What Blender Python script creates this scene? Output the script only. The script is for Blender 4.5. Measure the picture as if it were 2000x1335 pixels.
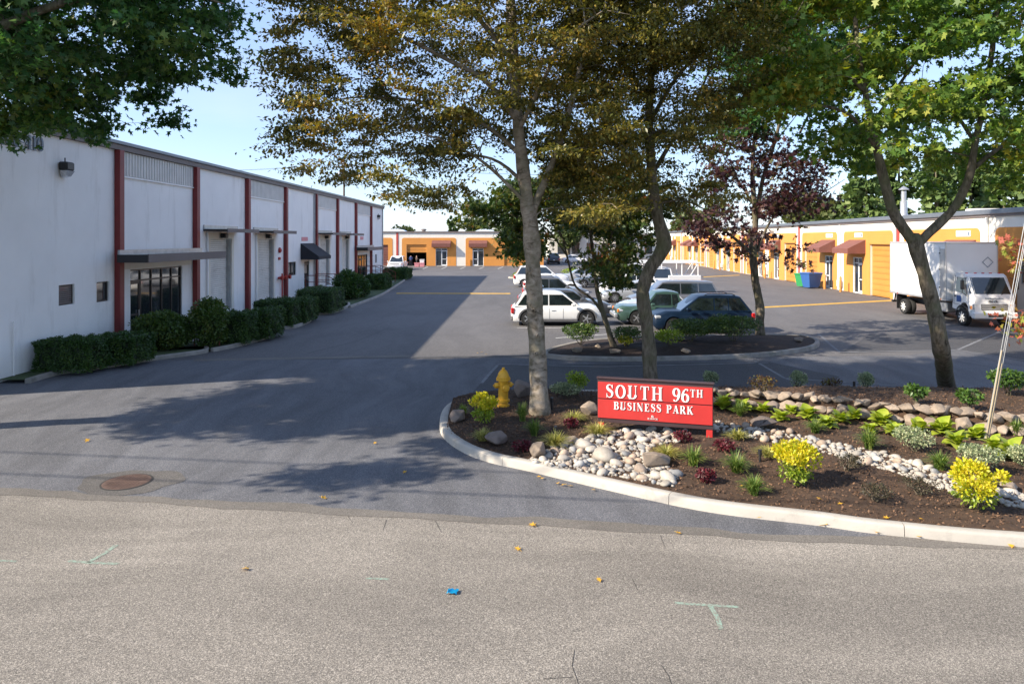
import bpy, bmesh, math, random
import numpy as np
from mathutils import Vector, Matrix
random.seed(7)
C = bpy.context.scene
for o in list(bpy.data.objects): bpy.data.objects.remove(o)
PI = math.pi
# ---------------------------------------------------------------- camera, sky, sun, exposure
H = 4.1; F = 1333.0; HZ = 468.0
cam = bpy.data.cameras.new('camera'); camo = bpy.data.objects.new('camera', cam)
C.collection.objects.link(camo); camo.location = (0, 0, H); camo.rotation_euler = (PI/2, 0, 0)
cam.sensor_width = 36; cam.lens = 24.0; cam.shift_y = -(667.5-HZ)/2000; cam.clip_end = 4000
C.camera = camo
SUN = Vector((-1, -.33, .70)).normalized()
sel = math.asin(SUN.z); srot = math.atan2(SUN.x, SUN.y)
W = bpy.data.worlds.new("World"); C.world = W; W.use_nodes = True
nt = W.node_tree; nt.nodes.clear()
sky = nt.nodes.new('ShaderNodeTexSky'); sky.sky_type = 'NISHITA'; sky.sun_disc = False
sky.sun_elevation = sel; sky.sun_rotation = srot; sky.air_density = 1.0; sky.dust_density = .3; sky.ozone_density = 2.2
bg = nt.nodes.new('ShaderNodeBackground'); bg.inputs[1].default_value = .148
wo = nt.nodes.new('ShaderNodeOutputWorld')
# soft thin clouds low over the right part of the sky
tc = nt.nodes.new('ShaderNodeTexCoord'); mp = nt.nodes.new('ShaderNodeMapping'); mp.inputs['Scale'].default_value = (1.2, 1.2, 4.5)
mp.inputs['Location'].default_value = (.35, .1, 0)
nz = nt.nodes.new('ShaderNodeTexNoise'); nz.inputs['Scale'].default_value = 2.0; nz.inputs['Detail'].default_value = 6; nz.inputs['Roughness'].default_value = .55
cr = nt.nodes.new('ShaderNodeValToRGB'); cr.color_ramp.elements[0].position = .50; cr.color_ramp.elements[1].position = .74
mx = nt.nodes.new('ShaderNodeMixRGB'); mx.inputs[2].default_value = (3.7, 3.8, 4.1, 1)
mm = nt.nodes.new('ShaderNodeMath'); mm.operation = 'MULTIPLY'; mm.inputs[1].default_value = .2
L = nt.links.new
L(tc.outputs['Generated'], mp.inputs[0]); L(mp.outputs[0], nz.inputs[0]); L(nz.outputs[0], cr.inputs[0]); L(cr.outputs[0], mm.inputs[0])
hz = nt.nodes.new('ShaderNodeMixRGB'); hz.inputs[0].default_value = .55; hz.inputs[2].default_value = (1.65, 2.15, 3.5, 1)   # thin even veil
L(mm.outputs[0], mx.inputs[0]); L(sky.outputs[0], hz.inputs[1]); L(hz.outputs[0], mx.inputs[1]); L(mx.outputs[0], bg.inputs[0]); L(bg.outputs[0], wo.inputs[0])
sl = bpy.data.lights.new('sun', 'SUN'); sl.energy = 4.9; sl.angle = math.radians(.55); sl.color = (1, .885, .73)
so = bpy.data.objects.new('sun', sl); C.collection.objects.link(so); so.rotation_euler = SUN.to_track_quat('Z', 'Y').to_euler(); so.location = (-30, -10, 30)
C.view_settings.view_transform = 'Standard'; C.view_settings.look = 'None'; C.view_settings.gamma = 1
C.view_settings.use_curve_mapping = False; C.view_settings.exposure = 1.05
C.render.engine = 'CYCLES'
# ---------------------------------------------------------------- helpers
def Yg(py, z=0): return (H-z)*F/(py-HZ)
def P(px, py, z=0):
    y = Yg(py, z); return Vector(((px-1000)/F*y, y, z))
def at(px, py, y): return Vector(((px-1000)/F*y, y, H+(HZ-py)*y/F))
def sm(a, b, x):
    t = min(1, max(0, (x-a)/(b-a))); return t*t*(3-2*t)
def tag(o, label=None, cat=None, group=None, kind=None):
    if label: o['label'] = label
    if cat: o['category'] = cat
    if group: o['group'] = group
    if kind: o['kind'] = kind
    return o
def empty(name, loc=(0, 0, 0), rz=0, label=None, cat=None, group=None):
    o = bpy.data.objects.new(name, None); C.collection.objects.link(o)
    o.location = loc; o.rotation_euler = (0, 0, rz); o.empty_display_size = .3
    return tag(o, label, cat, group)
def link(name, me, parent=None, loc=(0, 0, 0), rot=(0, 0, 0), sc=(1, 1, 1), **k):
    o = bpy.data.objects.new(name, me); C.collection.objects.link(o)
    o.location = loc; o.rotation_euler = rot; o.scale = sc
    if parent: o.parent = parent
    return tag(o, **k)
def copy_tree(o, parent=None):
    c = o.copy(); C.collection.objects.link(c); c.parent = parent
    for ch in list(o.children): copy_tree(ch, c)
    return c
class MB:
    def __init__(s): s.v = []; s.f = []; s.mi = []; s.m = 0
    def add(s, vs, fs):
        b = len(s.v); s.v += [tuple(v) for v in vs]; s.f += [tuple(b+i for i in f) for f in fs]; s.mi += [s.m]*len(fs); return s
    def box(s, x0, x1, y0, y1, z0, z1, b=0):
        if x0 > x1: x0, x1 = x1, x0
        if y0 > y1: y0, y1 = y1, y0
        if b <= 0:
            return s.add([(x0,y0,z0),(x1,y0,z0),(x1,y1,z0),(x0,y1,z0),(x0,y0,z1),(x1,y0,z1),(x1,y1,z1),(x0,y1,z1)],
                  [(0,3,2,1),(4,5,6,7),(0,1,5,4),(1,2,6,5),(2,3,7,6),(3,0,4,7)])
        # box with chamfered edges
        b = min(b, (x1-x0)*.49, (y1-y0)*.49, (z1-z0)*.49); V = []
        X = (x0, x1); Y = (y0, y1); Z = (z0, z1)
        idx = {}
        for i in (0, 1):
            for j in (0, 1):
                for k in (0, 1):
                    sx = b if i == 0 else -b; sy = b if j == 0 else -b; sz = b if k == 0 else -b
                    idx[i,j,k] = len(V)
                    V += [(X[i],Y[j]+sy,Z[k]+sz),(X[i]+sx,Y[j],Z[k]+sz),(X[i]+sx,Y[j]+sy,Z[k])]
        Fc = []
        for i in (0, 1):
            q = [idx[i,0,0],idx[i,1,0],idx[i,1,1],idx[i,0,1]]; Fc.append(q if i else q[::-1])
            q = [idx[0,i,0]+1,idx[0,i,1]+1,idx[1,i,1]+1,idx[1,i,0]+1]; Fc.append(q if i else q[::-1])
            q = [idx[0,0,i]+2,idx[1,0,i]+2,idx[1,1,i]+2,idx[0,1,i]+2]; Fc.append(q if i else q[::-1])
        for i in (0, 1):
            for j in (0, 1):
                Fc.append([idx[i,j,0],idx[i,j,0]+1,idx[i,j,1]+1,idx[i,j,1]])
                Fc.append([idx[i,0,j],idx[i,0,j]+2,idx[i,1,j]+2,idx[i,1,j]])
                Fc.append([idx[0,i,j]+1,idx[0,i,j]+2,idx[1,i,j]+2,idx[1,i,j]+1])
                for k in (0, 1): Fc.append([idx[i,j,k],idx[i,j,k]+1,idx[i,j,k]+2])
        return s.add(V, Fc)
    def tube(s, pts, r, n=8, cap=True):
        pts = [Vector(p) for p in pts]
        if not hasattr(r, '__len__'): r = [r]*len(pts)
        V = []; up = Vector((0, 0, 1))
        d0 = (pts[1]-pts[0]).normalized()
        a = d0.cross(Vector((0, 1, 0))) if abs(d0.y) < .9 else d0.cross(Vector((1, 0, 0)))
        a.normalize()
        for i, p in enumerate(pts):
            d = (pts[min(i+1, len(pts)-1)]-pts[max(i-1, 0)])
            if d.length < 1e-9: d = d0
            d.normalize(); a = (a-d*a.dot(d)); a.normalize(); bb = d.cross(a)
            for k in range(n):
                t = 2*PI*k/n; V.append(p+(a*math.cos(t)+bb*math.sin(t))*r[i])
        Fc = [(i*n+k, i*n+(k+1)%n, (i+1)*n+(k+1)%n, (i+1)*n+k) for i in range(len(pts)-1) for k in range(n)]
        if cap: Fc += [tuple(range(n))[::-1], tuple((len(pts)-1)*n+k for k in range(n))]
        return s.add(V, Fc)
    def lathe(s, prof, n=20, c=(0, 0, 0), axis='z'):
        V = []
        for r, h in prof:
            for k in range(n):
                t = 2*PI*k/n; x, y = r*math.cos(t), r*math.sin(t)
                V.append((c[0]+x, c[1]+y, c[2]+h) if axis == 'z' else ((c[0]+x, c[1]+h, c[2]+y) if axis == 'y' else (c[0]+h, c[1]+x, c[2]+y)))
        m = len(prof)
        Fc = [(i*n+k, i*n+(k+1)%n, (i+1)*n+(k+1)%n, (i+1)*n+k) for i in range(m-1) for k in range(n)]
        Fc += [tuple(range(n))[::-1], tuple((m-1)*n+k for k in range(n))]
        return s.add(V, Fc)
    def prism(s, poly, axis, a, b):
        # poly of 2D points extruded along axis from a to b
        def mk(p, h):
            return {'x': (h, p[0], p[1]), 'y': (p[0], h, p[1]), 'z': (p[0], p[1], h)}[axis]
        n = len(poly); V = [mk(p, a) for p in poly]+[mk(p, b) for p in poly]
        Fc = [tuple(range(n))[::-1], tuple(range(n, 2*n))]+[(i, (i+1)%n, n+(i+1)%n, n+i) for i in range(n)]
        return s.add(V, Fc)
    def mesh(s, name, mats, smooth=False):
        me = bpy.data.meshes.new(name); me.from_pydata(s.v, [], s.f)
        if not isinstance(mats, (list, tuple)): mats = [mats]
        for m in mats: me.materials.append(m)
        if len(mats) > 1: me.polygons.foreach_set('material_index', s.mi)
        bm = bmesh.new(); bm.from_mesh(me); bmesh.ops.recalc_face_normals(bm, faces=bm.faces); bm.to_mesh(me); bm.free()
        if smooth:
            me.polygons.foreach_set('use_smooth', [True]*len(me.polygons))
            if smooth is not True and hasattr(me, 'set_sharp_from_angle'): me.set_sharp_from_angle(angle=math.radians(smooth))
        me.update(); return me
    def build(s, name, mats, parent=None, smooth=False, loc=(0, 0, 0), rot=(0, 0, 0), sc=(1, 1, 1), **k):
        return link(name, s.mesh(name, mats, smooth), parent, loc, rot, sc, **k)
def np_mesh(name, V, Fc, mats):
    me = bpy.data.meshes.new(name); V = np.asarray(V, dtype=np.float32); Fc = np.asarray(Fc, dtype=np.int32)
    k = Fc.shape[1]; me.vertices.add(len(V)); me.vertices.foreach_set('co', V.ravel())
    me.loops.add(Fc.size); me.loops.foreach_set('vertex_index', Fc.ravel())
    me.polygons.add(len(Fc)); me.polygons.foreach_set('loop_start', np.arange(0, Fc.size, k, dtype=np.int32))
    try: me.polygons.foreach_set('loop_total', np.full(len(Fc), k, dtype=np.int32))
    except Exception: pass
    me.materials.append(mats); me.update(calc_edges=True); me.validate(); return me
# ---------------------------------------------------------------- materials
def lin(c): return tuple((x/12.92 if x <= .04045 else ((x+.055)/1.055)**2.4) for x in c)
def N(nt, t, **k):
    n = nt.nodes.new(t)
    for a, b in k.items(): n.inputs[a].default_value = b
    return n
def mat(name, col, rough=.6, var=.12, scale=3, bump=0, bscale=40, metal=0, coat=0, spec=.5, dirt=None, coord='Object', obrand=0, det=5):
    m = bpy.data.materials.new(name); m.use_nodes = True; nt = m.node_tree; b = nt.nodes['Principled BSDF']; L = nt.links.new
    b.inputs['Roughness'].default_value = rough; b.inputs['Metallic'].default_value = metal
    b.inputs['Specular IOR Level'].default_value = spec; b.inputs['Coat Weight'].default_value = coat; b.inputs['Coat Roughness'].default_value = .06
    tc = N(nt, 'ShaderNodeTexCoord'); nz = N(nt, 'ShaderNodeTexNoise', Scale=scale, Detail=det, Roughness=.6); L(tc.outputs[coord], nz.inputs['Vector'])
    cr = nt.nodes.new('ShaderNodeValToRGB'); e = cr.color_ramp.elements
    e[0].position = .3; e[1].position = .7
    e[0].color = tuple(max(0, c*(1-var)) for c in col)+(1,); e[1].color = tuple(min(1, c*(1+var)) for c in col)+(1,)
    L(nz.outputs[0], cr.inputs[0]); out = cr.outputs[0]
    if dirt:   # (colour, scale, threshold, amount)
        n2 = N(nt, 'ShaderNodeTexNoise', Scale=dirt[1], Detail=8, Roughness=.7); dm = N(nt, 'ShaderNodeMapping'); dm.inputs['Scale'].default_value = dirt[4] if len(dirt) > 4 else (1, 1, 1); L(tc.outputs[coord], dm.inputs[0]); L(dm.outputs[0], n2.inputs['Vector'])
        r2 = nt.nodes.new('ShaderNodeValToRGB'); r2.color_ramp.elements[0].position = dirt[2]; r2.color_ramp.elements[1].position = min(1, dirt[2]+.2)
        r2.color_ramp.elements[1].color = (dirt[3],)*3+(1,)
        L(n2.outputs[0], r2.inputs[0]); mx = N(nt, 'ShaderNodeMixRGB'); mx.inputs[2].default_value = tuple(dirt[0])+(1,)
        L(r2.outputs[0], mx.inputs[0]); L(out, mx.inputs[1]); out = mx.outputs[0]
    if obrand:
        oi = N(nt, 'ShaderNodeObjectInfo'); hs = N(nt, 'ShaderNodeHueSaturation'); mr = N(nt, 'ShaderNodeMapRange')
        mr.inputs[3].default_value = 1-obrand; mr.inputs[4].default_value = 1+obrand
        L(oi.outputs['Random'], mr.inputs[0]); L(mr.outputs[0], hs.inputs['Value']); L(out, hs.inputs['Color']); out = hs.outputs[0]
    L(out, b.inputs['Base Color'])
    if bump:
        n3 = N(nt, 'ShaderNodeTexNoise', Scale=bscale, Detail=6, Roughness=.65); L(tc.outputs[coord], n3.inputs['Vector'])
        bp = N(nt, 'ShaderNodeBump', Strength=min(1, bump)); bp.inputs['Distance'].default_value = .02; L(n3.outputs[0], bp.inputs['Height']); L(bp.outputs[0], b.inputs['Normal'])
    return m
def leafmat(name, cols, transl=.35, rough=.45, nscale=.5, spec=.4, clump=.5):
    m = bpy.data.materials.new(name); m.use_nodes = True; nt = m.node_tree; b = nt.nodes['Principled BSDF']; L = nt.links.new
    ge = N(nt, 'ShaderNodeNewGeometry'); tc = N(nt, 'ShaderNodeTexCoord'); nz = N(nt, 'ShaderNodeTexNoise', Scale=nscale, Detail=3); L(tc.outputs['Object'], nz.inputs['Vector'])
    m1 = N(nt, 'ShaderNodeMath'); m1.operation = 'MULTIPLY'; m1.inputs[1].default_value = clump*2.2
    m1b = N(nt, 'ShaderNodeMath'); m1b.operation = 'ADD'; m1b.inputs[1].default_value = -clump*1.1+.5*clump
    m2 = N(nt, 'ShaderNodeMath'); m2.operation = 'MULTIPLY'; m2.inputs[1].default_value = 1-clump
    m3 = N(nt, 'ShaderNodeMath'); m3.operation = 'ADD'
    L(nz.outputs[0], m1.inputs[0]); L(m1.outputs[0], m1b.inputs[0]); L(ge.outputs['Random Per Island'], m2.inputs[0]); L(m1b.outputs[0], m3.inputs[0]); L(m2.outputs[0], m3.inputs[1])
    cr = nt.nodes.new('ShaderNodeValToRGB'); e = cr.color_ramp.elements
    for i, (p, c) in enumerate(cols):
        x = e[i] if i < 2 else e.new(p)
        x.position = p; x.color = tuple(c)+(1,)
    L(m3.outputs[0], cr.inputs[0]); L(cr.outputs[0], b.inputs['Base Color']); b.inputs['Roughness'].default_value = rough; b.inputs['Specular IOR Level'].default_value = spec
    t = N(nt, 'ShaderNodeBsdfTranslucent'); hs = N(nt, 'ShaderNodeHueSaturation', Saturation=1.15, Value=1.35); L(cr.outputs[0], hs.inputs['Color']); L(hs.outputs[0], t.inputs['Color'])
    ms = N(nt, 'ShaderNodeMixShader'); ms.inputs[0].default_value = transl; L(b.outputs[0], ms.inputs[1]); L(t.outputs[0], ms.inputs[2])
    L(ms.outputs[0], nt.nodes['Material Output'].inputs[0]); return m
def asphalt(name, dark, light, pscale, big, bigamt, bump, sweep=0, speck=(.5, .5, .48), sp=.72, track=None):
    m = bpy.data.materials.new(name); m.use_nodes = True; nt = m.node_tree; b = nt.nodes['Principled BSDF']; L = nt.links.new
    tc = N(nt, 'ShaderNodeTexCoord'); b.inputs['Roughness'].default_value = .82; b.inputs['Specular IOR Level'].default_value = .35
    vo = N(nt, 'ShaderNodeTexVoronoi', Scale=pscale); L(tc.outputs['Object'], vo.inputs['Vector'])
    sx = N(nt, 'ShaderNodeSeparateColor'); L(vo.outputs['Color'], sx.inputs[0])
    n1 = N(nt, 'ShaderNodeTexNoise', Scale=pscale*.35, Detail=4, Roughness=.7); L(tc.outputs['Object'], n1.inputs['Vector'])
    ad = N(nt, 'ShaderNodeMath'); ad.operation = 'ADD'; L(sx.outputs[0], ad.inputs[0]); L(n1.outputs[0], ad.inputs[1])
    hf = N(nt, 'ShaderNodeMath'); hf.operation = 'MULTIPLY'; hf.inputs[1].default_value = .5; L(ad.outputs[0], hf.inputs[0])
    cr = nt.nodes.new('ShaderNodeValToRGB'); e = cr.color_ramp.elements; e[0].position = .22; e[1].position = .62; e[0].color = dark+(1,); e[1].color = light+(1,)
    x = e.new(sp); x.color = speck+(1,); L(hf.outputs[0], cr.inputs[0])
    nb = N(nt, 'ShaderNodeTexNoise', Scale=big, Detail=7, Roughness=.62); nb.inputs['Distortion'].default_value = .6
    mp = N(nt, 'ShaderNodeMapping'); mp.inputs['Scale'].default_value = (1, 1+sweep*.0, 1); L(tc.outputs['Object'], mp.inputs[0]); L(mp.outputs[0], nb.inputs['Vector'])
    mr = N(nt, 'ShaderNodeMapRange'); mr.inputs[1].default_value = .3; mr.inputs[2].default_value = .7; mr.inputs[3].default_value = 1-bigamt; mr.inputs[4].default_value = 1+bigamt; L(nb.outputs[0], mr.inputs[0])
    val = mr.outputs[0]
    if track:   # tyre-polished sweeping streaks
        wv = N(nt, 'ShaderNodeTexNoise', Scale=track[0], Detail=5, Roughness=.6); m2 = N(nt, 'ShaderNodeMapping'); m2.inputs['Scale'].default_value = (track[1], track[2], 1); m2.inputs['Rotation'].default_value = (0, 0, track[3])
        wd = N(nt, 'ShaderNodeTexNoise', Scale=.12, Detail=2); L(tc.outputs['Object'], wd.inputs['Vector'])
        va = N(nt, 'ShaderNodeVectorMath'); va.operation = 'MULTIPLY_ADD'; va.inputs[1].default_value = (5, 5, 0); L(wd.outputs['Color'], va.inputs[0]); L(tc.outputs['Object'], va.inputs[2])
        L(va.outputs[0], m2.inputs[0]); L(m2.outputs[0], wv.inputs['Vector'])
        r2 = N(nt, 'ShaderNodeMapRange'); r2.inputs[1].default_value = .35; r2.inputs[2].default_value = .65; r2.inputs[3].default_value = 1-track[4]; r2.inputs[4].default_value = 1+track[4]; L(wv.outputs[0], r2.inputs[0])
        mu = N(nt, 'ShaderNodeMath'); mu.operation = 'MULTIPLY'; L(val, mu.inputs[0]); L(r2.outputs[0], mu.inputs[1]); val = mu.outputs[0]
    vm = N(nt, 'ShaderNodeVectorMath'); vm.operation = 'SCALE'; L(cr.outputs[0], vm.inputs[0]); L(val, vm.inputs['Scale']); L(vm.outputs[0], b.inputs['Base Color'])
    bp = N(nt, 'ShaderNodeBump', Strength=bump); bp.inputs['Distance'].default_value = .012; L(hf.outputs[0], bp.inputs['Height']); L(bp.outputs[0], b.inputs['Normal'])
    return m
M = {}
M['street'] = asphalt('street_chipseal', (.088, .081, .072), (.268, .242, .207), 124, .35, .15, .85, speck=(.46, .42, .36), sp=.77, track=(.6, .15, 1.3, -.13, .2))
M['drive'] = asphalt('driveway_asphalt', (.058, .061, .070), (.122, .125, .137), 110, .25, .16, .35, speck=(.28, .27, .26), sp=.85, track=(.9, 1.8, .28, .45, .17))
M['drive2'] = asphalt('lot_asphalt', (.060, .059, .061), (.125, .12, .12), 60, .12, .14, .3, speck=(.2, .19, .18), sp=.85, track=(.7, 1.2, .25, .1, .1))
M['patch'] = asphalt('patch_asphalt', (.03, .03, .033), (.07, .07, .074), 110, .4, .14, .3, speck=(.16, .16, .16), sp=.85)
M['gutter'] = asphalt('street_gutter', (.085, .078, .07), (.17, .155, .135), 110, .5, .2, .4, speck=(.25, .23, .2), sp=.85)
M['patch2'] = asphalt('manhole_patch', (.058, .054, .05), (.115, .108, .10), 110, .5, .2, .4, speck=(.22, .2, .18), sp=.85)
M['conc'] = mat('kerb_concrete', (.42, .39, .34), .85, .1, 2.2, .35, 60, dirt=((.12, .11, .10), 1.6, .55, .62))
M['conc_old'] = mat('old_kerb_concrete', (.28, .26, .235), .9, .2, 2.5, .4, 50, dirt=((.07, .08, .05), 1.7, .52, .6))
M['white_wall'] = mat('white_stucco_wall', (.87, .86, .85), .85, .05, .5, .3, 70, dirt=((.42, .39, .35), 1.3, .54, .42, (1, 1, .16)))
M['cream_wall'] = mat('cream_stucco_wall', (.74, .70, .62), .85, .05, .5, .25, 60, dirt=((.42, .36, .28), 1.6, .58, .4, (1, 1, .2)))
M['orange'] = mat('orange_stucco', (.60, .255, .055), .8, .08, .35, .25, 60, dirt=((.42, .20, .07), 1.4, .55, .45, (1, 1, .2)))
M['orange_door'] = mat('orange_painted_steel', (.54, .225, .045), .5, .06, .8)
M['red'] = mat('dark_red_steel', (.20, .022, .022), .5, .15, 1.5, .1, 30)
M['red_stripe'] = mat('red_stripe_paint', (.42, .05, .035), .6, .1, 1.5)
M['coping'] = mat('coping_metal', (.17, .19, .22), .4, .1, 1, metal=.4)
M['fascia'] = mat('grey_brown_fascia', (.15, .125, .12), .6, .1, 1)
M['corr'] = mat('pale_corrugated', (.62, .605, .58), .6, .08, 1.5)
M['dockdoor'] = mat('weathered_white_steel', (.70, .68, .64), .6, .12, 1.0, .15, 20, dirt=((.26, .20, .15), 1.6, .54, .5, (1, .4, 3)))
M['black'] = mat('black_metal', (.02, .02, .022), .45, .1, 3)
M['darkbronze'] = mat('dark_bronze_metal', (.045, .038, .035), .4, .1, 3, metal=.3)
M['alu'] = mat('aluminium_frame', (.55, .56, .57), .35, .05, 3, metal=.6)
M['alu_white'] = mat('white_aluminium', (.75, .76, .76), .4, .04, 3)
M['glass'] = mat('window_glass', (.02, .025, .03), .04, .3, .7, spec=.9, coat=.6)
M['glass_car'] = mat('car_glass', (.012, .018, .02), .04, .5, 1.4, spec=.9, coat=.8)
M['brown_awn'] = mat('brown_awning_fabric', (.17, .065, .05), .85, .1, 2, .15, 200)
M['black_awn'] = mat('black_awning_fabric', (.02, .02, .026), .8, .1, 2)
M['rubber'] = mat('tyre_rubber', (.018, .018, .018), .85, .2, 8)
M['rim'] = mat('alloy_rim', (.55, .56, .57), .25, .06, 5, metal=.8)
M['steelrim'] = mat('white_steel_rim', (.62, .62, .6), .5, .1, 5)
M['plastic'] = mat('dark_plastic', (.03, .03, .032), .6, .15, 5)
M['grey_plastic'] = mat('grey_plastic', (.12, .12, .125), .6, .15, 5)
M['lamp_clear'] = mat('headlamp_lens', (.55, .57, .6), .08, .25, 12, spec=.9, coat=1, metal=.3)
M['lamp_red'] = mat('tail_lamp_lens', (.45, .012, .012), .12, .2, 12, coat=1)
M['lamp_amber'] = mat('amber_lens', (.75, .22, .02), .15, .2, 12, coat=1)
M['plate'] = mat('plate_white', (.6, .62, .66), .4, .1, 14)
M['soil'] = mat('dark_mulch_soil', (.060, .034, .019), .95, .45, 9, 1.0, 55, dirt=((.15, .085, .05), 26, .58, .7))
M['chip'] = mat('mulch_chips', (.135, .075, .042), .9, .5, 25, 0)
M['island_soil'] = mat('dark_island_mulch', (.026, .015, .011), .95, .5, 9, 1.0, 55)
M['sign_red'] = mat('sign_red_paint', (.47, .026, .022), .6, .10, 1.6, .1, 30, dirt=((.36, .06, .05), 3.5, .58, .5))
M['sign_dark'] = mat('sign_dark_band', (.055, .03, .032), .5, .1, 2)
M['sign_white'] = mat('sign_white_letters', (.78, .78, .76), .5, .03, 4)
M['num_grey'] = mat('grey_numerals', (.16, .20, .25), .5, .05, 4)
M['yellow_hyd'] = mat('hydrant_yellow_paint', (.62, .33, .018), .5, .16, 5, .2, 30, dirt=((.16, .08, .02), 5, .56, .8))
M['iron'] = mat('rusty_cast_iron', (.11, .068, .052), .75, .25, 6, .4, 60, metal=.2)
M['yellow_line'] = mat('worn_yellow_paint', (.50, .30, .05), .8, .15, 2, dirt=((.10, .09, .08), 6, .56, .8))
M['white_line'] = mat('worn_white_paint', (.55, .55, .53), .8, .1, 2, dirt=((.12, .12, .12), 7, .52, .8))
M['chalk'] = mat('pale_green_survey_paint', (.24, .36, .29), .9, .2, 8, dirt=((.19, .17, .145), 30, .40, 1.0))
M['seam'] = mat('crack_sealant', (.16, .165, .175), .8, .3, 4)
M['crack'] = mat('crack_dark', (.03, .028, .026), .9, .2, 4)
M['rock'] = mat('garden_rock', (.27, .215, .165), .85, .3, 3, .5, 14, dirt=((.12, .10, .08), 2.4, .55, .6), obrand=.28)
M['boulder_grey'] = mat('brown_grey_boulder', (.17, .135, .115), .85, .3, 3, .5, 12, dirt=((.07, .055, .05), 3, .5, .6), obrand=.2)
M['pebble'] = mat('river_stone', (.385, .35, .30), .7, .14, 7, .2, 40, obrand=.28)
M['pebble2'] = mat('tan_river_stone', (.35, .27, .205), .7, .16, 7, .2, 40, obrand=.2)
M['pebble3'] = mat('blue_grey_river_stone', (.26, .26, .255), .7, .16, 7, .2, 40, obrand=.2)
M['bark'] = mat('smooth_grey_bark', (.27, .235, .20), .85, .3, 3.5, .8, 11, dirt=((.085, .075, .045), 3.2, .5, .85))
M['bark_dark'] = mat('dark_bark', (.14, .115, .085), .9, .35, 5, .9, 14, dirt=((.055, .06, .03), 3.5, .48, .8))
M['wood'] = mat('pole_wood', (.12, .085, .06), .9, .3, 4, .4, 20)
M['blue_bin'] = mat('blue_bin_plastic', (.03, .10, .30), .5, .06, 5)
M['green_bin'] = mat('green_bin_plastic', (.03, .25, .08), .5, .06, 5)
M['rail'] = mat('rust_red_rail', (.19, .045, .03), .6, .2, 6)
M['pink'] = mat('pink_tote', (.65, .25, .27), .6, .1, 5)
M['white_tote'] = mat('white_tote', (.75, .72, .70), .6, .08, 5)
M['valve_red'] = mat('fire_red_paint', (.38, .02, .015), .45, .1, 5)
M['galv'] = mat('galvanised_metal', (.42, .43, .44), .4, .15, 4, metal=.6)
M['skylight'] = mat('skylight_plastic', (.6, .68, .75), .3, .08, 2)
M['interior'] = mat('dark_interior', (.05, .03, .02), .9, .3, 1.5)
M['bluefoil'] = mat('blue_foil', (.01, .30, .55), .3, .15, 30, metal=.2)
M['guard'] = mat('weathered_guard_plastic', (.42, .34, .22), .7, .15, 3)
M['inner'] = mat('shaded_inner_leaves', (.012, .022, .008), .95, .4, 9, .6, 20)  # for solid hedge cores: the gloom between leaves is put into this colour
M['grass_ground'] = mat('short_grass_ground', (.05, .075, .025), .95, .3, 5, .6, 60)
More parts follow.
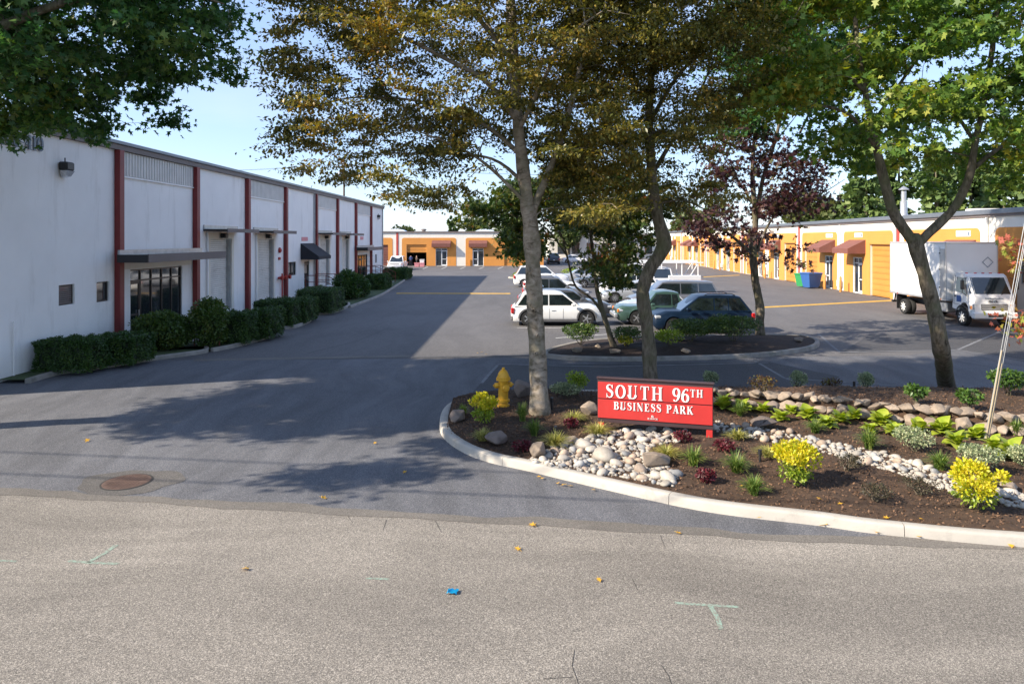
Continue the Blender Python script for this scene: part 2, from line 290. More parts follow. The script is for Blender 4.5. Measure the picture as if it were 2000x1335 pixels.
G = dict(
 beech=leafmat('copper_beech_leaf', [(.0, (.025, .032, .012)), (.35, (.10, .108, .026)), (.64, (.23, .195, .045)), (.88, (.31, .19, .04)), (1, (.40, .15, .025))], .34, .38, .45, clump=.45),
 maple=leafmat('maple_leaf', [(.0, (.028, .065, .018)), (.4, (.095, .185, .035)), (.7, (.24, .31, .05)), (.92, (.42, .34, .045)), (1, (.40, .12, .025))], .38, .45, .35, clump=.5),
 maple_dark=leafmat('dark_maple_leaf', [(.0, (.018, .055, .018)), (.5, (.048, .12, .032)), (.82, (.11, .18, .035)), (1, (.28, .26, .04))], .36, .42, .35, clump=.4),
 maple_isl=leafmat('island_maple_leaf', [(.0, (.02, .045, .014)), (.5, (.05, .09, .02)), (.78, (.14, .14, .025)), (.92, (.24, .06, .03)), (1, (.3, .08, .05))], .33, .42, .6, clump=.5),
 purple=leafmat('purple_maple_leaf', [(.0, (.022, .014, .018)), (.45, (.055, .02, .026)), (.7, (.09, .04, .03)), (.85, (.08, .10, .025)), (1, (.16, .16, .03))], .30, .4, .6, clump=.35),
 conifer=leafmat('fir_needles', [(.0, (.03, .06, .018)), (.5, (.075, .125, .03)), (1, (.17, .21, .05))], .15, .6, .25, clump=.5),
 far=leafmat('far_tree_leaf', [(.0, (.03, .05, .015)), (.5, (.06, .085, .02)), (1, (.13, .13, .03))], .2, .6, .2, clump=.5),
 hedge=leafmat('hedge_leaf', [(.0, (.018, .045, .012)), (.6, (.045, .10, .02)), (1, (.12, .18, .03))], .2, .35, 1.5, clump=.4),
 rhodo=leafmat('rhododendron_leaf', [(.0, (.03, .065, .016)), (.6, (.07, .125, .025)), (1, (.17, .18, .035))], .2, .35, 1.5, clump=.4),
 yellow=leafmat('golden_leaf', [(.0, (.16, .28, .015)), (.3, (.42, .45, .02)), (.65, (.72, .60, .035)), (1, (.80, .72, .18))], .35, .4, 4, clump=.35),
 lime=leafmat('lime_leaf', [(.0, (.10, .18, .02)), (.6, (.25, .33, .035)), (1, (.40, .45, .08))], .35, .4, 4, clump=.3),
 vari=leafmat('variegated_leaf', [(.0, (.09, .14, .06)), (.5, (.25, .30, .16)), (.8, (.50, .52, .30)), (1, (.62, .60, .38))], .25, .5, 4, clump=.25),
 green=leafmat('shrub_leaf', [(.0, (.03, .07, .015)), (.6, (.07, .14, .025)), (1, (.16, .22, .05))], .3, .4, 3, clump=.3),
 redleaf=leafmat('crimson_leaf', [(.0, (.04, .014, .012)), (.5, (.10, .014, .022)), (1, (.20, .035, .045))], .25, .45, 5, clump=.3),
 nandina=leafmat('dark_nandina_leaf', [(.0, (.025, .03, .015)), (.6, (.06, .05, .03)), (.9, (.10, .09, .05)), (1, (.25, .02, .02))], .25, .45, 5, clump=.2),
 brownshrub=leafmat('rusty_shrub_leaf', [(.0, (.04, .025, .012)), (.5, (.10, .05, .02)), (.8, (.14, .12, .03)), (1, (.20, .22, .05))], .3, .45, 5, clump=.3),
 sedge=leafmat('golden_sedge_blade', [(.0, (.14, .17, .03)), (.6, (.38, .36, .09)), (1, (.58, .52, .22))], .3, .5, 6, clump=.2),
 liriope=leafmat('green_grass_blade', [(.0, (.05, .10, .02)), (.6, (.14, .22, .04)), (1, (.35, .38, .10))], .3, .5, 6, clump=.2),
 fall=leafmat('fallen_leaf_colour', [(.0, (.35, .14, .02)), (.5, (.60, .32, .03)), (1, (.68, .45, .05))], .2, .6, 6, clump=.1),
 vine=leafmat('vine_leaf', [(.0, (.12, .20, .03)), (.4, (.30, .28, .05)), (.6, (.40, .10, .06)), (1, (.50, .16, .12))], .35, .5, 6, clump=.2),
)
for k in ('hosta',):
    m = leafmat('hosta_leaf', [(.0, (.12, .22, .02)), (.5, (.30, .38, .035)), (1, (.50, .50, .10))], .35, .4, 5, clump=.8); G[k] = m

def bark(name, dark, mid, light, stretch, scale, patch):
    m = bpy.data.materials.new(name); m.use_nodes = True; nt = m.node_tree; b = nt.nodes['Principled BSDF']; L = nt.links.new; b.inputs['Roughness'].default_value = .88; b.inputs['Specular IOR Level'].default_value = .25
    tc = N(nt, 'ShaderNodeTexCoord'); mp = N(nt, 'ShaderNodeMapping'); mp.inputs['Scale'].default_value = stretch; L(tc.outputs['Object'], mp.inputs[0])
    n1 = N(nt, 'ShaderNodeTexNoise', Scale=scale, Detail=7, Roughness=.68); n1.inputs['Distortion'].default_value = .5; L(mp.outputs[0], n1.inputs['Vector'])
    n2 = N(nt, 'ShaderNodeTexNoise', Scale=2.3, Detail=5, Roughness=.6); L(tc.outputs['Object'], n2.inputs['Vector'])
    cr = nt.nodes.new('ShaderNodeValToRGB'); e = cr.color_ramp.elements; e[0].position = .36; e[0].color = dark+(1,); e[1].position = .68; e[1].color = light+(1,); x = e.new(.48); x.color = mid+(1,); L(n1.outputs[0], cr.inputs[0])
    r2 = nt.nodes.new('ShaderNodeValToRGB'); r2.color_ramp.elements[0].position = .46; r2.color_ramp.elements[1].position = .64; r2.color_ramp.elements[1].color = (.75, .75, .75, 1); L(n2.outputs[0], r2.inputs[0])
    mx = N(nt, 'ShaderNodeMixRGB'); mx.inputs[2].default_value = patch+(1,); L(r2.outputs[0], mx.inputs[0]); L(cr.outputs[0], mx.inputs[1]); L(mx.outputs[0], b.inputs['Base Color'])
    bp = N(nt, 'ShaderNodeBump', Strength=.9); bp.inputs['Distance'].default_value = .03; L(n1.outputs[0], bp.inputs['Height']); L(bp.outputs[0], b.inputs['Normal']); return m
M['bark'] = bark('smooth_grey_bark', (.09, .072, .048), (.25, .205, .155), (.41, .355, .285), (1.5, 1.5, 2.4), 2.6, (.15, .135, .085))
M['bark_dark'] = bark('dark_bark', (.045, .036, .024), (.12, .098, .07), (.22, .185, .14), (3.2, 3.2, .9), 3.5, (.10, .10, .05))
# ---------------------------------------------------------------- foliage tools
TM = {
 'oval': (np.array([(0,0,0),(.5,-.29,.07),(1,0,-.06),(.5,.29,.07)], float), np.array([(0,1,2),(0,2,3)])),
 'card': (np.array([(0,-.35,0),(.9,-.45,.1),(1.1,.4,-.08),(.1,.45,.12)], float), np.array([(0,1,2),(0,2,3)])),
 'maple': (np.array([(0,0,0),(.08,-.46,.06),(.34,-.2,0),(.72,-.5,.05),(.62,-.16,0),(1.05,0,-.1),(.62,.16,0),(.72,.5,.05),(.34,.2,0),(.08,.46,.06)], float), np.array([(0,1,2,3,4,5,6,7,8,9)])),
 'blade': (np.array([(0,-.03,0),(0,.03,0),(.5,.035,.0),(.5,-.035,0),(1,0,0)], float), None),
}
def leaf_arrays(Pn, size, tmpl, rng, D=None, up=.6, dmix=.5, nmix=None):
    n = len(Pn); R = rng.normal(size=(n, 3)); d = R/np.linalg.norm(R, axis=1)[:, None]
    d[:, 2] -= .25
    if D is not None: d = d*(1-dmix)+D*dmix
    d /= np.linalg.norm(d, axis=1)[:, None]+1e-9
    nn = rng.normal(size=(n, 3)); nn /= np.linalg.norm(nn, axis=1)[:, None]; nn = nn*(1-up)+np.array([0, 0, 1.0])*up
    if nmix is not None: nn = nn*.5+nmix*.8
    nn -= d*(nn*d).sum(1)[:, None]; nn /= np.linalg.norm(nn, axis=1)[:, None]+1e-9
    s = np.cross(nn, d); T, Fc = TM[tmpl]; sz = np.broadcast_to(size, (n,))
    V = Pn[:, None, :]+(T[None, :, 0, None]*d[:, None, :]+T[None, :, 1, None]*s[:, None, :]+T[None, :, 2, None]*nn[:, None, :])*sz[:, None, None]
    Fa = Fc[None]+(np.arange(n)*len(T))[:, None, None]
    return V.reshape(-1, 3), Fa.reshape(-1, Fc.shape[1])
def inpoly(x, y, poly):
    c = np.zeros(len(x), bool); j = len(poly)-1
    for i in range(len(poly)):
        xi, yi = poly[i]; xj, yj = poly[j]
        c ^= ((yi > y) != (yj > y)) & (x < (xj-xi)*(y-yi)/(yj-yi+1e-12)+xi); j = i
    return c
def crown_targets(polys, Yc, dep, n, rng, holes=(), gap=.0):
    """points in a crown volume: outline given at the crown's own distance Yc, round in plan"""
    out = []
    allp = np.concatenate([np.array(p, float) for p in polys]); x0, y0 = allp.min(0); x1, y1 = allp.max(0)
    while len(out) < n:
        x = rng.uniform(x0, x1, 4000); y = rng.uniform(y0, y1, 4000); k = np.zeros(4000, bool)
        for p in polys: k |= inpoly(x, y, p)
        for h in holes: k &= ~(((x-h[0])/h[2])**2+((y-h[1])/h[3])**2 < 1)
        x = x[k]; y = y[k]; cx = (x0+x1)/2
        hw = np.sqrt(np.maximum(.12, 1-((x-cx)/((x1-x0)/2))**2))
        yy = Yc+rng.uniform(-1, 1, len(x))*dep*hw
        X_ = (x-1000)/F*Yc; Z_ = H+(HZ-y)*Yc/F; g_ = np.sin(X_*2.1+Z_*1.3+yy)+np.sin(X_*-1.2+Z_*3.4+1.7)+np.sin(yy*2.2+Z_*2.0+.4)+.6*np.sin(X_*4.6-Z_*3.9+yy*3)
        for a, b, c in zip(X_[g_ > gap], yy[g_ > gap], Z_[g_ > gap]): out.append((a, b, c))
    return np.array(out[:n])
def knots(root, pts, m):
    for p, r in pts:
        b = MB(); b.lathe([(0, .02), (r*.35, -.008), (r*.6, -.035), (r*.85, -.03), (r*1.15, .03), (0, .05)], 14, tuple(Vector(p)-Vector(root.location)), 'y'); b.build('knot', m, root, smooth=True)
def tree(name, label, cat, skel, targets, leaf, lm, barkm, seed, lsize, lper, spread=.45, flat=.35, tmpl='oval', group=None, twig=.006, up=.6, droop=.12, bare=(), base=None, kids=1.0):
    rng = np.random.default_rng(seed); root = empty(name, base or tuple(skel[0][0][0]), 0, label, cat, group); b0 = Vector(root.location)
    tr = MB(); br = MB(); nodes = []; rad = []
    for si, (pts, rr) in enumerate(skel):
        # smooth resample (Catmull-Rom)
        pts = [Vector(p) for p in pts]; Q = []; RR = []
        for i in range(len(pts)-1):
            p0, p1, p2, p3 = pts[max(i-1, 0)], pts[i], pts[i+1], pts[min(i+2, len(pts)-1)]
            k = max(2, int((p2-p1).length/.22))
            for j in range(k):
                t = j/k; Q.append(.5*((2*p1)+(p2-p0)*t+(2*p0-5*p1+4*p2-p3)*t*t+(3*p1-p0-3*p2+p3)*t**3)); RR.append(rr[i]*(1-t)+rr[i+1]*t)
        Q.append(pts[-1]); RR.append(rr[-1])
        if si == 0:   # root flare and slight irregular girth
            RR = [r*(1+.22*math.exp(-max(0, (q.z-pts[0].z))/.16))*(1+.04*math.sin(i*1.7)+.03*rng.normal()) for i, (q, r) in enumerate(zip(Q, RR))]
        else: RR = [r*(1+.04*rng.normal()) for r in RR]
        (tr if si == 0 or rr[0] > .09 else br).tube([q-b0 for q in Q], RR, 22 if rr[0] > .1 else 8)
        for q, r in zip(Q[2:], RR[2:]): nodes.append(tuple(q)); rad.append(r)
    nodes = list(nodes); T = np.asarray(targets)
    NA = np.zeros((len(nodes)+len(T)*9+10, 3)); RA = np.zeros(len(NA)); nn = len(nodes); NA[:nn] = nodes; RA[:nn] = rad
    z0 = np.array(nodes)[:, 2].min()+.0
    dist = np.array([np.min(np.linalg.norm(NA[:nn]-t, axis=1)) for t in T]); order = np.argsort(dist)
    LP = []; LD = []
    for ti in order:
        t = T[ti]; dv = NA[:nn]-t; d = np.sqrt((dv**2).sum(1)); pen = d+np.where(NA[:nn, 2] > t[2]+.3, .5, 0)+.35*(RA[:nn] < .012)
        j = int(np.argmin(pen)); a = NA[j]; ln = d[j]
        if ln < .08: LP.append(t); LD.append(rng.normal(size=3)); continue
        k = max(2, min(8, int(ln/.35))); r0 = min(RA[j]*.75, .007+.013*ln); r1 = twig
        perp = rng.normal(size=3)*.10*ln; path = [a]
        for s in range(1, k+1):
            u = s/k; p = a*(1-u)+t*u+perp*math.sin(PI*u)*.6+np.array([0, 0, .10*ln*math.sin(PI*u)])+(rng.normal(size=3)*.02*ln if s < k else 0); path.append(p)
        rs = [r0+(r1-r0)*s/k for s in range(k+1)]
        br.tube([Vector(p)-b0 for p in path], rs, 5 if r0 > .012 else 3, cap=False)
        NA[nn:nn+k] = path[1:]; RA[nn:nn+k] = rs[1:]; nn += k
        dd = (path[-1]-path[0]); dd /= np.linalg.norm(dd)+1e-9; LP.append(t); LD.append(dd)
        if ln > 1.0: LP.append(path[-2]); LD.append(dd)
    from mathutils import noise as _n
    tr.v = [tuple(Vector(v)+_n.noise_vector(Vector(v)*1.9)*.022+_n.noise_vector(Vector(v)*6)*.008) for v in tr.v]
    tr.build('trunk', barkm, root, smooth=True)
    br.build('branch', barkm, root, smooth=True, kind='stuff')
    LP = np.array(LP); LD = np.array(LD); LD[:, 2] *= .5
    keep = rng.uniform(size=len(LP)) > 0
    for (bx, by, bz, brd) in bare: keep &= np.linalg.norm(LP-np.array([bx, by, bz]), axis=1) > brd
    LP = LP[keep]; LD = LD[keep]
    n = len(LP); m = rng.poisson(lper*rng.gamma(2.6, 1/2.6, n)); idx = np.repeat(np.arange(n), m); q = LP[idx]; dd = LD[idx]
    cs = (spread*(.6+.8*rng.uniform(size=n)))[idx]
    off = rng.normal(size=(len(idx), 3)); off /= np.linalg.norm(off, axis=1)[:, None]; off *= (rng.uniform(size=len(idx))**.45)[:, None]
    off *= cs[:, None]*np.array([1, 1, flat]); off += dd*(rng.uniform(-.8, .8, len(idx))*cs)[:, None]
    off[:, 2] -= droop*(off[:, 0]**2+off[:, 1]**2)/np.maximum(cs, .05)
    V, Fa = leaf_arrays(q+off-np.array(b0), lsize*rng.uniform(.65, 1.3, len(idx)), tmpl, rng, D=dd, up=up, dmix=.35)
    link('crown', np_mesh('crown', V, Fa, leaf), root)
    return root
def ellip(c, r, n, rng, shell=.4):
    d = rng.normal(size=(n, 3)); d /= np.linalg.norm(d, axis=1)[:, None]
    return np.array(c)+d*(shell+(1-shell)*rng.uniform(size=n)**.6)[:, None]*np.array(r)
def leafball(name, c, r, n, ls, leafm, rng, parent, tmpl='oval', up=.35, zmin=0, kind=None, lumps=7, shell=.55, label=None):
    """leaves spread through a lumpy rounded volume, relative to parent"""
    L0 = []; L1 = []
    cs = [(np.array(c), np.array(r)*.82)]
    for i in range(lumps):
        d = rng.normal(size=3); d /= np.linalg.norm(d); d[2] = abs(d[2])*.8
        cs.append((np.array(c)+d*np.array(r)*.62, np.array(r)*rng.uniform(.32, .5)))
    w = np.array([np.prod(k[1])**.67 for k in cs]); w /= w.sum()
    for (cc, rr), ww in zip(cs, w):
        k = max(3, int(n*ww)); p = ellip(cc, rr, k, rng, shell); d = (p-cc)/np.array(rr); L0.append(p); L1.append(d)
    p = np.concatenate(L0); d = np.concatenate(L1); k = p[:, 2] > zmin; p = p[k]; d = d[k]
    V, Fa = leaf_arrays(p, ls*rng.uniform(.6, 1.3, len(p)), tmpl, rng, D=d, up=up, dmix=.55)
    return link(name, np_mesh(name, V, Fa, leafm), parent, kind=kind, label=label)
def stems(c, r, n, rng, parent, m, rad=.006, name='stem'):
    b = MB()
    for i in range(n):
        d = rng.normal(size=3); d /= np.linalg.norm(d); d[2] = abs(d[2]); t = np.array(c)+d*np.array(r)*.75
        mid = np.array([t[0]*.45, t[1]*.45, t[2]*.55]); b.tube([(rng.normal()*.02, rng.normal()*.02, -.02), mid, t], [rad*1.6, rad, rad*.5], 4)
    return b.build(name, m, parent)
# ---------------------------------------------------------------- ground
def sheet(name, pts, z, m, **k):
    me = bpy.data.meshes.new(name); me.from_pydata([(p[0], p[1], z) for p in pts], [], [tuple(range(len(pts)))]); me.materials.append(m)
    bm = bmesh.new(); bm.from_mesh(me)
    for f in bm.faces:
        if f.normal.z < 0: f.normal_flip()
    bm.to_mesh(me); bm.free()
    k.setdefault('kind', 'structure'); return link(name, me, **k)
sheet('ground', [(-1500, -400), (1500, -400), (1500, 2500), (-1500, 2500)], -.012, M['grass_ground'])
sheet('parking_lot', [(-15.4, 13), (-13, 12), (70, 4), (60, 160), (-60, 160), (-60, 75), (-14.5, 75)], -.004, M['drive2'])
EDGE = [P(-400, 938), P(0, 965), P(250, 977), P(450, 991), P(1000, 1022), P(1250, 1037), P(1600, 1058), P(1850, 1066), P(2100, 1078), P(2600, 1100)]
def street_y(x):
    for a, b in zip(EDGE, EDGE[1:]):
        if a.x <= x <= b.x: return a.y+(b.y-a.y)*(x-a.x)/(b.x-a.x)
    e = EDGE[0] if x < EDGE[0].x else EDGE[-1]; return e.y-.128*(x-e.x)
seg = [(x, street_y(x)+.03*math.sin(x*3.1)+.02*math.sin(x*7.7)) for x in [-60+i*.4 for i in range(376)]]
sheet('street', seg+[(90.4, -30), (-60, -30)], .004, M['street'])
gut = [(x, y+.02) for x, y in seg]
sheet('gutter_band', [(x, y-.06) for x, y in gut]+[(x, y+.20+.05*math.sin(x*1.3)+.03*math.sin(x*5.1)) for x, y in gut[::-1]], .008, M['gutter'])
# driveway of newer asphalt
dr = [(x, y+.03) for x, y in seg if -40 < x < 60]
sheet('driveway', dr+[(60, 31), (26, 31), (14, 24.2), (1.0, 23.6), (-11.2, 23.3), (-15, 22.5), (-40, 22)], .0, M['drive'])
sheet('driveway_lane', [(-15, 23.4), (14, 24.2), (26, 31.2), (30, 75), (-14, 75)], .0, M['drive2'])
# dark patch and sealed seams
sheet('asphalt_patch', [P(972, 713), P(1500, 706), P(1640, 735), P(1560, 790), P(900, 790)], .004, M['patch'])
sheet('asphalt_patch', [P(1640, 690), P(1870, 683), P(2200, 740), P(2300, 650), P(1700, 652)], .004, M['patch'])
def ribbon(name, pts, w, z, m, jit=0, **k):
    pts = [Vector(p) for p in pts]; Q = []
    for a, b in zip(pts, pts[1:]):
        n = max(1, int((b-a).length/.25)); Q += [a.lerp(b, i/n) for i in range(n)]
    Q.append(pts[-1]); V = []
    for i, p in enumerate(Q):
        d = Q[min(i+1, len(Q)-1)]-Q[max(i-1, 0)]; n = Vector((-d.y, d.x, 0)).normalized(); j = random.uniform(-jit, jit); ww = w*random.uniform(1-min(.9, jit*8), 1+min(.6, jit*6)) if jit else w
        V += [(p.x+n.x*(ww/2+j), p.y+n.y*(ww/2+j), z), (p.x-n.x*(ww/2-j), p.y-n.y*(ww/2-j), z)]
    b = MB(); b.add(V, [(2*i, 2*i+1, 2*i+3, 2*i+2) for i in range(len(Q)-1)]); k.setdefault('kind', 'structure')
    return b.build(name, m, **k)
for pts in ([(972, 713), (940, 748)], [(1475, 705), (1532, 738), (1600, 762)], [(1598, 652), (1640, 688), (1870, 683), (2200, 735)], [(972, 711), (1180, 716), (1500, 708)],
            [(1870, 683), (1970, 640)], [(1532, 738), (1700, 750), (1860, 760)]):
    ribbon('sealed_seam', [P(*p) for p in pts], .10, .0075, M['seam'], .01)
for pts in ([(1122, 1270), (1118, 1300), (1127, 1325), (1132, 1345)], [(1292, 1300), (1305, 1318), (1312, 1336)], [(1235, 1130), (1245, 1152)], [(1290, 1045), (1298, 1068)], [(755, 1015), (748, 1035)],
            [(1120, 1322), (1060, 1326)], [(850, 1016), (862, 1040)], [(676, 1003), (690, 1022)]):
    q = [P(*p) for p in pts]; ribbon('road_crack', q, .006, .0075, M['crack'], .004)
for pts in ([(940, 560), (1020, 552), (1120, 548)], [(975, 595), (985, 600), (1000, 600)], [(760, 640), (700, 665), (600, 690)]):
    ribbon('road_crack', [P(*p) for p in pts], .05, .0045, M['patch'], .02)
# old concrete swale across the drive, worn paint on the speed humps
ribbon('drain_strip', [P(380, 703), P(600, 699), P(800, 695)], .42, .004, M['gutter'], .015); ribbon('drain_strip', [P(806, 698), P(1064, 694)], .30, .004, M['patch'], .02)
def hump(a, b, nm):
    d = (b-a); n = Vector((-d.y, d.x, 0)).normalized(); V = []; Fc = []
    for i in range(13):
        p = a+d*i/12
        for k in range(7): u = -1+k/3; V.append((p.x+n.x*u*.22, p.y+n.y*u*.22, .003+.05*(1-u*u)))
    for i in range(12):
        for k in range(6): Fc.append((i*7+k, i*7+k+1, (i+1)*7+k+1, (i+1)*7+k))
    bb = MB(); bb.add(V, Fc); return bb.build('speed_hump', M['yellow_line'], smooth=True, label=nm, cat='speed hump', group='yellow speed humps')
hump(P(775, 573), P(997, 573.5), 'long low yellow painted speed hump across the lane beside the left building')
hump(P(1478, 601), P(1740, 587), 'yellow painted speed hump in front of the orange doors behind the box truck')
hump(P(1372, 541), P(1442, 537.5), 'short faded yellow speed hump far off beside the row of brown awnings')
# stall lines
for i in range(5):
    x0 = 832+i*36.6; ribbon('parking_line', [P(x0-6, 525), P(x0+4, 521)], .13, .006, M['white_line'])
ribbon('parking_line', [P(1085, 660), P(1250, 648), P(1420, 642)], .1, .006, M['white_line'])
for g in (640, 622, 607, 595): ribbon('parking_line', [P(1190, g), P(1010, g)], .1, .006, M['white_line'])
# survey marks
for nm, pts, w in (('survey_mark', [(135, 1095), (180, 1099), (232, 1101)], .05), ('survey_mark', [(172, 1098), (205, 1080), (228, 1064)], .06), ('survey_mark', [(1318, 1177), (1390, 1182), (1442, 1185)], .045),
                   ('survey_mark', [(1388, 1184), (1400, 1205), (1408, 1229)], .055), ('survey_mark', [(0, 1094), (32, 1096)], .04), ('survey_mark', [(715, 1129), (760, 1131)], .04)):
    ribbon(nm, [P(*p) for p in pts], w, .0072, M['chalk'], .006)
# manhole
mc = P(248, 941); mh = empty('manhole', mc, 0, 'round rust brown manhole cover set in a dark ring of patched asphalt', 'manhole')
MB().lathe([(0.0, 0), (.40, 0), (.40, .006), (0, .006)], 40, (0, 0, .004)).build('frame', M['crack'], mh)
b = MB(); b.lathe([(0, 0), (.37, 0), (.37, .008), (.365, .011), (0, .011)], 40, (0, 0, .004)); cv = b.build('cover', M['iron'], mh)
b = MB()
for i in range(-5, 6):
    for j in range(-5, 6):
        if i*i+j*j < 27 and abs(j) > 0: b.box(i*.06-.018, i*.06+.018, j*.06-.018, j*.06+.018, .014, .020)
b.box(-.2, .2, -.012, .012, .014, .0195)
b.build('tread_stud', M['iron'], cv, kind='stuff')
pc = []
for i in range(48):
    t = 2*PI*i/48; r = .62+.05*math.sin(3*t)+.03*math.sin(7*t+1); pc.append((mc.x+r*1.35*math.cos(t)+.05, mc.y+r*1.0*math.sin(t)))
sheet('asphalt_patch', pc, .0045, M['patch2'])
# ---------------------------------------------------------------- kerbs
def crom(pts, step=.18):
    Q = []; pts = [Vector(p) for p in pts]
    for i in range(len(pts)-1):
        p0, p1, p2, p3 = pts[max(i-1, 0)], pts[i], pts[i+1], pts[min(i+2, len(pts)-1)]; k = max(2, int((p2-p1).length/step))
        for j in range(k):
            t = j/k; Q.append(.5*((2*p1)+(p2-p0)*t+(2*p0-5*p1+4*p2-p3)*t*t+(3*p1-p0-3*p2+p3)*t**3))
    Q.append(pts[-1]); return Q
def kerb(name, pts, w, h, m, joints=3.0, side=1, smooth=True, parent=None, jl=None):
    """kerb swept along its outer foot line; inside lies on `side`; split into cast lengths"""
    Q = crom(pts) if smooth else [Vector(p) for p in pts]
    root = parent or tag(empty(name), kind='structure')
    prof = [(0, -.05), (.018, h*.75), (.03, h*.93), (.05, h), (w-.03, h), (w, h-.02), (w, -.05)]
    def flush(seg):
        if len(seg) < 2: return
        V = []; n = len(prof)
        for i, p in enumerate(seg):
            d = (seg[min(i+1, len(seg)-1)]-seg[max(i-1, 0)]).normalized(); nn = Vector((-d.y, d.x, 0))*side
            e = .005*d if i == 0 else (-.005*d if i == len(seg)-1 else Vector())
            V += [(p.x+e.x+nn.x*a, p.y+e.y+nn.y*a, c) for a, c in prof]
        Fc = [(i*n+k, i*n+k+1, (i+1)*n+k+1, (i+1)*n+k) for i in range(len(seg)-1) for k in range(n-1)]+[tuple(range(n)), tuple((len(seg)-1)*n+k for k in range(n))]
        b = MB(); b.add(V, Fc); b.build('kerb_segment', m, root, smooth=40)
    acc = 0; seg = [Q[0]]
    for a, c in zip(Q, Q[1:]):
        acc += (c-a).length; seg.append(c)
        if acc >= joints: flush(seg); seg = [c]; acc = 0
    flush(seg); return root
KP = [(18, 7.65), (14, 8.15), (10, 8.68), (6.8, 9.09), (5.14, 9.5), (4.39, 9.79), (2.93, 10.29), (1.6, 11.15), (.22, 12.14), (-.34, 12.5), (-.91, 13.1), (-1.4, 14.05), (-1.61, 15.05), (-1.62, 16.2), (-1.36, 17.0), (-.7, 17.6), (.4, 17.95), (3, 18.05), (10, 17.9), (19, 17.6)]
kerb('garden_kerb', [(x, y, 0) for x, y in KP], .2, .15, M['conc'], 3.05, side=-1)
IP = [(1.19, 23.6), (2.2, 23.15), (4.15, 23.0), (7, 23.35), (8.99, 23.97), (10.96, 25.2), (12.0, 26.6), (12.3, 28.0), (11.4, 28.7), (6, 28.2), (3.2, 27.2), (1.7, 25.6), (1.1, 24.3), (1.19, 23.6)]
kerb('island_kerb', [(x, y, 0) for x, y in IP], .18, .15, M['conc_old'], 2.6, side=1)
# ---------------------------------------------------------------- garden bed relief
WL = [(3.2, 15.9), (4.7, 15.75), (5.6, 15.5), (7.2, 14.95), (8.54, 14.1), (10.1, 13.5), (12, 13.0), (19, 12.6)]
def lerpl(L0, x):
    if x <= L0[0][0]: return L0[0][1]
    for a, b in zip(L0, L0[1:]):
        if x <= b[0]: return a[1]+(b[1]-a[1])*(x-a[0])/(b[0]-a[0])
    return L0[-1][1]
KF = crom([(x, y, 0) for x, y in KP])
def front(x):
    ys = [a.y+(b.y-a.y)*(x-a.x)/(b.x-a.x) for a, b in zip(KF, KF[1:]) if (a.x-x)*(b.x-x) <= 0 and a.x != b.x and a.y < 15.5]; return min(ys) if ys else 14.8
def back(x):
    ys = [a.y+(b.y-a.y)*(x-a.x)/(b.x-a.x) for a, b in zip(KF, KF[1:]) if (a.x-x)*(b.x-x) <= 0 and a.x != b.x and b.y > 15.5]; return max(ys) if ys else 16
def bed_z(x, y):
    z = .115+.14*sm(0, 3.5, y-front(max(-1.5, x)))
    z += .27*sm(3.4, 5.2, x)*sm(-.05, .35, y-lerpl(WL, x))
    z += .035*math.sin(x*1.9+y*1.1)*math.sin(y*2.3-x*.7)
    yr = 17.3-.75*sm(2, 6, x)
    z = z*(1-sm(0, .9, y-yr))+.09*sm(0, .9, y-yr); return z
def G3(px, py, dz=0):
    z = .25
    for _ in range(12):
        p = P(px, py, z+dz); z = z*.5+.5*bed_z(p.x, p.y)
    return Vector((p.x, p.y, bed_z(p.x, p.y)))
b = MB(); NX, NY = 260, 80; xs = [-1.44+(20+1.44)*(i/NX)**1.25 for i in range(NX+1)]; V = []
for x in xs:
    f = front(x)+.17; r = back(x)-.17
    if r < f+.1: f, r = (f+r)/2-.05, (f+r)/2+.05
    for j in range(NY+1):
        y = f+(r-f)*j/NY; V.append((x, y, bed_z(x, y)+random.uniform(-.009, .012)))
b.add(V, [(i*(NY+1)+j, (i+1)*(NY+1)+j, (i+1)*(NY+1)+j+1, i*(NY+1)+j+1) for i in range(NX) for j in range(NY)])
b.build('garden_soil', M['soil'], smooth=True, kind='structure')
rng = np.random.default_rng(5)
n = 42000; cx = -1.4+rng.uniform(size=n)**1.3*15; cy = rng.uniform(9, 17.8, n); Pn = []
fx = np.array([front(x) for x in np.linspace(-1.5, 14, 300)]); bx_ = np.array([back(x) for x in np.linspace(-1.5, 14, 300)])
ff = np.interp(cx, np.linspace(-1.5, 14, 300), fx); bb_ = np.interp(cx, np.linspace(-1.5, 14, 300), bx_); k = (cy > ff+.24) & (cy < bb_-.24); cx = cx[k]; cy = cy[k]
Pn = np.array([(x, y, bed_z(x, y)+.012) for x, y in zip(cx, cy)])
V, Fa = leaf_arrays(Pn, rng.uniform(.02, .06, len(Pn)), 'oval', rng, up=.55)
link('mulch_chips', np_mesh('mulch_chips', V, Fa, M['chip']), kind='stuff')
# island soil: a low mound
def islz(x, y, inner):
    return .12+.16*inner
b = MB(); IQ = crom([(x, y, 0) for x, y in IP[:-1]]+[(1.19, 23.6, 0)], .3); cc = sum(IQ, Vector())/len(IQ); V = []; R_ = 8
for ri in range(R_+1):
    s = 1-ri/R_
    for q in IQ:
        d = q-cc; ln = d.length; u = Vector((cc.x+(q.x-cc.x)*(1-.13/ln)*s, cc.y+(q.y-cc.y)*(1-.13/ln)*s, .11+.17*sm(0, .5, 1-s)+random.uniform(-.015, .015))); V.append(tuple(u))
m_ = len(IQ); b.add(V, [(r*m_+i, r*m_+(i+1)%m_, (r+1)*m_+(i+1)%m_, (r+1)*m_+i) for r in range(R_) for i in range(m_)])
b.build('island_soil', M['island_soil'], smooth=True, kind='structure')
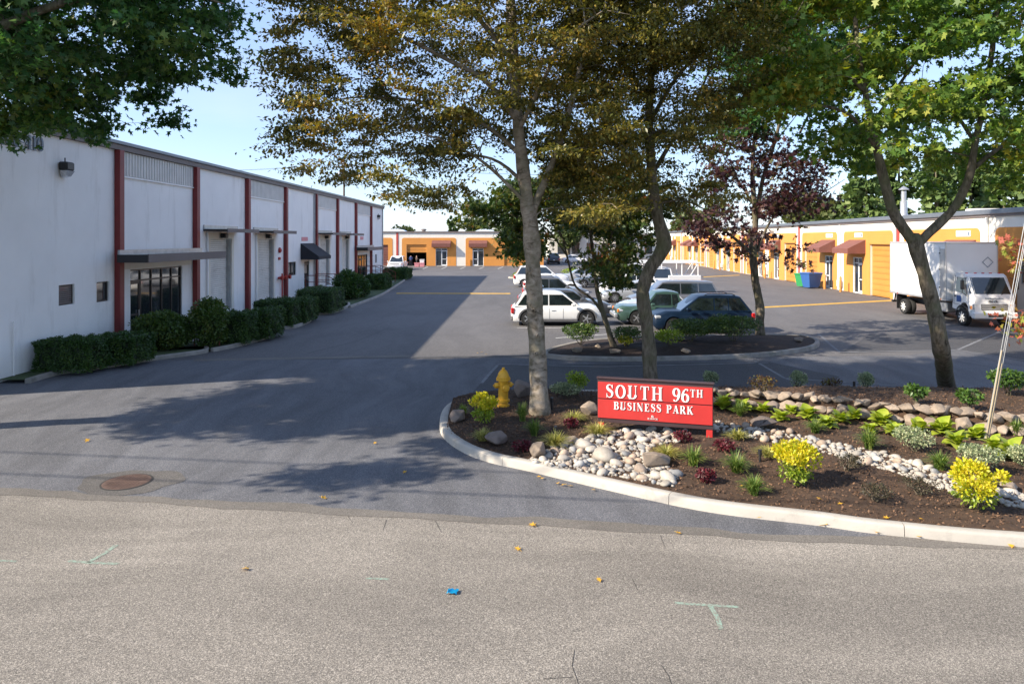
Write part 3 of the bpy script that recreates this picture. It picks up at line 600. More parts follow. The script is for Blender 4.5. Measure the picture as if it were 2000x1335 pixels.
# ---------------------------------------------------------------- lettering (vertical-stress serif drawn as strokes)
def arc(cx, cy, rx, ry, a0, a1, n=14): return [(cx+rx*math.cos(math.radians(a0+(a1-a0)*i/n)), cy+ry*math.sin(math.radians(a0+(a1-a0)*i/n))) for i in range(n+1)]
TH, TN = .168, .042
def V_(x, s0=1, s1=1, t=TH):
    r = [('r', x-t/2, x+t/2, 0, 1)]
    if s0: r.append(('r', x-t/2-.07, x+t/2+.07, 0, TN))
    if s1: r.append(('r', x-t/2-.07, x+t/2+.07, 1-TN, 1))
    return r
def vt(x): return V_(x, t=.05)
GL = {
 'S': (.62, [('s', arc(.31, .73, .21, .245, 20, 180, 12)[:0]+[(.50, .76), (.47, .88), (.40, .96), (.31, .98), (.20, .95), (.13, .86), (.13, .74), (.19, .64), (.30, .56), (.42, .48), (.50, .38), (.50, .22), (.43, .08), (.31, .02), (.20, .05), (.12, .14), (.09, .27)],
                [.045, .045, .045, .05, .09, .14, .17, .19, .19, .19, .17, .14, .09, .05, .045, .045, .045]), ('r', .49, .53, .70, .99), ('r', .07, .11, .01, .32)]),
 'O': (.80, [('c', arc(.40, .5, .30, .47, 0, 360, 32))]), '0': (.66, [('c', arc(.33, .5, .22, .47, 0, 360, 28))]),
 'C': (.74, [('c', arc(.42, .5, .31, .47, 40, 320, 26)), ('r', .64, .68, .66, .98)]),
 'U': (.82, V_(.20, 0, 1)+[('r', .60, .645, .3, 1), ('r', .52, .73, 1-TN, 1), ('c', arc(.362, .30, .26, .275, 180, 360, 16))]),
 'T': (.74, V_(.37)+[('r', .06, .68, 1-TN, 1), ('r', .06, .10, .74, 1), ('r', .64, .68, .74, 1)]),
 'H': (.86, V_(.20)+V_(.66)+[('r', .2, .66, .48, .52)]),
 'B': (.74, V_(.19)+[('c', [(.19, .978), (.38, .978)]+arc(.38, .75, .17, .228, 90, -90, 12)+[(.19, .522)]), ('c', [(.19, .522), (.40, .522)]+arc(.40, .272, .20, .25, 90, -90, 12)+[(.19, .022)])]),
 'I': (.40, V_(.20)), 'N': (.86, vt(.17)+[('r', .66, .70, 0, 1), ('r', .58, .78, .955, 1), ('d', (.14, 1), (.68, 0), .19)]),
 'E': (.70, V_(.20)+[('r', .2, .60, .955, 1), ('r', .2, .62, 0, .045), ('r', .2, .46, .48, .525), ('r', .565, .605, .74, 1), ('r', .585, .625, 0, .28), ('r', .43, .465, .38, .62)]),
 'P': (.70, V_(.19)+[('c', [(.19, .978), (.37, .978)]+arc(.37, .73, .19, .248, 90, -90, 12)+[(.19, .482)])]),
 'A': (.82, [('d', (.16, .02), (.39, .98), .05), ('d', (.64, .02), (.41, .98), .19), ('r', .24, .56, .30, .34), ('r', .06, .27, 0, TN), ('r', .50, .78, 0, TN)]),
 'R': (.80, V_(.19)+[('c', [(.19, .978), (.37, .978)]+arc(.37, .74, .18, .238, 90, -90, 12)+[(.19, .502)]), ('d', (.40, .5), (.64, .02), .19), ('r', .55, .78, 0, TN)]),
 'K': (.82, V_(.19)+[('d', (.22, .40), (.62, .98), .05), ('d', (.36, .60), (.64, .02), .19), ('r', .50, .74, .955, 1), ('r', .52, .80, 0, TN)]),
 '9': (.64, [('c', arc(.31, .69, .20, .285, 0, 360, 24)), ('s', [(.51, .69), (.50, .45), (.42, .2), (.28, .03), (.14, .06)], [.16, .16, .12, .05, .06]), ('r', .10, .19, .05, .15)]),
 '6': (.64, [('c', arc(.33, .31, .20, .285, 0, 360, 24)), ('s', [(.13, .31), (.14, .55), (.22, .8), (.36, .97), (.50, .94)], [.16, .16, .12, .05, .06]), ('r', .45, .54, .85, .95)]),
 '4': (.66, [('r', .36, .53, 0, 1), ('d', (.05, .31), (.46, .98), .05), ('r', .03, .64, .27, .315), ('r', .28, .61, 0, TN)]),
 '1': (.46, V_(.24, 1, 0)+[('d', (.10, .83), (.22, .97), .05)]), '-': (.40, [('r', .06, .34, .38, .44)]), ' ': (.42, []),
 'Z': (.70, [('r', .08, .62, .93, 1), ('r', .08, .62, 0, .07), ('d', (.14, .03), (.56, .97), .16)]),
}
def stroke(b, pts, w, y0, y1, sc, ox, oz, closed=False):
    n = len(pts); V = []
    for i, p in enumerate(pts):
        q0 = pts[max(i-1, 0)]; q1 = pts[min(i+1, n-1)]
        if closed and i in (0, n-1): q0, q1 = pts[-2], pts[1]
        dx, dy = q1[0]-q0[0], q1[1]-q0[1]; l = math.hypot(dx, dy) or 1; nx, ny = -dy/l, dx/l
        ww = w[i] if isinstance(w, list) else w if w else TN+(TH-TN)*abs(dy/l)**1.3
        for s, y in ((1, y0), (-1, y0), (1, y1), (-1, y1)): V.append((ox+(p[0]+nx*ww/2*s)*sc, y, oz+(p[1]+ny*ww/2*s)*sc))
    Fc = []
    for i in range(n-1):
        a, c = i*4, i*4+4; Fc += [(a, a+1, c+1, c), (a+2, c+2, c+3, a+3), (a, c, c+2, a+2), (a+1, a+3, c+3, c+1)]
    b.add(V, Fc+[(0, 2, 3, 1), ((n-1)*4, (n-1)*4+1, (n-1)*4+3, (n-1)*4+2)])
def glyph(b, ch, ox, oz, sc, y0, y1, bold=0):
    """glyph standing in the xz plane, front face at y0 (towards -y); small y steps keep crossing strokes apart"""
    adv, st = GL[ch]
    for i, s in enumerate(st):
        d = y0-.0004*i; e = y1
        if s[0] == 'r': b.box(ox+s[1]*sc, ox+s[2]*sc, d, e, oz+s[3]*sc, oz+s[4]*sc)
        elif s[0] == 'd': stroke(b, [s[1], s[2]], s[3], d, e, sc, ox, oz)
        elif s[0] == 'c': stroke(b, s[1], None, d, e, sc, ox, oz, s[1][0] == s[1][-1])
        else: stroke(b, s[1], s[2], d, e, sc, ox, oz)
    return adv*sc
def text_w(t, sc, tr=0): return sum((GL[c][0]+tr)*sc for c in t)
def text(t, ox, oz, sc, y0, y1, m, parent, tr=0, width=None, name='letter', rotm=None):
    k = 1
    if width: tr += (width/sc-text_w(t, 1, tr))/max(1, len(t))
    x = ox
    for c in t:
        if c != ' ':
            b = MB(); glyph(b, c, 0, 0, sc, y0, y1); b.build(name, m, parent, loc=(x, 0, oz))
        x += (GL[c][0]+tr)*sc
    return x
# ---------------------------------------------------------------- cars
def wheel_mesh(r, w, rimm, spokes=5, cache={}):
    k = (round(r, 3), round(w, 3), rimm.name, spokes)
    if k in cache: return cache[k]
    t = MB(); t.lathe([(r*.62, -w/2), (r*.93, -w/2), (r, -w*.32), (r, w*.32), (r*.93, w/2), (r*.62, w/2)], 28, axis='y')
    d = MB()
    d.lathe([(.0, -w*.36), (r*.60, -w*.36), (r*.60, -w*.30), (0, -w*.30)], 24, axis='y')
    rm = MB(); rm.lathe([(r*.58, -w*.5), (r*.64, -w*.5), (r*.64, w*.4), (r*.58, w*.4)], 28, axis='y')
    rm.v = rm.v; 
    for s in range(spokes):
        a = 2*PI*s/spokes
        ca, sa = math.cos(a), math.sin(a); hw = r*.075
        V = []
        for (rr, h2) in ((r*.06, hw*1.3), (r*.60, hw)):
            for sg in (1, -1):
                for yy in (-w*.52, -w*.42): V.append((ca*rr-sa*h2*sg, yy, sa*rr+ca*h2*sg))
        rm.add(V, [(0, 1, 3, 2), (4, 6, 7, 5), (0, 4, 5, 1), (2, 3, 7, 6), (0, 2, 6, 4), (1, 5, 7, 3)])
    rm.lathe([(0, -w*.56), (r*.13, -w*.56), (r*.15, -w*.5), (r*.15, -w*.4), (0, -w*.4)], 14, axis='y')
    # remove ring end caps problem: ring is open tube, caps at inner radius are hidden behind the dark disc
    rm.f = [f for f in rm.f if not (len(f) == 28)]; rm.mi = [0]*len(rm.f)
    cache[k] = (t.mesh('tyre', M['rubber'], 40), rm.mesh('rim', rimm, 40), d.mesh('brake_disc', M['black'], 30)); return cache[k]
def cinterp(cp, x):
    if x <= cp[0][0]: return cp[0][1]
    for a, b in zip(cp, cp[1:]):
        if x <= b[0]:
            t = (x-a[0])/(b[0]-a[0]); t = t*t*(3-2*t); return a[1]+(b[1]-a[1])*t
    return cp[-1][1]
def car(name, label, cat, paint, loc, rz, Lc, Wc, Hc, style='suv', wr=.34, clad=False, rimm=None, group='cars parked in the lot', rails=False, spokes=5, spoiler=False, belt=None, trimcol=None, cab=None, ladder=False, trunkz=None, plate=True):
    """x is forward; built from stations lofted along the length, then cabin, glass, lamps, wheels"""
    root = empty(name, loc, rz, label, cat, group); h = Lc/2; gc = .2 if style != 'sedan' else .17; rimm = rimm or M['rim']
    zb = belt or {'suv': .98, 'sedan': .88, 'hatch': .92, 'van': .98, 'pickup': .98, 'wagon': .92}[style]*Hc/{'suv': 1.68, 'sedan': 1.45, 'hatch': 1.5, 'van': 1.75, 'pickup': 1.72, 'wagon': 1.5}[style]
    xf = h-(.86 if style in ('suv', 'pickup') else .9)*Lc/4.5; xr = -h+(.84)*Lc/4.5     # wheel centres
    hood = {'suv': .90, 'sedan': .80, 'hatch': .82, 'van': .86, 'pickup': .93, 'wagon': .82}[style]*zb/.93
    cowl = {'suv': h-1.14, 'sedan': h-1.45, 'hatch': h-1.2, 'van': h-1.02, 'pickup': h-1.38, 'wagon': h-1.3}[style]*1.0
    rf = {'suv': cowl-.86, 'sedan': cowl-.85, 'hatch': cowl-.85, 'van': cowl-.85, 'pickup': cowl-.52, 'wagon': cowl-.8}[style]
    if style == 'pickup': rb0 = rf-(cab or 1.25); rbb = rb0-.16
    elif style == 'sedan': rb0 = -h+1.25; rbb = -h+.72
    elif style == 'wagon' : rb0 = -h+.62; rbb = -h+.22
    elif style == 'hatch': rb0 = -h+.75; rbb = -h+.26
    elif style == 'suv': rb0 = -h+.62; rbb = -h+.15
    else: rb0 = -h+.50; rbb = -h+.16
    if style == 'pickup': top = [(-h, zb-.02), (rbb-.1, zb-.02), (rbb, zb), (cowl, zb), (cowl+.1, zb-.01), (h-.25, hood), (h-.06, hood-.1), (h, hood-.3)]
    else:
        tz = trunkz or (zb+.02 if style == 'sedan' else zb)
        top = [(-h, tz-.28), (-h+.05, tz-.08), (-h+.18, tz), (rbb+.05, tz), (cowl, zb), (h-.6, hood+.03), (h-.2, hood-.08), (h-.05, hood-.2), (h, hood-.38)]
    xs = sorted(set([round(-h+Lc*i/34, 4) for i in range(35)]+[round(c+wr*1.16*math.cos(PI*k/12), 4) for c in (xf, xr) for k in range(13)]+[-h+.03, h-.03, h-.1, -h+.1]))
    prev = None; X2 = []
    for x in xs:
        if prev is None or x-prev > .015: X2.append(x); prev = x
    xs = X2; rings = []
    Wh = Wc/2
    for x in xs:
        u = abs(x)/h; tp = 1-.13*u**7-(.05*u**22); w = Wh*tp; zt = cinterp(top, x)
        gb = gc+.16*max(0, (u-.93)/.07)**2; ar = gb
        for c in (xf, xr):
            if abs(x-c) < wr*1.17: ar = max(ar, wr+math.sqrt(max(0, (wr*1.17)**2-(x-c)**2)))
        ar = min(ar, zt-.12); zs = max(zt-.13, ar+.03); zmid = max(gb+.34*(zt-gb), ar+.015); zm2 = max(gb+.66*(zt-gb), ar+.025)
        cr_ = .02 if style != 'pickup' else .012
        rings.append([(w*.55, gb+.02 if ar == gb else ar), (w*.93, ar), (w*.985, max(ar, gb+.05)+.002), (w, zmid), (w*.99, zm2), (w*.955, zs+.03), (w*.90, zt-.02), (w*.72, zt+cr_*.5), (w*.3, zt+cr_), ])
    n = len(rings[0]); b = MB(); V = []
    for x, r in zip(xs, rings): V += [(x, y, z) for y, z in r]+[(x, -y, z) for y, z in r[::-1]]
    m = 2*n; Fc = [(i*m+k, i*m+(k+1)%m, (i+1)*m+(k+1)%m, (i+1)*m+k) for i in range(len(xs)-1) for k in range(m)]
    Fc += [tuple(range(m)), tuple((len(xs)-1)*m+k for k in range(m))]; b.add(V, Fc); b.build('body', paint, root, smooth=50)
    MB().box(-h+.3, h-.3, -Wh+.27, Wh-.27, gc+.02, zb-.25).build('underbody', M['black'], root)
    # cabin
    zr = Hc-.02
    prof = [(cowl+.02, zb-.03), (rf, zr-.045), (rf-.30, zr-.0), ((rf+rb0)/2, zr+.012), (rb0+.25, zr-.012), (rb0, zr-.06), (rbb, zb-.03)]
    def hw(z): return Wh*(.905-.185*(z-zb)/(zr-zb))
    V = []; n = len(prof)
    rows = ((1, 0, 0), (1, .0, 0), (1, .11, .045), (0, 0, .05), (-1, .11, .045), (-1, 0, 0))
    for sgn, ins, dz in ((1, 0, -.03), (1, .10, .022), (0, 0, .035), (-1, .10, .022), (-1, 0, -.03)):
        for i, (x, z) in enumerate(prof):
            roof = 0 < i < n-1; y = hw(z)*sgn-(ins*sgn); V.append((x, y, z+(dz*.6 if roof else 0)))
    Fc = [(r*n+i, r*n+i+1, (r+1)*n+i+1, (r+1)*n+i) for r in range(4) for i in range(n-1)]
    Fc += [tuple(range(n)), tuple(4*n+i for i in range(n))]
    b = MB(); b.add(V, Fc); b.build('cabin', paint, root, smooth=35)
    z0 = zb+.035; z1 = zr-.125; fx = lambda z: cowl+.02+(rf-cowl-.02)*(z-zb+.03)/(zr-.045-zb+.03); rx = lambda z: rbb+(rb0-rbb)*(z-zb+.03)/(zr-.06-zb+.03)
    pl = .055
    if style == 'pickup': cuts = [rf-.95*(.5+.5*(cab or 1.25)/1.9)] if (cab or 1.25) != 1.2 else []
    elif style == 'sedan': cuts = [(rf+rb0)/2-.05]
    elif style == 'hatch': cuts = [(rf+rb0)/2+.0]
    else: cuts = [rf-.62*(rf-rb0)/2.0-.1, rb0+.45*(rf-rb0)/2.0+.1] if style != 'pickup' else []
    if style in ('suv', 'van', 'wagon'): cuts = [rf-.33*(rf-rb0)-.05, rf-.70*(rf-rb0)]
    edges = [None]+cuts+[None]
    for sgn in (1, -1):
        for i in range(len(edges)-1):
            a0, a1 = (fx(z0)-.12, fx(z1)-.09) if edges[i] is None else (edges[i]-pl/2, edges[i]-pl/2)
            c0, c1 = (rx(z0)+.12, rx(z1)+.10) if edges[i+1] is None else (edges[i+1]+pl/2, edges[i+1]+pl/2)
            a1 = min(a0, a1); c1 = max(c1, c0)
            if a1-c1 < .1: c1 = a1-.1
            q = [(a0, z0), (a1, z1), (c1, z1), (c0, z0)]
            bb = MB(); bb.add([(x, sgn*(hw(z)+.004), z) for x, z in q]+[(x, sgn*(hw(z)-.02), z) for x, z in q], [(0, 1, 2, 3), (7, 6, 5, 4), (0, 4, 5, 1), (1, 5, 6, 2), (2, 6, 7, 3), (3, 7, 4, 0)])
            bb.build('side_window', M['glass_car'], root)
    def glassq(nm, xa, za, xb, zb_, sg):
        nx, nz = (za-zb_)*-1, (xb-xa)*-1; l = math.hypot(nx, nz); nx, nz = abs(nx)/l*sg*.008, abs(nz)/l*.008
        ya, yb = hw(za)-.07, hw(zb_)-.10; bb = MB(); V = [(xa+nx, -ya, za+nz), (xa+nx, ya, za+nz), (xb+nx, yb, zb_+nz), (xb+nx, -yb, zb_+nz)]
        bb.add(V+[(x-sg*.03, y, z-.02) for x, y, z in V], [(0, 1, 2, 3), (7, 6, 5, 4), (0, 4, 5, 1), (1, 5, 6, 2), (2, 6, 7, 3), (3, 7, 4, 0)]); bb.build(nm, M['glass_car'], root)
    glassq('windshield', fx(zb+.02), zb+.02, fx(zr-.09), zr-.09, 1); glassq('rear_window', rx(zb+.04), zb+.04, rx(zr-.1), zr-.1, -1)
    # seams, handles, sills
    se = MB()
    def seamx(x):
        i = min(range(len(xs)), key=lambda k: abs(xs[k]-x)); r = rings[i]
        for s in (1, -1): se.tube([(xs[i], s*(r[k][0]+.001), r[k][1]) for k in range(2, 6)], .006, 4)
    for x in [rf+.05 if style != 'pickup' else cowl-.05]+cuts+([rb0-.02] if style in ('pickup',) else []): seamx(x)
    se.build('door_seam', M['black'], root)
    for s in (1, -1):
        for x in (cuts or [rb0+.1])[:2]:
            MB().box(x+.10, x+.30, s*(Wh*.985), s*(Wh*.985+.03), zb-.20, zb-.165, .01).build('door_handle', trimcol or paint, root)
        MB().box(fx(zb)-.42, fx(zb)-.22, s*(Wh+.02), s*(Wh+.20), zb-.0, zb+.15, .04).build('mirror', trimcol or paint, root)
        # lamps
        MB().box(h-.34, h-.055, s*(Wh*.62), s*(Wh*.93), hood-.30, hood-.16, .04).build('headlight', M['lamp_clear'], root)
        if style == 'pickup': MB().box(h-.12, h-.02, s*Wh*.86, s*(Wh*.935), hood-.30, hood-.14, .02).build('turn_signal', M['lamp_amber'], root)
        tl = (zb-.36, zb-.06) if style in ('sedan', 'hatch', 'wagon') else (zb-.42, zb-.06)
        MB().box(-h+.0, -h+.17, s*Wh*.70, s*Wh*.95, tl[0]+.06, tl[1]-.02, .04).build('taillight', M['lamp_red'], root)
        for c in (xf, xr):   # arch lips
            lip = MB(); V = []; K = 16
            for k in range(K+1):
                a = PI*k/K*1.0
                for rr in (wr*1.14, wr*1.14+(.075 if clad else .025)):
                    for yy in (Wh*.90, Wh*1.0+.006): V.append((c+rr*math.cos(a), s*yy, wr+rr*math.sin(a)))
            Fc = []
            for k in range(K): a = k*4; Fc += [(a, a+1, a+5, a+4), (a+1, a+3, a+7, a+5), (a+3, a+2, a+6, a+7)]
            lip.add(V, Fc); lip.build('wheel_arch', M['grey_plastic'] if clad else paint, root, smooth=40)
    g = MB(); g.box(h-.12, h-.005, -Wh*.58, Wh*.58, hood-.34, hood-.17, .02); g.box(h-.14, h+.0, -Wh*.7, Wh*.7, gc+.12, gc+.28, .03); g.build('grille', M['plastic'], root)
    if style == 'pickup':
        MB().box(h-.06, h+.12, -Wh*.95, Wh*.95, gc+.16, gc+.36, .04).build('front_bumper', M['galv'], root)
        MB().box(-h-.12, -h+.04, -Wh*.92, Wh*.92, gc+.16, gc+.32, .04).build('rear_bumper', M['galv'], root)
        MB().box(-h+.1, rbb-.06, -Wh+.12, Wh-.12, zb+.0, zb+.012).build('bed_shade_sheet', M['black'], root)  # flat black sheet, shade of the open load bed put into its colour
    elif clad:
        MB().box(h-.22, h+.015, -Wh*.86, Wh*.86, gc+.05, gc+.22, .05).build('front_bumper', M['grey_plastic'], root)
        MB().box(-h-.015, -h+.28, -Wh*.88, Wh*.88, gc+.05, gc+.30, .05).build('rear_bumper', M['grey_plastic'], root)
        for s in (1, -1): MB().box(xr+wr*1.2, xf-wr*1.2, s*(Wh*.93), s*(Wh*1.0+.006), gc+.01, gc+.15, .02).build('sill', M['grey_plastic'], root)
    if plate: MB().box(h+.0, h+.016, -.15, .15, gc+.30, gc+.42).build('licence_plate', M['plate'], root); MB().box(-h-.016, -h, -.15, .15, zb-.42, zb-.29).build('licence_plate', M['plate'], root)
    if rails:
        for s in (1, -1):
            y = s*(hw(zr)-.08); MB().tube([(rf-.25, y, zr-.02), (rf-.4, y, zr+.055), (rb0+.35, y, zr+.055), (rb0+.2, y, zr-.01)], .018, 6).build('roof_rail', M['black'], root)
    if spoiler: MB().box(rb0-.16, rb0+.1, -hw(zr)+.1, hw(zr)-.1, zr-.06, zr-.02, .015).build('spoiler', paint, root)
    tw, rw, dw = wheel_mesh(wr, .22, rimm, spokes)
    for x in (xf, xr):
        for s in (1, -1):
            w = empty('wheel', (x, s*(Wh-.12), wr), PI if s > 0 else 0); w.parent = root
            link('tyre', tw, w); link('rim', rw, w); link('brake_disc', dw, w)
    return root
PT = {}
def paint(nm, col, metal=.35):
    if nm not in PT: PT[nm] = mat(nm, col, .3, .03, 1.2, metal=metal, coat=.5 if nm != 'navy_blue_paint' else .12, spec=.5 if nm != 'navy_blue_paint' else .25)
    return PT[nm]
# ---------------------------------------------------------------- buildings
class Fac:
    """a facade: d = distance out of the wall face, y along it, z up"""
    def __init__(s, root, sg): s.r = root; s.s = sg
    def box(s, name, m, d0, d1, y0, y1, z0, z1, b=0, parent=None, **k):
        mb = MB(); mb.box(s.s*d0, s.s*d1, y0, y1, z0, z1, b); return mb.build(name, m, parent or s.r, **k)
    def wall(s, name, m, d, th, y0, y1, z0, z1, holes, parent=None, **k):
        ys = sorted({y0, y1}|{h[0] for h in holes}|{h[1] for h in holes}); zs = sorted({z0, z1}|{h[2] for h in holes}|{h[3] for h in holes})
        ys = [y for y in ys if y0 <= y <= y1]; zs = [z for z in zs if z0 <= z <= z1]
        V = []; Fc = []; ix = {}
        def v(d_, y, z):
            key = (round(d_, 4), round(y, 4), round(z, 4))
            if key not in ix: ix[key] = len(V); V.append((s.s*d_, y, z))
            return ix[key]
        def hole(i, j):
            if i < 0 or j < 0 or i >= len(ys)-1 or j >= len(zs)-1: return True
            cy, cz = (ys[i]+ys[i+1])/2, (zs[j]+zs[j+1])/2; return any(h[0] < cy < h[1] and h[2] < cz < h[3] for h in holes)
        for i in range(len(ys)-1):
            for j in range(len(zs)-1):
                if hole(i, j): continue
                a, b_, c, e = ys[i], ys[i+1], zs[j], zs[j+1]
                Fc.append((v(d, a, c), v(d, b_, c), v(d, b_, e), v(d, a, e))); Fc.append((v(d-th, a, c), v(d-th, a, e), v(d-th, b_, e), v(d-th, b_, c)))
                if hole(i-1, j): Fc.append((v(d, a, c), v(d, a, e), v(d-th, a, e), v(d-th, a, c)))
                if hole(i+1, j): Fc.append((v(d, b_, c), v(d-th, b_, c), v(d-th, b_, e), v(d, b_, e)))
                if hole(i, j-1): Fc.append((v(d, a, c), v(d-th, a, c), v(d-th, b_, c), v(d, b_, c)))
                if hole(i, j+1): Fc.append((v(d, a, e), v(d, b_, e), v(d-th, b_, e), v(d-th, a, e)))
        mb = MB(); mb.add(V, Fc); return mb.build(name, m, parent or s.r, **k)
    def window(s, y0, y1, z0, z1, fm, d=-.06, mull=0, fw=.05, glass=None):
        f = MB(); 
        for a in ((y0, y1, z0, z0+fw), (y0, y1, z1-fw, z1), (y0, y0+fw, z0+fw, z1-fw), (y1-fw, y1, z0+fw, z1-fw)): f.box(s.s*(d-.04), s.s*(d+.05), *a)
        for k in range(mull):
            yy = y0+(y1-y0)*(k+1)/(mull+1); f.box(s.s*(d-.035), s.s*(d+.045), yy-.02, yy+.02, z0+fw, z1-fw)
        w = f.build('window', fm, s.r); s.box('pane', glass or M['glass'], d-.01, d+.01, y0+fw, y1-fw, z0+fw, z1-fw, parent=w); return w
    def entry(s, y0, y1, z0, z1, n, door=0, fm=None, transom=None, d=-.1):
        """shopfront: n bays of glass in a metal frame, bay `door` is the door"""
        fm = fm or M['alu_white']; fr = MB(); w = .06; t = transom or z1-.45; dd = (s.s*(d-.05), s.s*(d+.05))
        fr.box(*dd, y0, y1, z1-w, z1); fr.box(*dd, y0, y1, z0, z0+w*.6)
        for k in range(n+1):
            yy = y0+(y1-y0)*k/n; a, b_ = (yy, yy+w) if k == 0 else (yy-w, yy) if k == n else (yy-w/2, yy+w/2); fr.box(*dd, a, b_, z0+w*.6, z1-w)
        fr.build('shopfront_frame', fm, s.r)
        for k in range(n):
            a = y0+(y1-y0)*k/n+w/2+.01; b_ = y0+(y1-y0)*(k+1)/n-w/2-.01
            if k == 0: a += w/2
            if k == n-1: b_ -= w/2
            s.box('pane', M['glass'], d-.012, d+.008, a, b_, t+.03, z1-w)
            s.box('transom_bar', fm, d-.045, d+.045, a, b_, t-.03, t+.03)
            if k == door:
                df = MB(); 
                for q in ((a, b_, z0+.03, z0+.20), (a, b_, t-.13, t-.035), (a, a+.07, z0+.20, t-.13), (b_-.07, b_, z0+.20, t-.13), (a+.07, b_-.07, z0+1.0, z0+1.07)): df.box(s.s*(d-.03), s.s*(d+.035), *q)
                dr_ = df.build('door', fm, s.r); s.box('pane', M['glass'], d-.01, d+.01, a+.07, b_-.07, z0+.2, t-.13, parent=dr_)
                s.box('handle', M['alu'], d+.04, d+.08, b_-.12, b_-.09, z0+.9, z0+1.2, parent=dr_)
            else: s.box('pane', M['glass'], d-.012, d+.008, a, b_, z0+w*.6, t-.03)
    def garage(s, y0, y1, z0, z1, n, m, d=-.14, lip=True):
        f = MB()
        for k in range(n):
            a = z0+(z1-z0)*k/n; c = z0+(z1-z0)*(k+1)/n
            mb = MB(); mb.box(s.s*(d-.04), s.s*d, y0+.01, y1-.01, a+.004, c-.010, .006)
            if lip: mb.box(s.s*(d+.0), s.s*(d+.018), y0+.1, y1-.1, a+(c-a)*.2, a+(c-a)*.8, .008)
            mb.build('door_panel', m, s.r)
        s.box('door_backing', M['black'], d-.07, d-.045, y0, y1, z0, z1)
    def awning(s, y0, y1, zb, zt, p, m, val=.32, name='awning'):
        mb = MB(); mb.prism([(s.s*.012, zt), (s.s*p, zb+val), (s.s*p, zb), (s.s*(p-.03), zb), (s.s*(p-.04), zb+val-.03), (s.s*.012, zt-.05)], 'y', y0, y1)
        for y in (y0, y1):
            a, b_ = (y-.02, y) if y == y0 else (y, y+.02)
            mb.prism([(s.s*.012, zt), (s.s*p, zb+val), (s.s*p, zb), (s.s*.012, zb)], 'y', a, b_)
        o = mb.build(name, m, s.r)
        fr = MB()
        for k in range(1, 4): y = y0+(y1-y0)*k/4; fr.tube([(s.s*.02, y, zb+.02), (s.s*(p-.05), y, zb+.02)], .015, 6)
        fr.build('awning_frame', M['alu'], o); return o
# ---- left building
LB = empty('warehouse', (-15, 0, 0), -math.atan(.0135), 'long tall white warehouse with dark red pillars along the shaded left side', 'building')
f = Fac(LB, 1); ys = [25.3, 31.3, 37.2, 43.2, 49.6, 55.4, 61.6, 67.8]; YE = 74.06; Y0 = 17.6
def lb_y(px): return F*15/(1018-px)
DZ = [(32.9, 35.3), (38.9, 41.3), (50.9, 53.3), (57.1, 59.3)]
holes = [(26.2, 30.2, .15, 2.95), (lb_y(115), lb_y(146), 1.95, 2.62), (lb_y(189), lb_y(214), 1.88, 2.6), (44.0, 45.5, 1.75, 2.65), (47.2, 48.3, .35, 2.6), (62.4, 66.6, .45, 2.7), (70.2, 71.0, 1.7, 2.6)]+[(a, b, .55, 4.15) for a, b in DZ]
f.wall('wall', M['white_wall'], 0, .3, Y0, YE, -.1, 7.42, holes)
rb = MB(); rb.box(-42, -.32, Y0, Y0+.3, -.1, 7.42); rb.box(-42, -.32, YE-.3, YE, -.1, 7.42); rb.box(-42, -41.7, Y0+.3, YE-.3, -.1, 7.42); rb.build('back_wall', M['white_wall'], LB)
MB().box(-41.7, -.32, Y0+.3, YE-.3, 7.0, 7.3).build('roof', M['corr'], LB)
MB().box(-41.6, -.5, Y0+.35, YE-.35, -.05, -.0).build('floor', M['interior'], LB)
MB().box(-3.2, -3.0, Y0+.4, YE-.4, 0, 6.9).build('inner_wall', M['interior'], LB)
f.box('fascia', M['fascia'], -.3, .13, Y0-.13, YE+.13, 7.425, 7.62)
f.box('coping', M['coping'], -.35, .19, Y0-.19, YE+.19, 7.622, 7.76, .02)
for y in ys: f.box('pillar', M['red'], .004, .22, y-.15, y+.15, -.05, 7.42, .015)
for a, b in zip([25.3, 37.2, 49.6, 61.6], [31.3, 43.2, 55.4, 67.8]):
    mb = MB(); y = a+.17
    while y < b-.2: mb.box(.004, .045, y, min(y+.14, b-.17), 6.52, 7.41, .012); y += .2
    pan = f.box('corrugated_panel', M['corr'], .004, .018, a+.155, b-.155, 6.5, 7.415); mb.build('rib', M['corr'], pan, kind='stuff')
    f.box('drip_ledge', M['white_wall'], .004, .07, a+.155, b-.155, 6.44, 6.495)
for a, b in DZ:   # roll-up dock doors: slats are a few pixels high, one part
    mb = MB(); z = .57; k = 0
    while z < 4.12:
        mb.box(-.24, -.2+random.uniform(-.004, .008), a+.02, b-.1, z+.004, z+.092, .008); z += .098; k += 1
    mb.build('door_slat', M['dockdoor'], LB, kind='stuff')
    f.box('door_jamb', M['galv'], -.28, -.02, b-.09, b-.03, .57, 4.1); f.box('door_jamb', M['galv'], -.28, -.02, a+.0, a+.03, .57, 4.1)
    f.box('door_trim', M['cream_wall'], .004, .03, a-.28, a-.0, .5, 4.42); f.box('door_trim', M['cream_wall'], .004, .03, b, b+.28, .5, 4.42); f.box('door_lintel', M['cream_wall'], .004, .028, a, b, 4.15, 4.42)
    cz = 4.50; mb = MB(); mb.box(.0, 1.15, a-.7, b+.7, cz, cz+.1, .01)
    cn = mb.build('canopy', M['darkbronze'], LB); f.box('canopy_edge', M['fascia'], 1.152, 1.19, a-.72, b+.72, cz-.05, cz+.13, parent=cn)
    f.box('flashing', M['galv'], .004, .06, a-.7, b+.7, cz+.11, cz+.3)
    MB().box(.05, .32, (a+b)/2-.16, (a+b)/2+.16, 4.18, 4.42, .03).build('dock_lamp', M['black'], LB)
    f.box('downpipe', M['white_wall'], .02, .10, a-.42, a-.34, .1, 4.45)
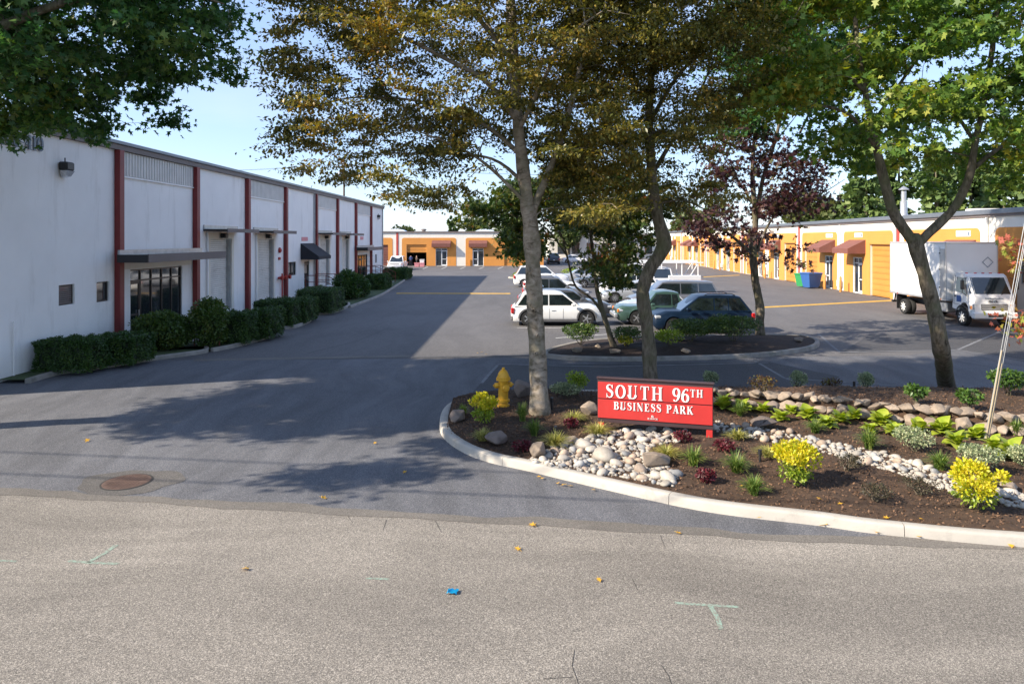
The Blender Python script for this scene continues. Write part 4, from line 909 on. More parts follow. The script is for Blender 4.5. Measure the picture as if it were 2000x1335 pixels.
# entry canopies and shopfronts
f.entry(26.2, 30.2, .15, 2.95, 5, 0, M['darkbronze'], 2.5); f.entry(62.4, 66.6, .45, 2.7, 4, 1, M['black'], 2.3)
for a, b, z, p in ((25.0, 31.45, 3.3, 1.35), (61.3, 68.1, 3.15, 1.2)):
    cn = f.box('canopy', M['darkbronze'], .23, p, a, b, z, z+.22); f.box('canopy_edge', M['fascia'], p+.002, p+.05, a-.03, b+.03, z-.04, z+.27, parent=cn)
    f.box('canopy_edge', M['black'], .23, p+.001, a-.05, a-.002, z-.04, z+.25, parent=cn); f.box('flashing', M['galv'], .225, .3, a, b, z+.222, z+.42)
    f.box('bay_infill', M['cream_wall'], .004, .02, a+.5, b-.4, 2.97, z)
for a, b, c, e in holes[1:4]+[holes[6]]: f.window(a, b, c, e, M['darkbronze'], -.12, 1 if b-a > 1 else 0)
mb = MB()
for k in range(9): mb.box(-.1, -.07, holes[1][0]+.06, holes[1][1]-.06, 2.0+k*.065, 2.045+k*.065)
mb.build('vent_louvre', M['fascia'], LB)
f.entry(47.2, 48.3, .35, 2.6, 1, 0, M['darkbronze'], 2.45); f.awning(46.4, 49.35, 2.75, 3.85, 1.25, M['black_awn'], .22)
f.box('unit_sign', M['pink'], .004, .03, 46.6, 47.9, 4.02, 4.28); f.box('unit_sign', M['pink'], .004, .03, 63.6, 64.8, 4.1, 4.4)
for y, z in ((22.3, 6.35), (71.2, 6.4)):
    w = f.box('wall_lamp', M['black'], .004, .3, y-.2, y+.2, z, z+.28, .04); mb = MB(); mb.add([(.05, y-.19, z-.0), (.05, y+.19, z), (.3, y+.19, z), (.3, y-.19, z), (.06, y-.12, z-.22), (.06, y+.12, z-.22), (.22, y+.12, z-.18), (.22, y-.12, z-.18)], [(0, 1, 2, 3), (4, 5, 6, 7), (0, 1, 5, 4), (1, 2, 6, 5), (2, 3, 7, 6), (3, 0, 4, 7)])
    mb.build('lamp_lens', M['lamp_clear'], w); mb = MB(); mb.tube([(.1, y, z+.27), (.1, y, z+.42)], .02, 6); mb.build('conduit', M['black'], w)
f.box('downpipe', M['galv'], .02, .12, YE-.5, YE-.4, .1, 7.4); f.box('downpipe', M['galv'], .02, .12, 49.28, 49.37, .1, 7.4); f.box('downpipe', M['white_wall'], .02, .07, 20.1, 20.15, .0, 1.7)
# sprinkler valve and alarm bell beside a pillar
mb = MB(); mb.tube([(.12, 41.9, 1.75), (.12, 43.9, 1.75)], .075, 10); mb.tube([(.12, 42.5, .1), (.12, 42.5, 2.0)], .05, 8)
for y in (42.0, 42.7, 43.4): mb.lathe([(0, -.06), (.13, -.06), (.13, .06), (0, .06)], 12, (.3, y, 1.75), 'x'); mb.tube([(.1, y, 1.75), (.3, y, 1.75)], .05, 6)
mb.build('sprinkler_valve', M['valve_red'], LB, smooth=40)
MB().lathe([(0, 0), (.17, 0), (.17, .08), (.08, .14), (0, .14)], 16, (.004, 42.3, 3.45), 'x').build('alarm_bell', M['valve_red'], LB, smooth=40)
MB().box(.004, .1, 42.1, 42.35, 2.85, 3.02, .02).build('alarm_box', M['valve_red'], LB)
# house number, serif numerals standing proud of the wall: baseline runs along +y as seen from the drive
nb = empty('house_number', (.02, 19.5, 6.84), PI/2); nb.parent = LB
x = 0
for c in '400-410':
    b = MB(); glyph(b, c, 0, 0, .44, -.03, .0); b.build('numeral', M['num_grey'], nb, loc=(x, 0, 0)); x += GL[c][0]*.44*1.04
# ---- stairs with red rails
for (yy, nm) in ((46.6, 'concrete stairs with rust red handrails below the black awning'), (62.6, 'concrete stairs with rust red handrails beside the far entrance')):
    st = empty('staircase', (-15+.0135*yy+.02, yy, 0), -math.atan(.0135), nm, 'stairs', 'stairs up to the warehouse doors')
    MB().box(.02, 1.6, 0, 3.0, 0, .72).build('landing', M['conc_old'], st)
    for k in range(4): MB().box(1.6+k*.32, 1.92+k*.32, .2, 2.4, 0, .58-k*.14, .01).build('step', M['conc_old'], st)
    for y in (.2, 2.4):
        r = MB(); r.tube([(.2, y, .72), (.2, y, 1.65), (1.6, y, 1.65), (3.0, y, 1.0), (3.0, y, .02)], .028, 6); r.tube([(1.6, y, .72), (1.6, y, 1.65)], .025, 6); r.tube([(.2, y, 1.2), (1.6, y, 1.2), (3.0, y, .55)], .02, 6)
        r.tube([(2.3, y, .1), (2.3, y, 1.3)], .02, 6); r.build('handrail', M['rail'], st, smooth=40)
mb = MB(); mb.tube([(0, 0, 0), (0, 0, .85), (.5, 0, .85), (.9, .1, .45), (.9, .1, 0)], .025, 6)
p = P(393, 676, .1); hr = mb.build('handrail', M['rail'], loc=(p.x-.3, p.y+.1, .05), label='short rust red handrail at the entrance steps between the near hedges', cat='handrail')
mb = MB(); [mb.box(-14.5+k*.0, -12.4-k*.35, 26.7, 29.2, k*.13, .13+k*.13, .01) for k in range(3)]
mb.build('entrance_steps', M['conc_old'], label='low concrete entrance steps in front of the near glass shopfront', cat='steps')
# ---- left planting strips: kerbs and soil
def strip(name, pts, joints=3):
    q = [P(*p) for p in pts]; k = kerb(name, q, .17, .14, M['conc_old'], joints, side=1, smooth=True)
    w = [(-15+.0135*v.y+.02, v.y) for v in (q[0], q[-1])]; sheet('planting_soil', [(v.x-.14, v.y) for v in q]+[w[1], w[0]], .10, M['grass_ground']); return k
strip('planting_kerb', [(60, 748), (120, 731), (200, 720), (300, 704), (400, 690), (408, 682)])
strip('planting_kerb', [(418, 687), (470, 676), (530, 659), (533, 652)])
strip('planting_kerb', [(525, 644), (575, 641), (607, 628), (608, 622)])
strip('planting_kerb', [(600, 616), (650, 612), (682, 600), (684, 594)])
strip('planting_kerb', [(686, 601), (745, 578), (768, 564), (795, 545), (795, 537)])
# ---- right building
RB = empty('workshop_row', (23.7, 0, 0), -math.atan(.0548), 'long low white and orange workshop row with brown awnings along the right', 'building')
g = Fac(RB, -1); mods = [27.4, 46.4, 64.8, 84.0, 103.4, 122.6, 141.6]; ZT = 5.45
hs = []; ent = []; gar = []; pans = []
for a, b in zip(mods, mods[1:]):
    w = b-a; m0 = (a+b)/2; near_g = (a+1.1, a+4.1); near_e = (m0-3.85, m0-2.25) if w > 0 else 0; far_e = (m0+1.6, m0+3.2); far_g = (b-4.4, b-1.4)
    gar += [near_g, far_g]; ent += [near_e, far_e]; pans += [(a+.75, m0-.6, [near_g, near_e]), (m0+.7, b-.75, [far_g, far_e])]
ent[0] = None
hs = [(a, b, 0.0, 3.75) for a, b in gar]+[(e[0], e[1], .02, 2.75) for e in ent if e]
g.wall('wall', M['cream_wall'], 0, .3, 20, 142, -.1, ZT, hs)
mb = MB(); mb.box(.32, 26, 20, 20.3, -.1, ZT); mb.box(.32, 26, 141.7, 142, -.1, ZT); mb.box(25.7, 26, 20.3, 141.7, -.1, ZT); mb.build('back_wall', M['cream_wall'], RB)
MB().box(.32, 25.7, 20.3, 141.7, 5.0, 5.3).build('roof', M['corr'], RB); MB().box(3, 3.2, 20.4, 141.6, 0, 4.9).build('inner_wall', M['interior'], RB)
g.box('coping', M['coping'], -.4, .2, 19.8, 142.2, ZT+.002, ZT+.28, .03); g.box('gutter_board', M['fascia'], -.0, .10, 19.9, 142.1, ZT-.12, ZT)
for y in mods[1:]: g.box('red_stripe', M['red_stripe'], .004, .06, y-.14, y+.14, 0, ZT-.13); g.box('downpipe', M['alu_white'], .07, .15, y+.2, y+.3, .05, ZT-.15)
for y0, y1, op in pans:
    hh = [(a, b, -.1, 3.75 if (a, b) in gar else 2.75) for a, b in [o for o in op if o]]
    g.wall('orange_panel', M['orange'], .03, .026, y0, y1, .0, 4.35, hh)
    r = .35; top = [(y0, 4.352), (y0, 4.75-r)]+[(y0+r-r*math.cos(t), 4.75-r+r*math.sin(t)) for t in (.4, .8, 1.2, 1.57)]+[(y1-r+r*math.sin(t), 4.75-r+r*math.cos(t)) for t in (0, .4, .8, 1.2)]+[(y1, 4.75-r), (y1, 4.352)]
    mb = MB(); mb.prism(top, 'x', -.004, -.03); mb.build('orange_panel', M['orange'], RB)
for i, (a, b) in enumerate(gar): g.garage(a, b, .01, 3.74, 9, M['orange_door']); g.box('door_header', M['orange_door'], .032, .07, a-.08, b+.08, 3.76, 3.86)
for i, e in enumerate(ent):
    if not e: continue
    g.entry(e[0], e[1], .02, 2.75, 2, 1 if i % 2 else 0, M['alu_white'], 2.3); g.awning(e[0]-.55, e[1]+.6, 3.05, 4.1, 1.35, M['brown_awn'], .38)
    g.box('unit_sign', M['sign_white'], .034, .06, e[0]-.1, e[0]+1.25, 4.28, 4.62); mb = MB(); mb.box(-.062, -.066, e[0]-.04, e[0]+.14, 4.34, 4.56)
    for k in range(2): mb.box(-.062, -.066, e[0]+.26, e[0]+1.1, 4.38+k*.1, 4.42+k*.1)
    mb.build('sign_print', M['num_grey'], RB)
for a, b in zip(mods, mods[1:]):
    m0 = (a+b)/2
    g.box('downpipe', M['alu_white'], .05, .14, m0-.04, m0+.06, .05, ZT-.15); g.box('gas_meter', M['alu_white'], .06, .4, m0-.45, m0-.1, .3, .85, .05); mb = MB(); mb.tube([(-.2, m0-.27, 0), (-.2, m0-.27, .3)], .03, 6); mb.tube([(-.2, m0+.25, 0), (-.2, m0+.25, 1.0), (-.05, m0+.25, 1.0)], .025, 6); mb.build('gas_pipe', M['galv'], RB)
    for y in (m0-1.9, m0+1.2):
        bo = MB(); bo.lathe([(0, 0), (.09, 0), (.09, 1.15), (.06, 1.21), (0, 1.23)], 12); X = 23.7+.0548*y
        bo.build('bollard', M['orange_door'], loc=(X-.8, y, 0), smooth=40, label='orange bollard on the %s side of the %s white pilaster from the truck' % ('nearer' if y < m0 else 'farther', ['first', 'second', 'third', 'fourth', 'fifth', 'sixth'][mods.index(a)]), cat='bollard', group='orange bollards along the workshops')
g.window(32.0, 34.2, 1.9, 3.0, M['galv'], .06, 1)
# rooftop vents, stack and boxes
def on_roof(px, py_top, y): v = at(px, py_top, y); return v
st = empty('roof_stack', (at(1765, 415, 50).x, 50, 5.3), 0, 'tall galvanised exhaust stack with conical cap on the right hand roof', 'vent')
mb = MB(); mb.lathe([(0, 0), (.42, 0), (.40, .25), (.26, .7), (.24, .75), (.24, 1.6), (.17, 1.65), (.17, 2.35), (0, 2.35)], 18); mb.build('pipe', M['galv'], st, smooth=40)
mb = MB(); mb.lathe([(0, 2.72), (.05, 2.70), (.34, 2.5), (.34, 2.46), (0, 2.46)], 18); mb.tube([(.15, 0, 2.3), (.15, 0, 2.5)], .012, 4); mb.tube([(-.15, 0, 2.3), (-.15, 0, 2.5)], .012, 4); mb.build('cap', M['galv'], st, smooth=40)
for px, y, w, h, nm in ((1922, 42, 1.7, .45, 'pale flat rooftop unit above the box truck'), (1650, 62, .5, .55, 'small white rooftop vent box behind the awnings')):
    MB().box(-w/2, w/2, -.5, .5, 0, h, .03).build('roof_unit', M['cream_wall'], loc=(at(px, 400, y).x, y, 5.31 if w < 1 else 5.55), label=nm, cat='roof unit')
for px, y, nm in ((1395, 95, 'left'), (1418, 92, 'right')):
    mb = MB(); mb.lathe([(0, 0), (.3, 0), (.3, 2.7), (0, 2.7)], 14); mb.build('roof_pipe', M['galv'], loc=(at(px, 440, y).x+2, y+2, 5.3), smooth=40, label='%s of the two pale round stacks on the far right roof' % nm, cat='vent', group='twin roof stacks')
# ---- far building facing the camera
FY = 107.0; FB = empty('workshop_block', (0, FY, 0), -PI/2, 'low white and orange workshop block closing the far end of the lane', 'building')
h = Fac(FB, 1); S = FY/F; fx_ = lambda px: (px-1000)*S
go = [(fx_(690), fx_(758), 0, 3.3), (fx_(794), fx_(833), 0, 3.35), (fx_(985), fx_(1024), 0, 3.3)]; eo = [(fx_(851), fx_(873.5), 0, 2.75), (fx_(923), fx_(944.5), 0, 2.75)]
h.wall('wall', M['cream_wall'], 0, .3, fx_(600), fx_(1062), -.1, 5.2, go+eo)
mb = MB(); mb.box(-20, -.32, fx_(600), fx_(600)+.3, -.1, 5.2); mb.box(-20, -.32, fx_(1062)-.3, fx_(1062), -.1, 5.2); mb.box(-20, -19.7, fx_(600)+.3, fx_(1062)-.3, -.1, 5.2); mb.build('back_wall', M['cream_wall'], FB)
MB().box(-19.7, -.32, fx_(600)+.3, fx_(1062)-.3, 4.8, 5.05).build('roof', M['corr'], FB); MB().box(-6, -5.8, fx_(600)+.4, fx_(1062)-.4, 0, 4.7).build('inner_wall', M['interior'], FB)
h.box('coping', M['fascia'], -.3, .15, fx_(600), fx_(1062)+.15, 5.202, 5.4)
h.box('red_stripe', M['red_stripe'], .004, .05, fx_(774), fx_(778), .0, 5.2)
for a, b, op in ((660, 767, [go[0]]), (785, 891, [go[1], eo[0]]), (909.5, 1062, [go[2], eo[1]])):
    y0, y1 = fx_(a), fx_(b)-(.02 if b == 1062 else 0); hh = [(o[0], o[1], -.1, o[3]) for o in op]; h.wall('orange_panel', M['orange'], .03, .026, y0, y1, 0, 4.05, hh)
    r = .35; top = [(y0, 4.052), (y0, 4.4-r+.0)]+[(y0+r-r*math.cos(t), 4.4-r+r*math.sin(t)) for t in (.4, .8, 1.2, 1.57)]+[(y1-r+r*math.sin(t), 4.4-r+r*math.cos(t)) for t in (0, .4, .8, 1.2)]+[(y1, 4.4-r), (y1, 4.052)]
    mb = MB(); mb.prism(top, 'x', .004, .03); mb.build('orange_panel', M['orange'], FB)
h.garage(go[2][0], go[2][1], .01, 3.29, 8, M['orange_door']); h.garage(go[0][0], go[0][1], .01, 3.29, 8, M['brown_awn'])
for k in range(3): h.box('door_panel', M['orange_door'], -.2, -.16, go[1][0], go[1][1], 2.1+k*.42, 2.5+k*.42, .01)
for e in eo: h.entry(e[0], e[1], .02, 2.75, 2, 0 if e is eo[1] else 1, M['alu_white'], 2.4); h.awning(e[0]-.55, e[1]+.55, 2.95, 4.0, .75, M['brown_awn'], .55)
h.box('wall_pipe', M['orange_door'], .04, .14, fx_(917.5), fx_(919), 0, 1.0)
# rooftop skylights on the far block
for px in (765, 850, 945):
    mb = MB(); w = 3.6; n = 8; V = []
    for j, yy in enumerate((-1, 1)):
        for k in range(n+1): t = PI*k/n; V.append((-w/2*math.cos(t), yy, .05+.75*math.sin(t)))
    mb.add(V, [(k, k+1, n+2+k, n+1+k) for k in range(n)]+[tuple(range(n+1)), tuple(range(n+1, 2*n+2))])
    mb.build('skylight', M['skylight'], loc=(fx_(px), FY+5, 5.06), label={765: 'pale domed skylight on the far roof, partly beyond the warehouse corner', 850: 'pale domed skylight in the middle of the far roof', 945: 'pale domed skylight on the far roof nearest the tree'}[px], cat='skylight', group='skylights on the far roof')
MB().lathe([(0, 0), (.3, 0), (.3, .5), (.42, .55), (.42, .75), (0, .8)], 12).build('roof_vent', M['fascia'], loc=(fx_(823), FY+3, 5.06), smooth=40, label='small dark mushroom vent between the far skylights', cat='vent')
# people and tubs by the open door
def person(loc, rz, label, shirt, pants, lean=0):
    root = empty('person', loc, rz, label, 'person', 'people at the open garage')
    me = bpy.data.meshes.new('body'); sk = [(0, 0, .95), (.0, 0, 1.15), (0, 0, 1.42), (0, 0, 1.52), (0, .02, 1.66), (-.1, 0, .92), (-.13, .02, .5), (-.13, -.03, .08), (-.13, .1, .04), (.1, 0, .92), (.14, .0, .5), (.13, -.05, .08), (.13, .08, .04),
        (-.2, 0, 1.42), (-.26, .02, 1.14), (-.2, .22, .98), (.2, 0, 1.42), (.28, .05, 1.16), (.18, .28, 1.05)]
    ed = [(0, 1), (1, 2), (2, 3), (3, 4), (0, 5), (5, 6), (6, 7), (7, 8), (0, 9), (9, 10), (10, 11), (11, 12), (2, 13), (13, 14), (14, 15), (2, 16), (16, 17), (17, 18)]
    me.from_pydata(sk, ed, []); o = link('body', me, root); rr = [.15, .145, .13, .06, .105, .095, .065, .045, .04, .095, .065, .045, .04, .06, .045, .03, .06, .045, .03]
    m = o.modifiers.new('skin', 'SKIN'); 
    for i, v in enumerate(me.skin_vertices[0].data if me.skin_vertices else []): v.radius = (rr[i]*1.1, rr[i]); v.use_root = i == 0
    o.modifiers.new('s', 'SUBSURF').levels = 1
    mm = bpy.data.materials.new('clothed_body'); mm.use_nodes = True; nt = mm.node_tree; tc = N(nt, 'ShaderNodeTexCoord'); sp = N(nt, 'ShaderNodeSeparateXYZ'); nt.links.new(tc.outputs['Object'], sp.inputs[0]); cr = nt.nodes.new('ShaderNodeValToRGB'); cr.color_ramp.interpolation = 'CONSTANT'
    mr = N(nt, 'ShaderNodeMath'); mr.operation = 'MULTIPLY'; mr.inputs[1].default_value = .5; nt.links.new(sp.outputs[2], mr.inputs[0]); e = cr.color_ramp.elements; e[0].position = 0; e[0].color = (.03, .03, .03, 1); e[1].position = .05; e[1].color = pants+(1,)
    for p_, c_ in ((.50, shirt), (.745, (.35, .2, .14)), (.85, (.05, .03, .02))): x = e.new(p_); x.color = c_+(1,)
    nt.links.new(mr.outputs[0], cr.inputs[0]); nt.links.new(cr.outputs[0], nt.nodes['Principled BSDF'].inputs['Base Color']); me.materials.append(mm)
    return o
pa, pb = at(803, 519, 105.2), at(812, 519, 105.6)
person((pa.x, 105.0, 0), PI*.1, 'person in a blue shirt and dark trousers standing in the open far garage', (.05, .09, .25), (.02, .02, .03))
person((pa.x+.75, 105.9, 0), -PI*.4, 'person in a tan top behind the blue shirted one in the garage', (.20, .13, .10), (.03, .03, .03))
for px, y, s, m, nm in ((814.5, 103.6, 1.0, M['pink'], 'pink plastic tub on the ground beside the people at the far garage'), (824.5, 103.6, 1.0, M['pink'], 'pink tub with a white crate on top outside the far garage'), (824.5, 103.6, 0, M['white_tote'], 'white crate stacked on the right hand pink tub')):
    X = (px-1000)/F*y; b = MB()
    z = 0 if s else .62; w0, w1, hh = (.32, .36, .6) if s else (.30, .33, .5)
    b.add([(-w0, -w0, 0), (w0, -w0, 0), (w0, w0, 0), (-w0, w0, 0), (-w1, -w1, hh), (w1, -w1, hh), (w1, w1, hh), (-w1, w1, hh)], [(0, 3, 2, 1), (4, 5, 6, 7), (0, 1, 5, 4), (1, 2, 6, 5), (2, 3, 7, 6), (3, 0, 4, 7)])
    b.box(-w1-.03, w1+.03, -w1-.03, w1+.03, hh-.06, hh-.01, .01); b.build('tub', m, loc=(X, y, z), label=nm, cat='tub')
# ---------------------------------------------------------------- vehicles
def lc(px0, px1, Y, Wc): a = (px0-1000)/F*Y; b = (px1-1000)/F*Y; return (a+b)/2, b-a, Y+Wc/2
def place(px0, px1, Y, Wc, Hc, left, label, pt, style, **k):
    x, Ln, yc = lc(px0, px1, Y, Wc); return car(k.pop('name', 'parked_car'), label, k.pop('cat', 'car'), pt, (x, yc, 0), PI if left else 0, k.pop('length', Ln), Wc, Hc, style, **k)
WH = paint('white_car_paint', (.74, .74, .73), 0)
place(998, 1181, 32.4, 1.82, 1.62, False, 'white estate SUV with grey lower cladding, nearest of the left row of parked cars', WH, 'suv', clad=True, wr=.36)
place(1014, 1198, 35.9, 1.8, 1.46, False, 'dark grey estate car directly behind the nearest white SUV', paint('graphite_paint', (.10, .105, .115)), 'wagon', wr=.33)
place(1011, 1130, 39.2, 1.76, 1.44, False, 'silver blue hatchback with a rear spoiler behind the dark grey estate', paint('silver_blue_paint', (.22, .28, .33)), 'sedan', spoiler=True)
place(1020, 1153, 43.0, 1.82, 1.74, False, 'mid grey SUV with roof rails in the middle of the left row', paint('mid_grey_paint', (.16, .165, .175)), 'suv', clad=True, rails=True)
place(1022, 1146, 46.6, 1.8, 1.46, False, 'white saloon parked behind the mid grey SUV', WH, 'sedan')
place(1022, 1138, 52.4, 1.8, 1.46, False, 'white saloon two cars in front of the farthest white SUV', WH, 'sedan')
place(1003, 1112, 59, 1.9, 1.85, False, 'boxy white SUV at the far end of the left row beside the small kerb planter', WH, 'suv')
place(1083, 1178, 64, 1.8, 1.45, True, 'silver saloon far back in the lot beside the white cars', paint('silver_paint', (.42, .43, .44)), 'sedan')
place(1120, 1222, 58, 1.8, 1.45, True, 'dark grey saloon far back in the lot right of the island tree trunk', paint('graphite_paint', (.10, .105, .115)), 'sedan')
place(1278, 1477, 29.75, 1.82, 1.68, True, 'dark blue compact SUV with roof rails behind the island shrubs', paint('navy_blue_paint', (.006, .016, .036), .05), 'suv', rails=True, wr=.35)
place(1205, 1412, 32.7, 1.72, 1.62, True, 'faded green extended cab pickup truck between the white SUV and the blue SUV', paint('sage_green_paint', (.045, .09, .072), .1), 'pickup', cab=1.1, wr=.35, name='pickup_truck', cat='pickup', rimm=M['rim'])
place(1210, 1350, 35.9, 1.75, 1.42, True, 'silver white hatchback half hidden behind the green pickup', paint('pearl_paint', (.55, .57, .6)), 'hatch')
place(1232, 1412, 38.8, 1.95, 1.74, True, 'grey minivan behind the dark blue SUV in the right row', paint('minivan_grey_paint', (.17, .175, .19)), 'van', wr=.34)
place(1176, 1302, 44.2, 1.8, 1.44, True, 'silver saloon with shiny alloy wheels parked behind the green pickup', paint('silver_paint', (.42, .43, .44)), 'sedan', spokes=9)
place(1172, 1290, 48.2, 1.9, 1.75, True, 'white SUV half hidden by the island tree trunk', WH, 'suv')
place(1160, 1262, 66, 1.9, 1.8, True, 'white van far back in the lot behind the ladder rack truck', WH, 'van')
sv = place(1232, 1372, 52, 1.95, 2.0, True, 'white service pickup with utility boxes and a white ladder rack', WH, 'pickup', cab=1.2, name='service_truck', cat='truck')
hl = (1372-1232)/F*52/2
for s in (1, -1):
    MB().box(-hl+.1, -.15, s*.62, s*.99, .95, 1.38, .03).build('utility_box', WH, sv)
rk = MB()
for x in (-hl+.3, -1.2, .35, 1.5):
    z = 1.3 if x < 0 else 1.9
    for s in (1, -1): rk.tube([(x, s*.85, z), (x, s*.85, 2.3)], .04, 6)
    rk.tube([(x, -.9, 2.3), (x, .9, 2.3)], .04, 6)
for s in (1, -1): rk.tube([(-hl-.1, s*.88, 2.34), (2.2, s*.88, 2.34)], .045, 6); rk.tube([(-hl+.3, s*.85, 2.3), (-hl+.9, s*.85, 1.35)], .03, 6)
rk.build('ladder_rack', M['alu_white'], sv)
for k in (-.5, .3):
    MB().box(-2.4, 2.1, k, k+.42, 2.38, 2.5, .02).build('ladder', M['alu_white'], sv)
car('parked_car', 'dark SUV seen from behind, far up the lane beyond the lot', 'car', paint('black_paint', (.02, .022, .028)), ((1079-1000)/F*118, 116, 0), PI/2, 4.8, 2.1, 1.85, 'suv')
place(1098, 1150, 120, 1.8, 1.45, False, 'white saloon far beyond the lot beside the dark SUV', WH, 'sedan')
car('pickup_truck', 'white pickup facing the camera at the far warehouse corner', 'pickup', WH, ((771-1000)/F*91, 93.5, 0), -PI/2, 5.3, 2.15, 1.9, 'pickup', cab=1.8, wr=.39)
# ---- box truck
bt = empty('box_truck', (0, 0, 0), 0, 'white box truck with square cargo body and tilted cab, parked before the orange doors', 'truck')
# local x forward; front faces towards the camera and right
pf = P(1886, 637); pr = P(1770, 617)
Yw = 34.4
bt.location = (22.64, 34.87, 0); bt.rotation_euler = (0, 0, math.radians(-93))
TW = M['sign_white']; S_ = 1.0
def tb(nm, m, x0, x1, y0, y1, z0, z1, b=.02, parent=bt, **k): q = MB(); q.box(x0, x1, y0, y1, z0, z1, b); return q.build(nm, m, parent, **k)
boxp = mat('white_truck_box_panel', (.78, .78, .77), .45, .03, .8)
bd = tb('cargo_box', boxp, -4.1, 1.35, -1.22, 1.22, 1.12, 3.95, .03)
tb('box_rail', M['alu'], -4.12, 1.37, -1.245, 1.245, 3.90, 3.99, .02); tb('box_rail', M['alu'], -4.12, 1.37, -1.25, 1.25, 1.08, 1.2, .02)
for s in (1, -1):
    for x in (-4.1, 1.3): tb('corner_post', M['alu'], x-.01, x+.07, s*1.2, s*1.25, 1.2, 3.9, .01)
tb('side_door', boxp, -.05, .85, -1.25, -1.215, 1.25, 3.75, .01); 
for z in (1.7, 2.6, 3.4): tb('door_hinge', M['black'], .82, .92, -1.27, -1.25, z, z+.06, .005)
tb('ribbed_guard', M['galv'], .93, 1.3, -1.262, -1.222, 1.2, 3.65, .005)
tb('marker_lamp', M['lamp_red'], -3.3, -3.2, -1.262, -1.245, 1.12, 1.18, .005); tb('marker_lamp', M['lamp_amber'], .9, 1.0, -1.262, -1.245, 1.12, 1.18, .005)
tb('chassis', M['black'], -4.0, 2.6, -.5, .5, .62, .9, .02); tb('side_tank', M['galv'], .1, 1.1, -1.05, -.6, .5, 1.0, .05)
tb('mud_flap', M['black'], -3.55, -3.52, -1.15, -.6, .25, 1.05, .005)
q = MB(); q.box(-4.25, -4.12, -1.1, 1.1, .55, .68, .02)
for s in (1, -1): q.tube([(-4.18, s*.95, .6), (-4.05, s*.95, 1.1)], .04, 6)
q.build('step_bumper', M['black'], bt)
# cab: side profile extruded, then chamfered nose
cprof = [(1.5, .78), (1.5, 2.42), (1.7, 2.5), (2.3, 2.48), (2.52, 2.36), (2.98, 1.52), (3.06, 1.3), (3.1, .55), (2.95, .5), (2.85, .95), (2.65, 1.12), (2.35, 1.12), (2.1, .95), (1.98, .72)]
V = []; n = len(cprof)
for yy, sx in ((-1.0, .93), (-.88, 1), (.88, 1), (1.0, .93)):
    for x, z in cprof: V.append((x if x < 2.4 else 2.4+(x-2.4)*(1 if abs(yy) < .9 else .75), yy*(1 if z < 1.6 else 1-.10*(z-1.6)/.9), z))
q = MB(); q.add(V, [(r*n+i, r*n+(i+1)%n, (r+1)*n+(i+1)%n, (r+1)*n+i) for r in range(3) for i in range(n)]+[tuple(range(n)), tuple(3*n+i for i in range(n))])
cab_ = q.build('cab', WH, bt, smooth=30)
def quad(nm, m, pts, off, parent=bt):
    p = [Vector(a) for a in pts]; nn = (p[1]-p[0]).cross(p[2]-p[0]).normalized()*off; b = MB(); b.add([a+nn for a in p]+[a-nn*2 for a in p], [(0, 1, 2, 3), (7, 6, 5, 4), (0, 4, 5, 1), (1, 5, 6, 2), (2, 6, 7, 3), (3, 7, 4, 0)]); return b.build(nm, m, parent)
quad('windshield', M['glass_car'], [(2.965, -.80, 1.56), (2.965, .80, 1.56), (2.56, .74, 2.31), (2.56, -.74, 2.31)], .008)
quad('windshield', M['glass_car'], [(2.83, -1.0, 1.6), (2.965, -.83, 1.56), (2.56, -.77, 2.31), (2.50, -.9, 2.28)], .008)
for s in (-1, 1):
    o = -s
    quad('side_window', M['glass_car'], [(1.78, s*1.0, 1.62), (2.70, s*1.0, 1.5), (2.42, s*.925, 2.3), (1.78, s*.925, 2.3)], .012*(s))
    tb('mirror', M['black'], 2.62, 2.80, s*1.18, s*1.30, 1.75, 2.2, .03); q = MB(); q.tube([(2.6, s*.98, 2.3), (2.7, s*1.24, 2.25), (2.7, s*1.24, 1.6), (2.65, s*1.0, 1.45)], .018, 6); q.build('mirror_arm', M['black'], bt)
    tb('headlight', M['lamp_clear'], 2.92, 3.075, s*.62, s*.955, .84, 1.12, .03); tb('turn_signal', M['lamp_amber'], 2.84, 2.97, s*.93, s*1.0, .84, 1.0, .01)
    tb('door_handle', M['black'], 1.66, 1.82, s*1.0, s*1.02, 1.35, 1.42, .01)
    q = MB(); q.tube([(1.62, s*1.005, 1.0), (1.62, s*.925, 2.36)], .008, 4); q.tube([(1.62, s*1.005, 1.0), (2.1, s*1.005, 1.0)], .008, 4); q.tube([(2.72, s*1.005, 1.2), (2.74, s*1.003, 1.5)], .008, 4); q.build('door_seam', M['black'], bt)
quad('door_logo', M['blue_bin'], [(1.85, -1.004, 1.12), (2.2, -1.004, 1.12), (2.2, -1.004, 1.42), (1.85, -1.004, 1.42)], .003)
tb('bumper', WH, 2.95, 3.2, -1.0, 1.0, .42, .72, .05); tb('bumper_slot', M['black'], 3.19, 3.206, -.35, .35, .5, .62, .003)
for k in range(3): tb('grille_bar', M['alu'], 3.075, 3.115, -.58, .58, .84+k*.09, .88+k*.09, .01)
tb('grille', M['black'], 3.06, 3.09, -.6, .6, .80, 1.10, .01)
for y in (-.35, 0, .35, -.75, .75): tb('roof_marker', M['lamp_red'], 2.15, 2.27, y-.05, y+.05, 2.47, 2.53, .02)
for y in (-.3, .35):
    q = MB(); q.tube([(3.0, y, 1.53), (2.93, y+.35, 1.66)], .012, 4); q.build('wiper', M['black'], bt)
nm_ = empty('badge', (3.085, -.28, 1.17), PI/2); nm_.parent = bt; x = 0
for c in 'ISUZU':
    b = MB(); glyph(b, c, 0, 0, .12, -.012, 0); b.build('badge_letter', M['plastic'], nm_, loc=(x, 0, 0)); x += GL[c][0]*.12*1.1
b = MB()
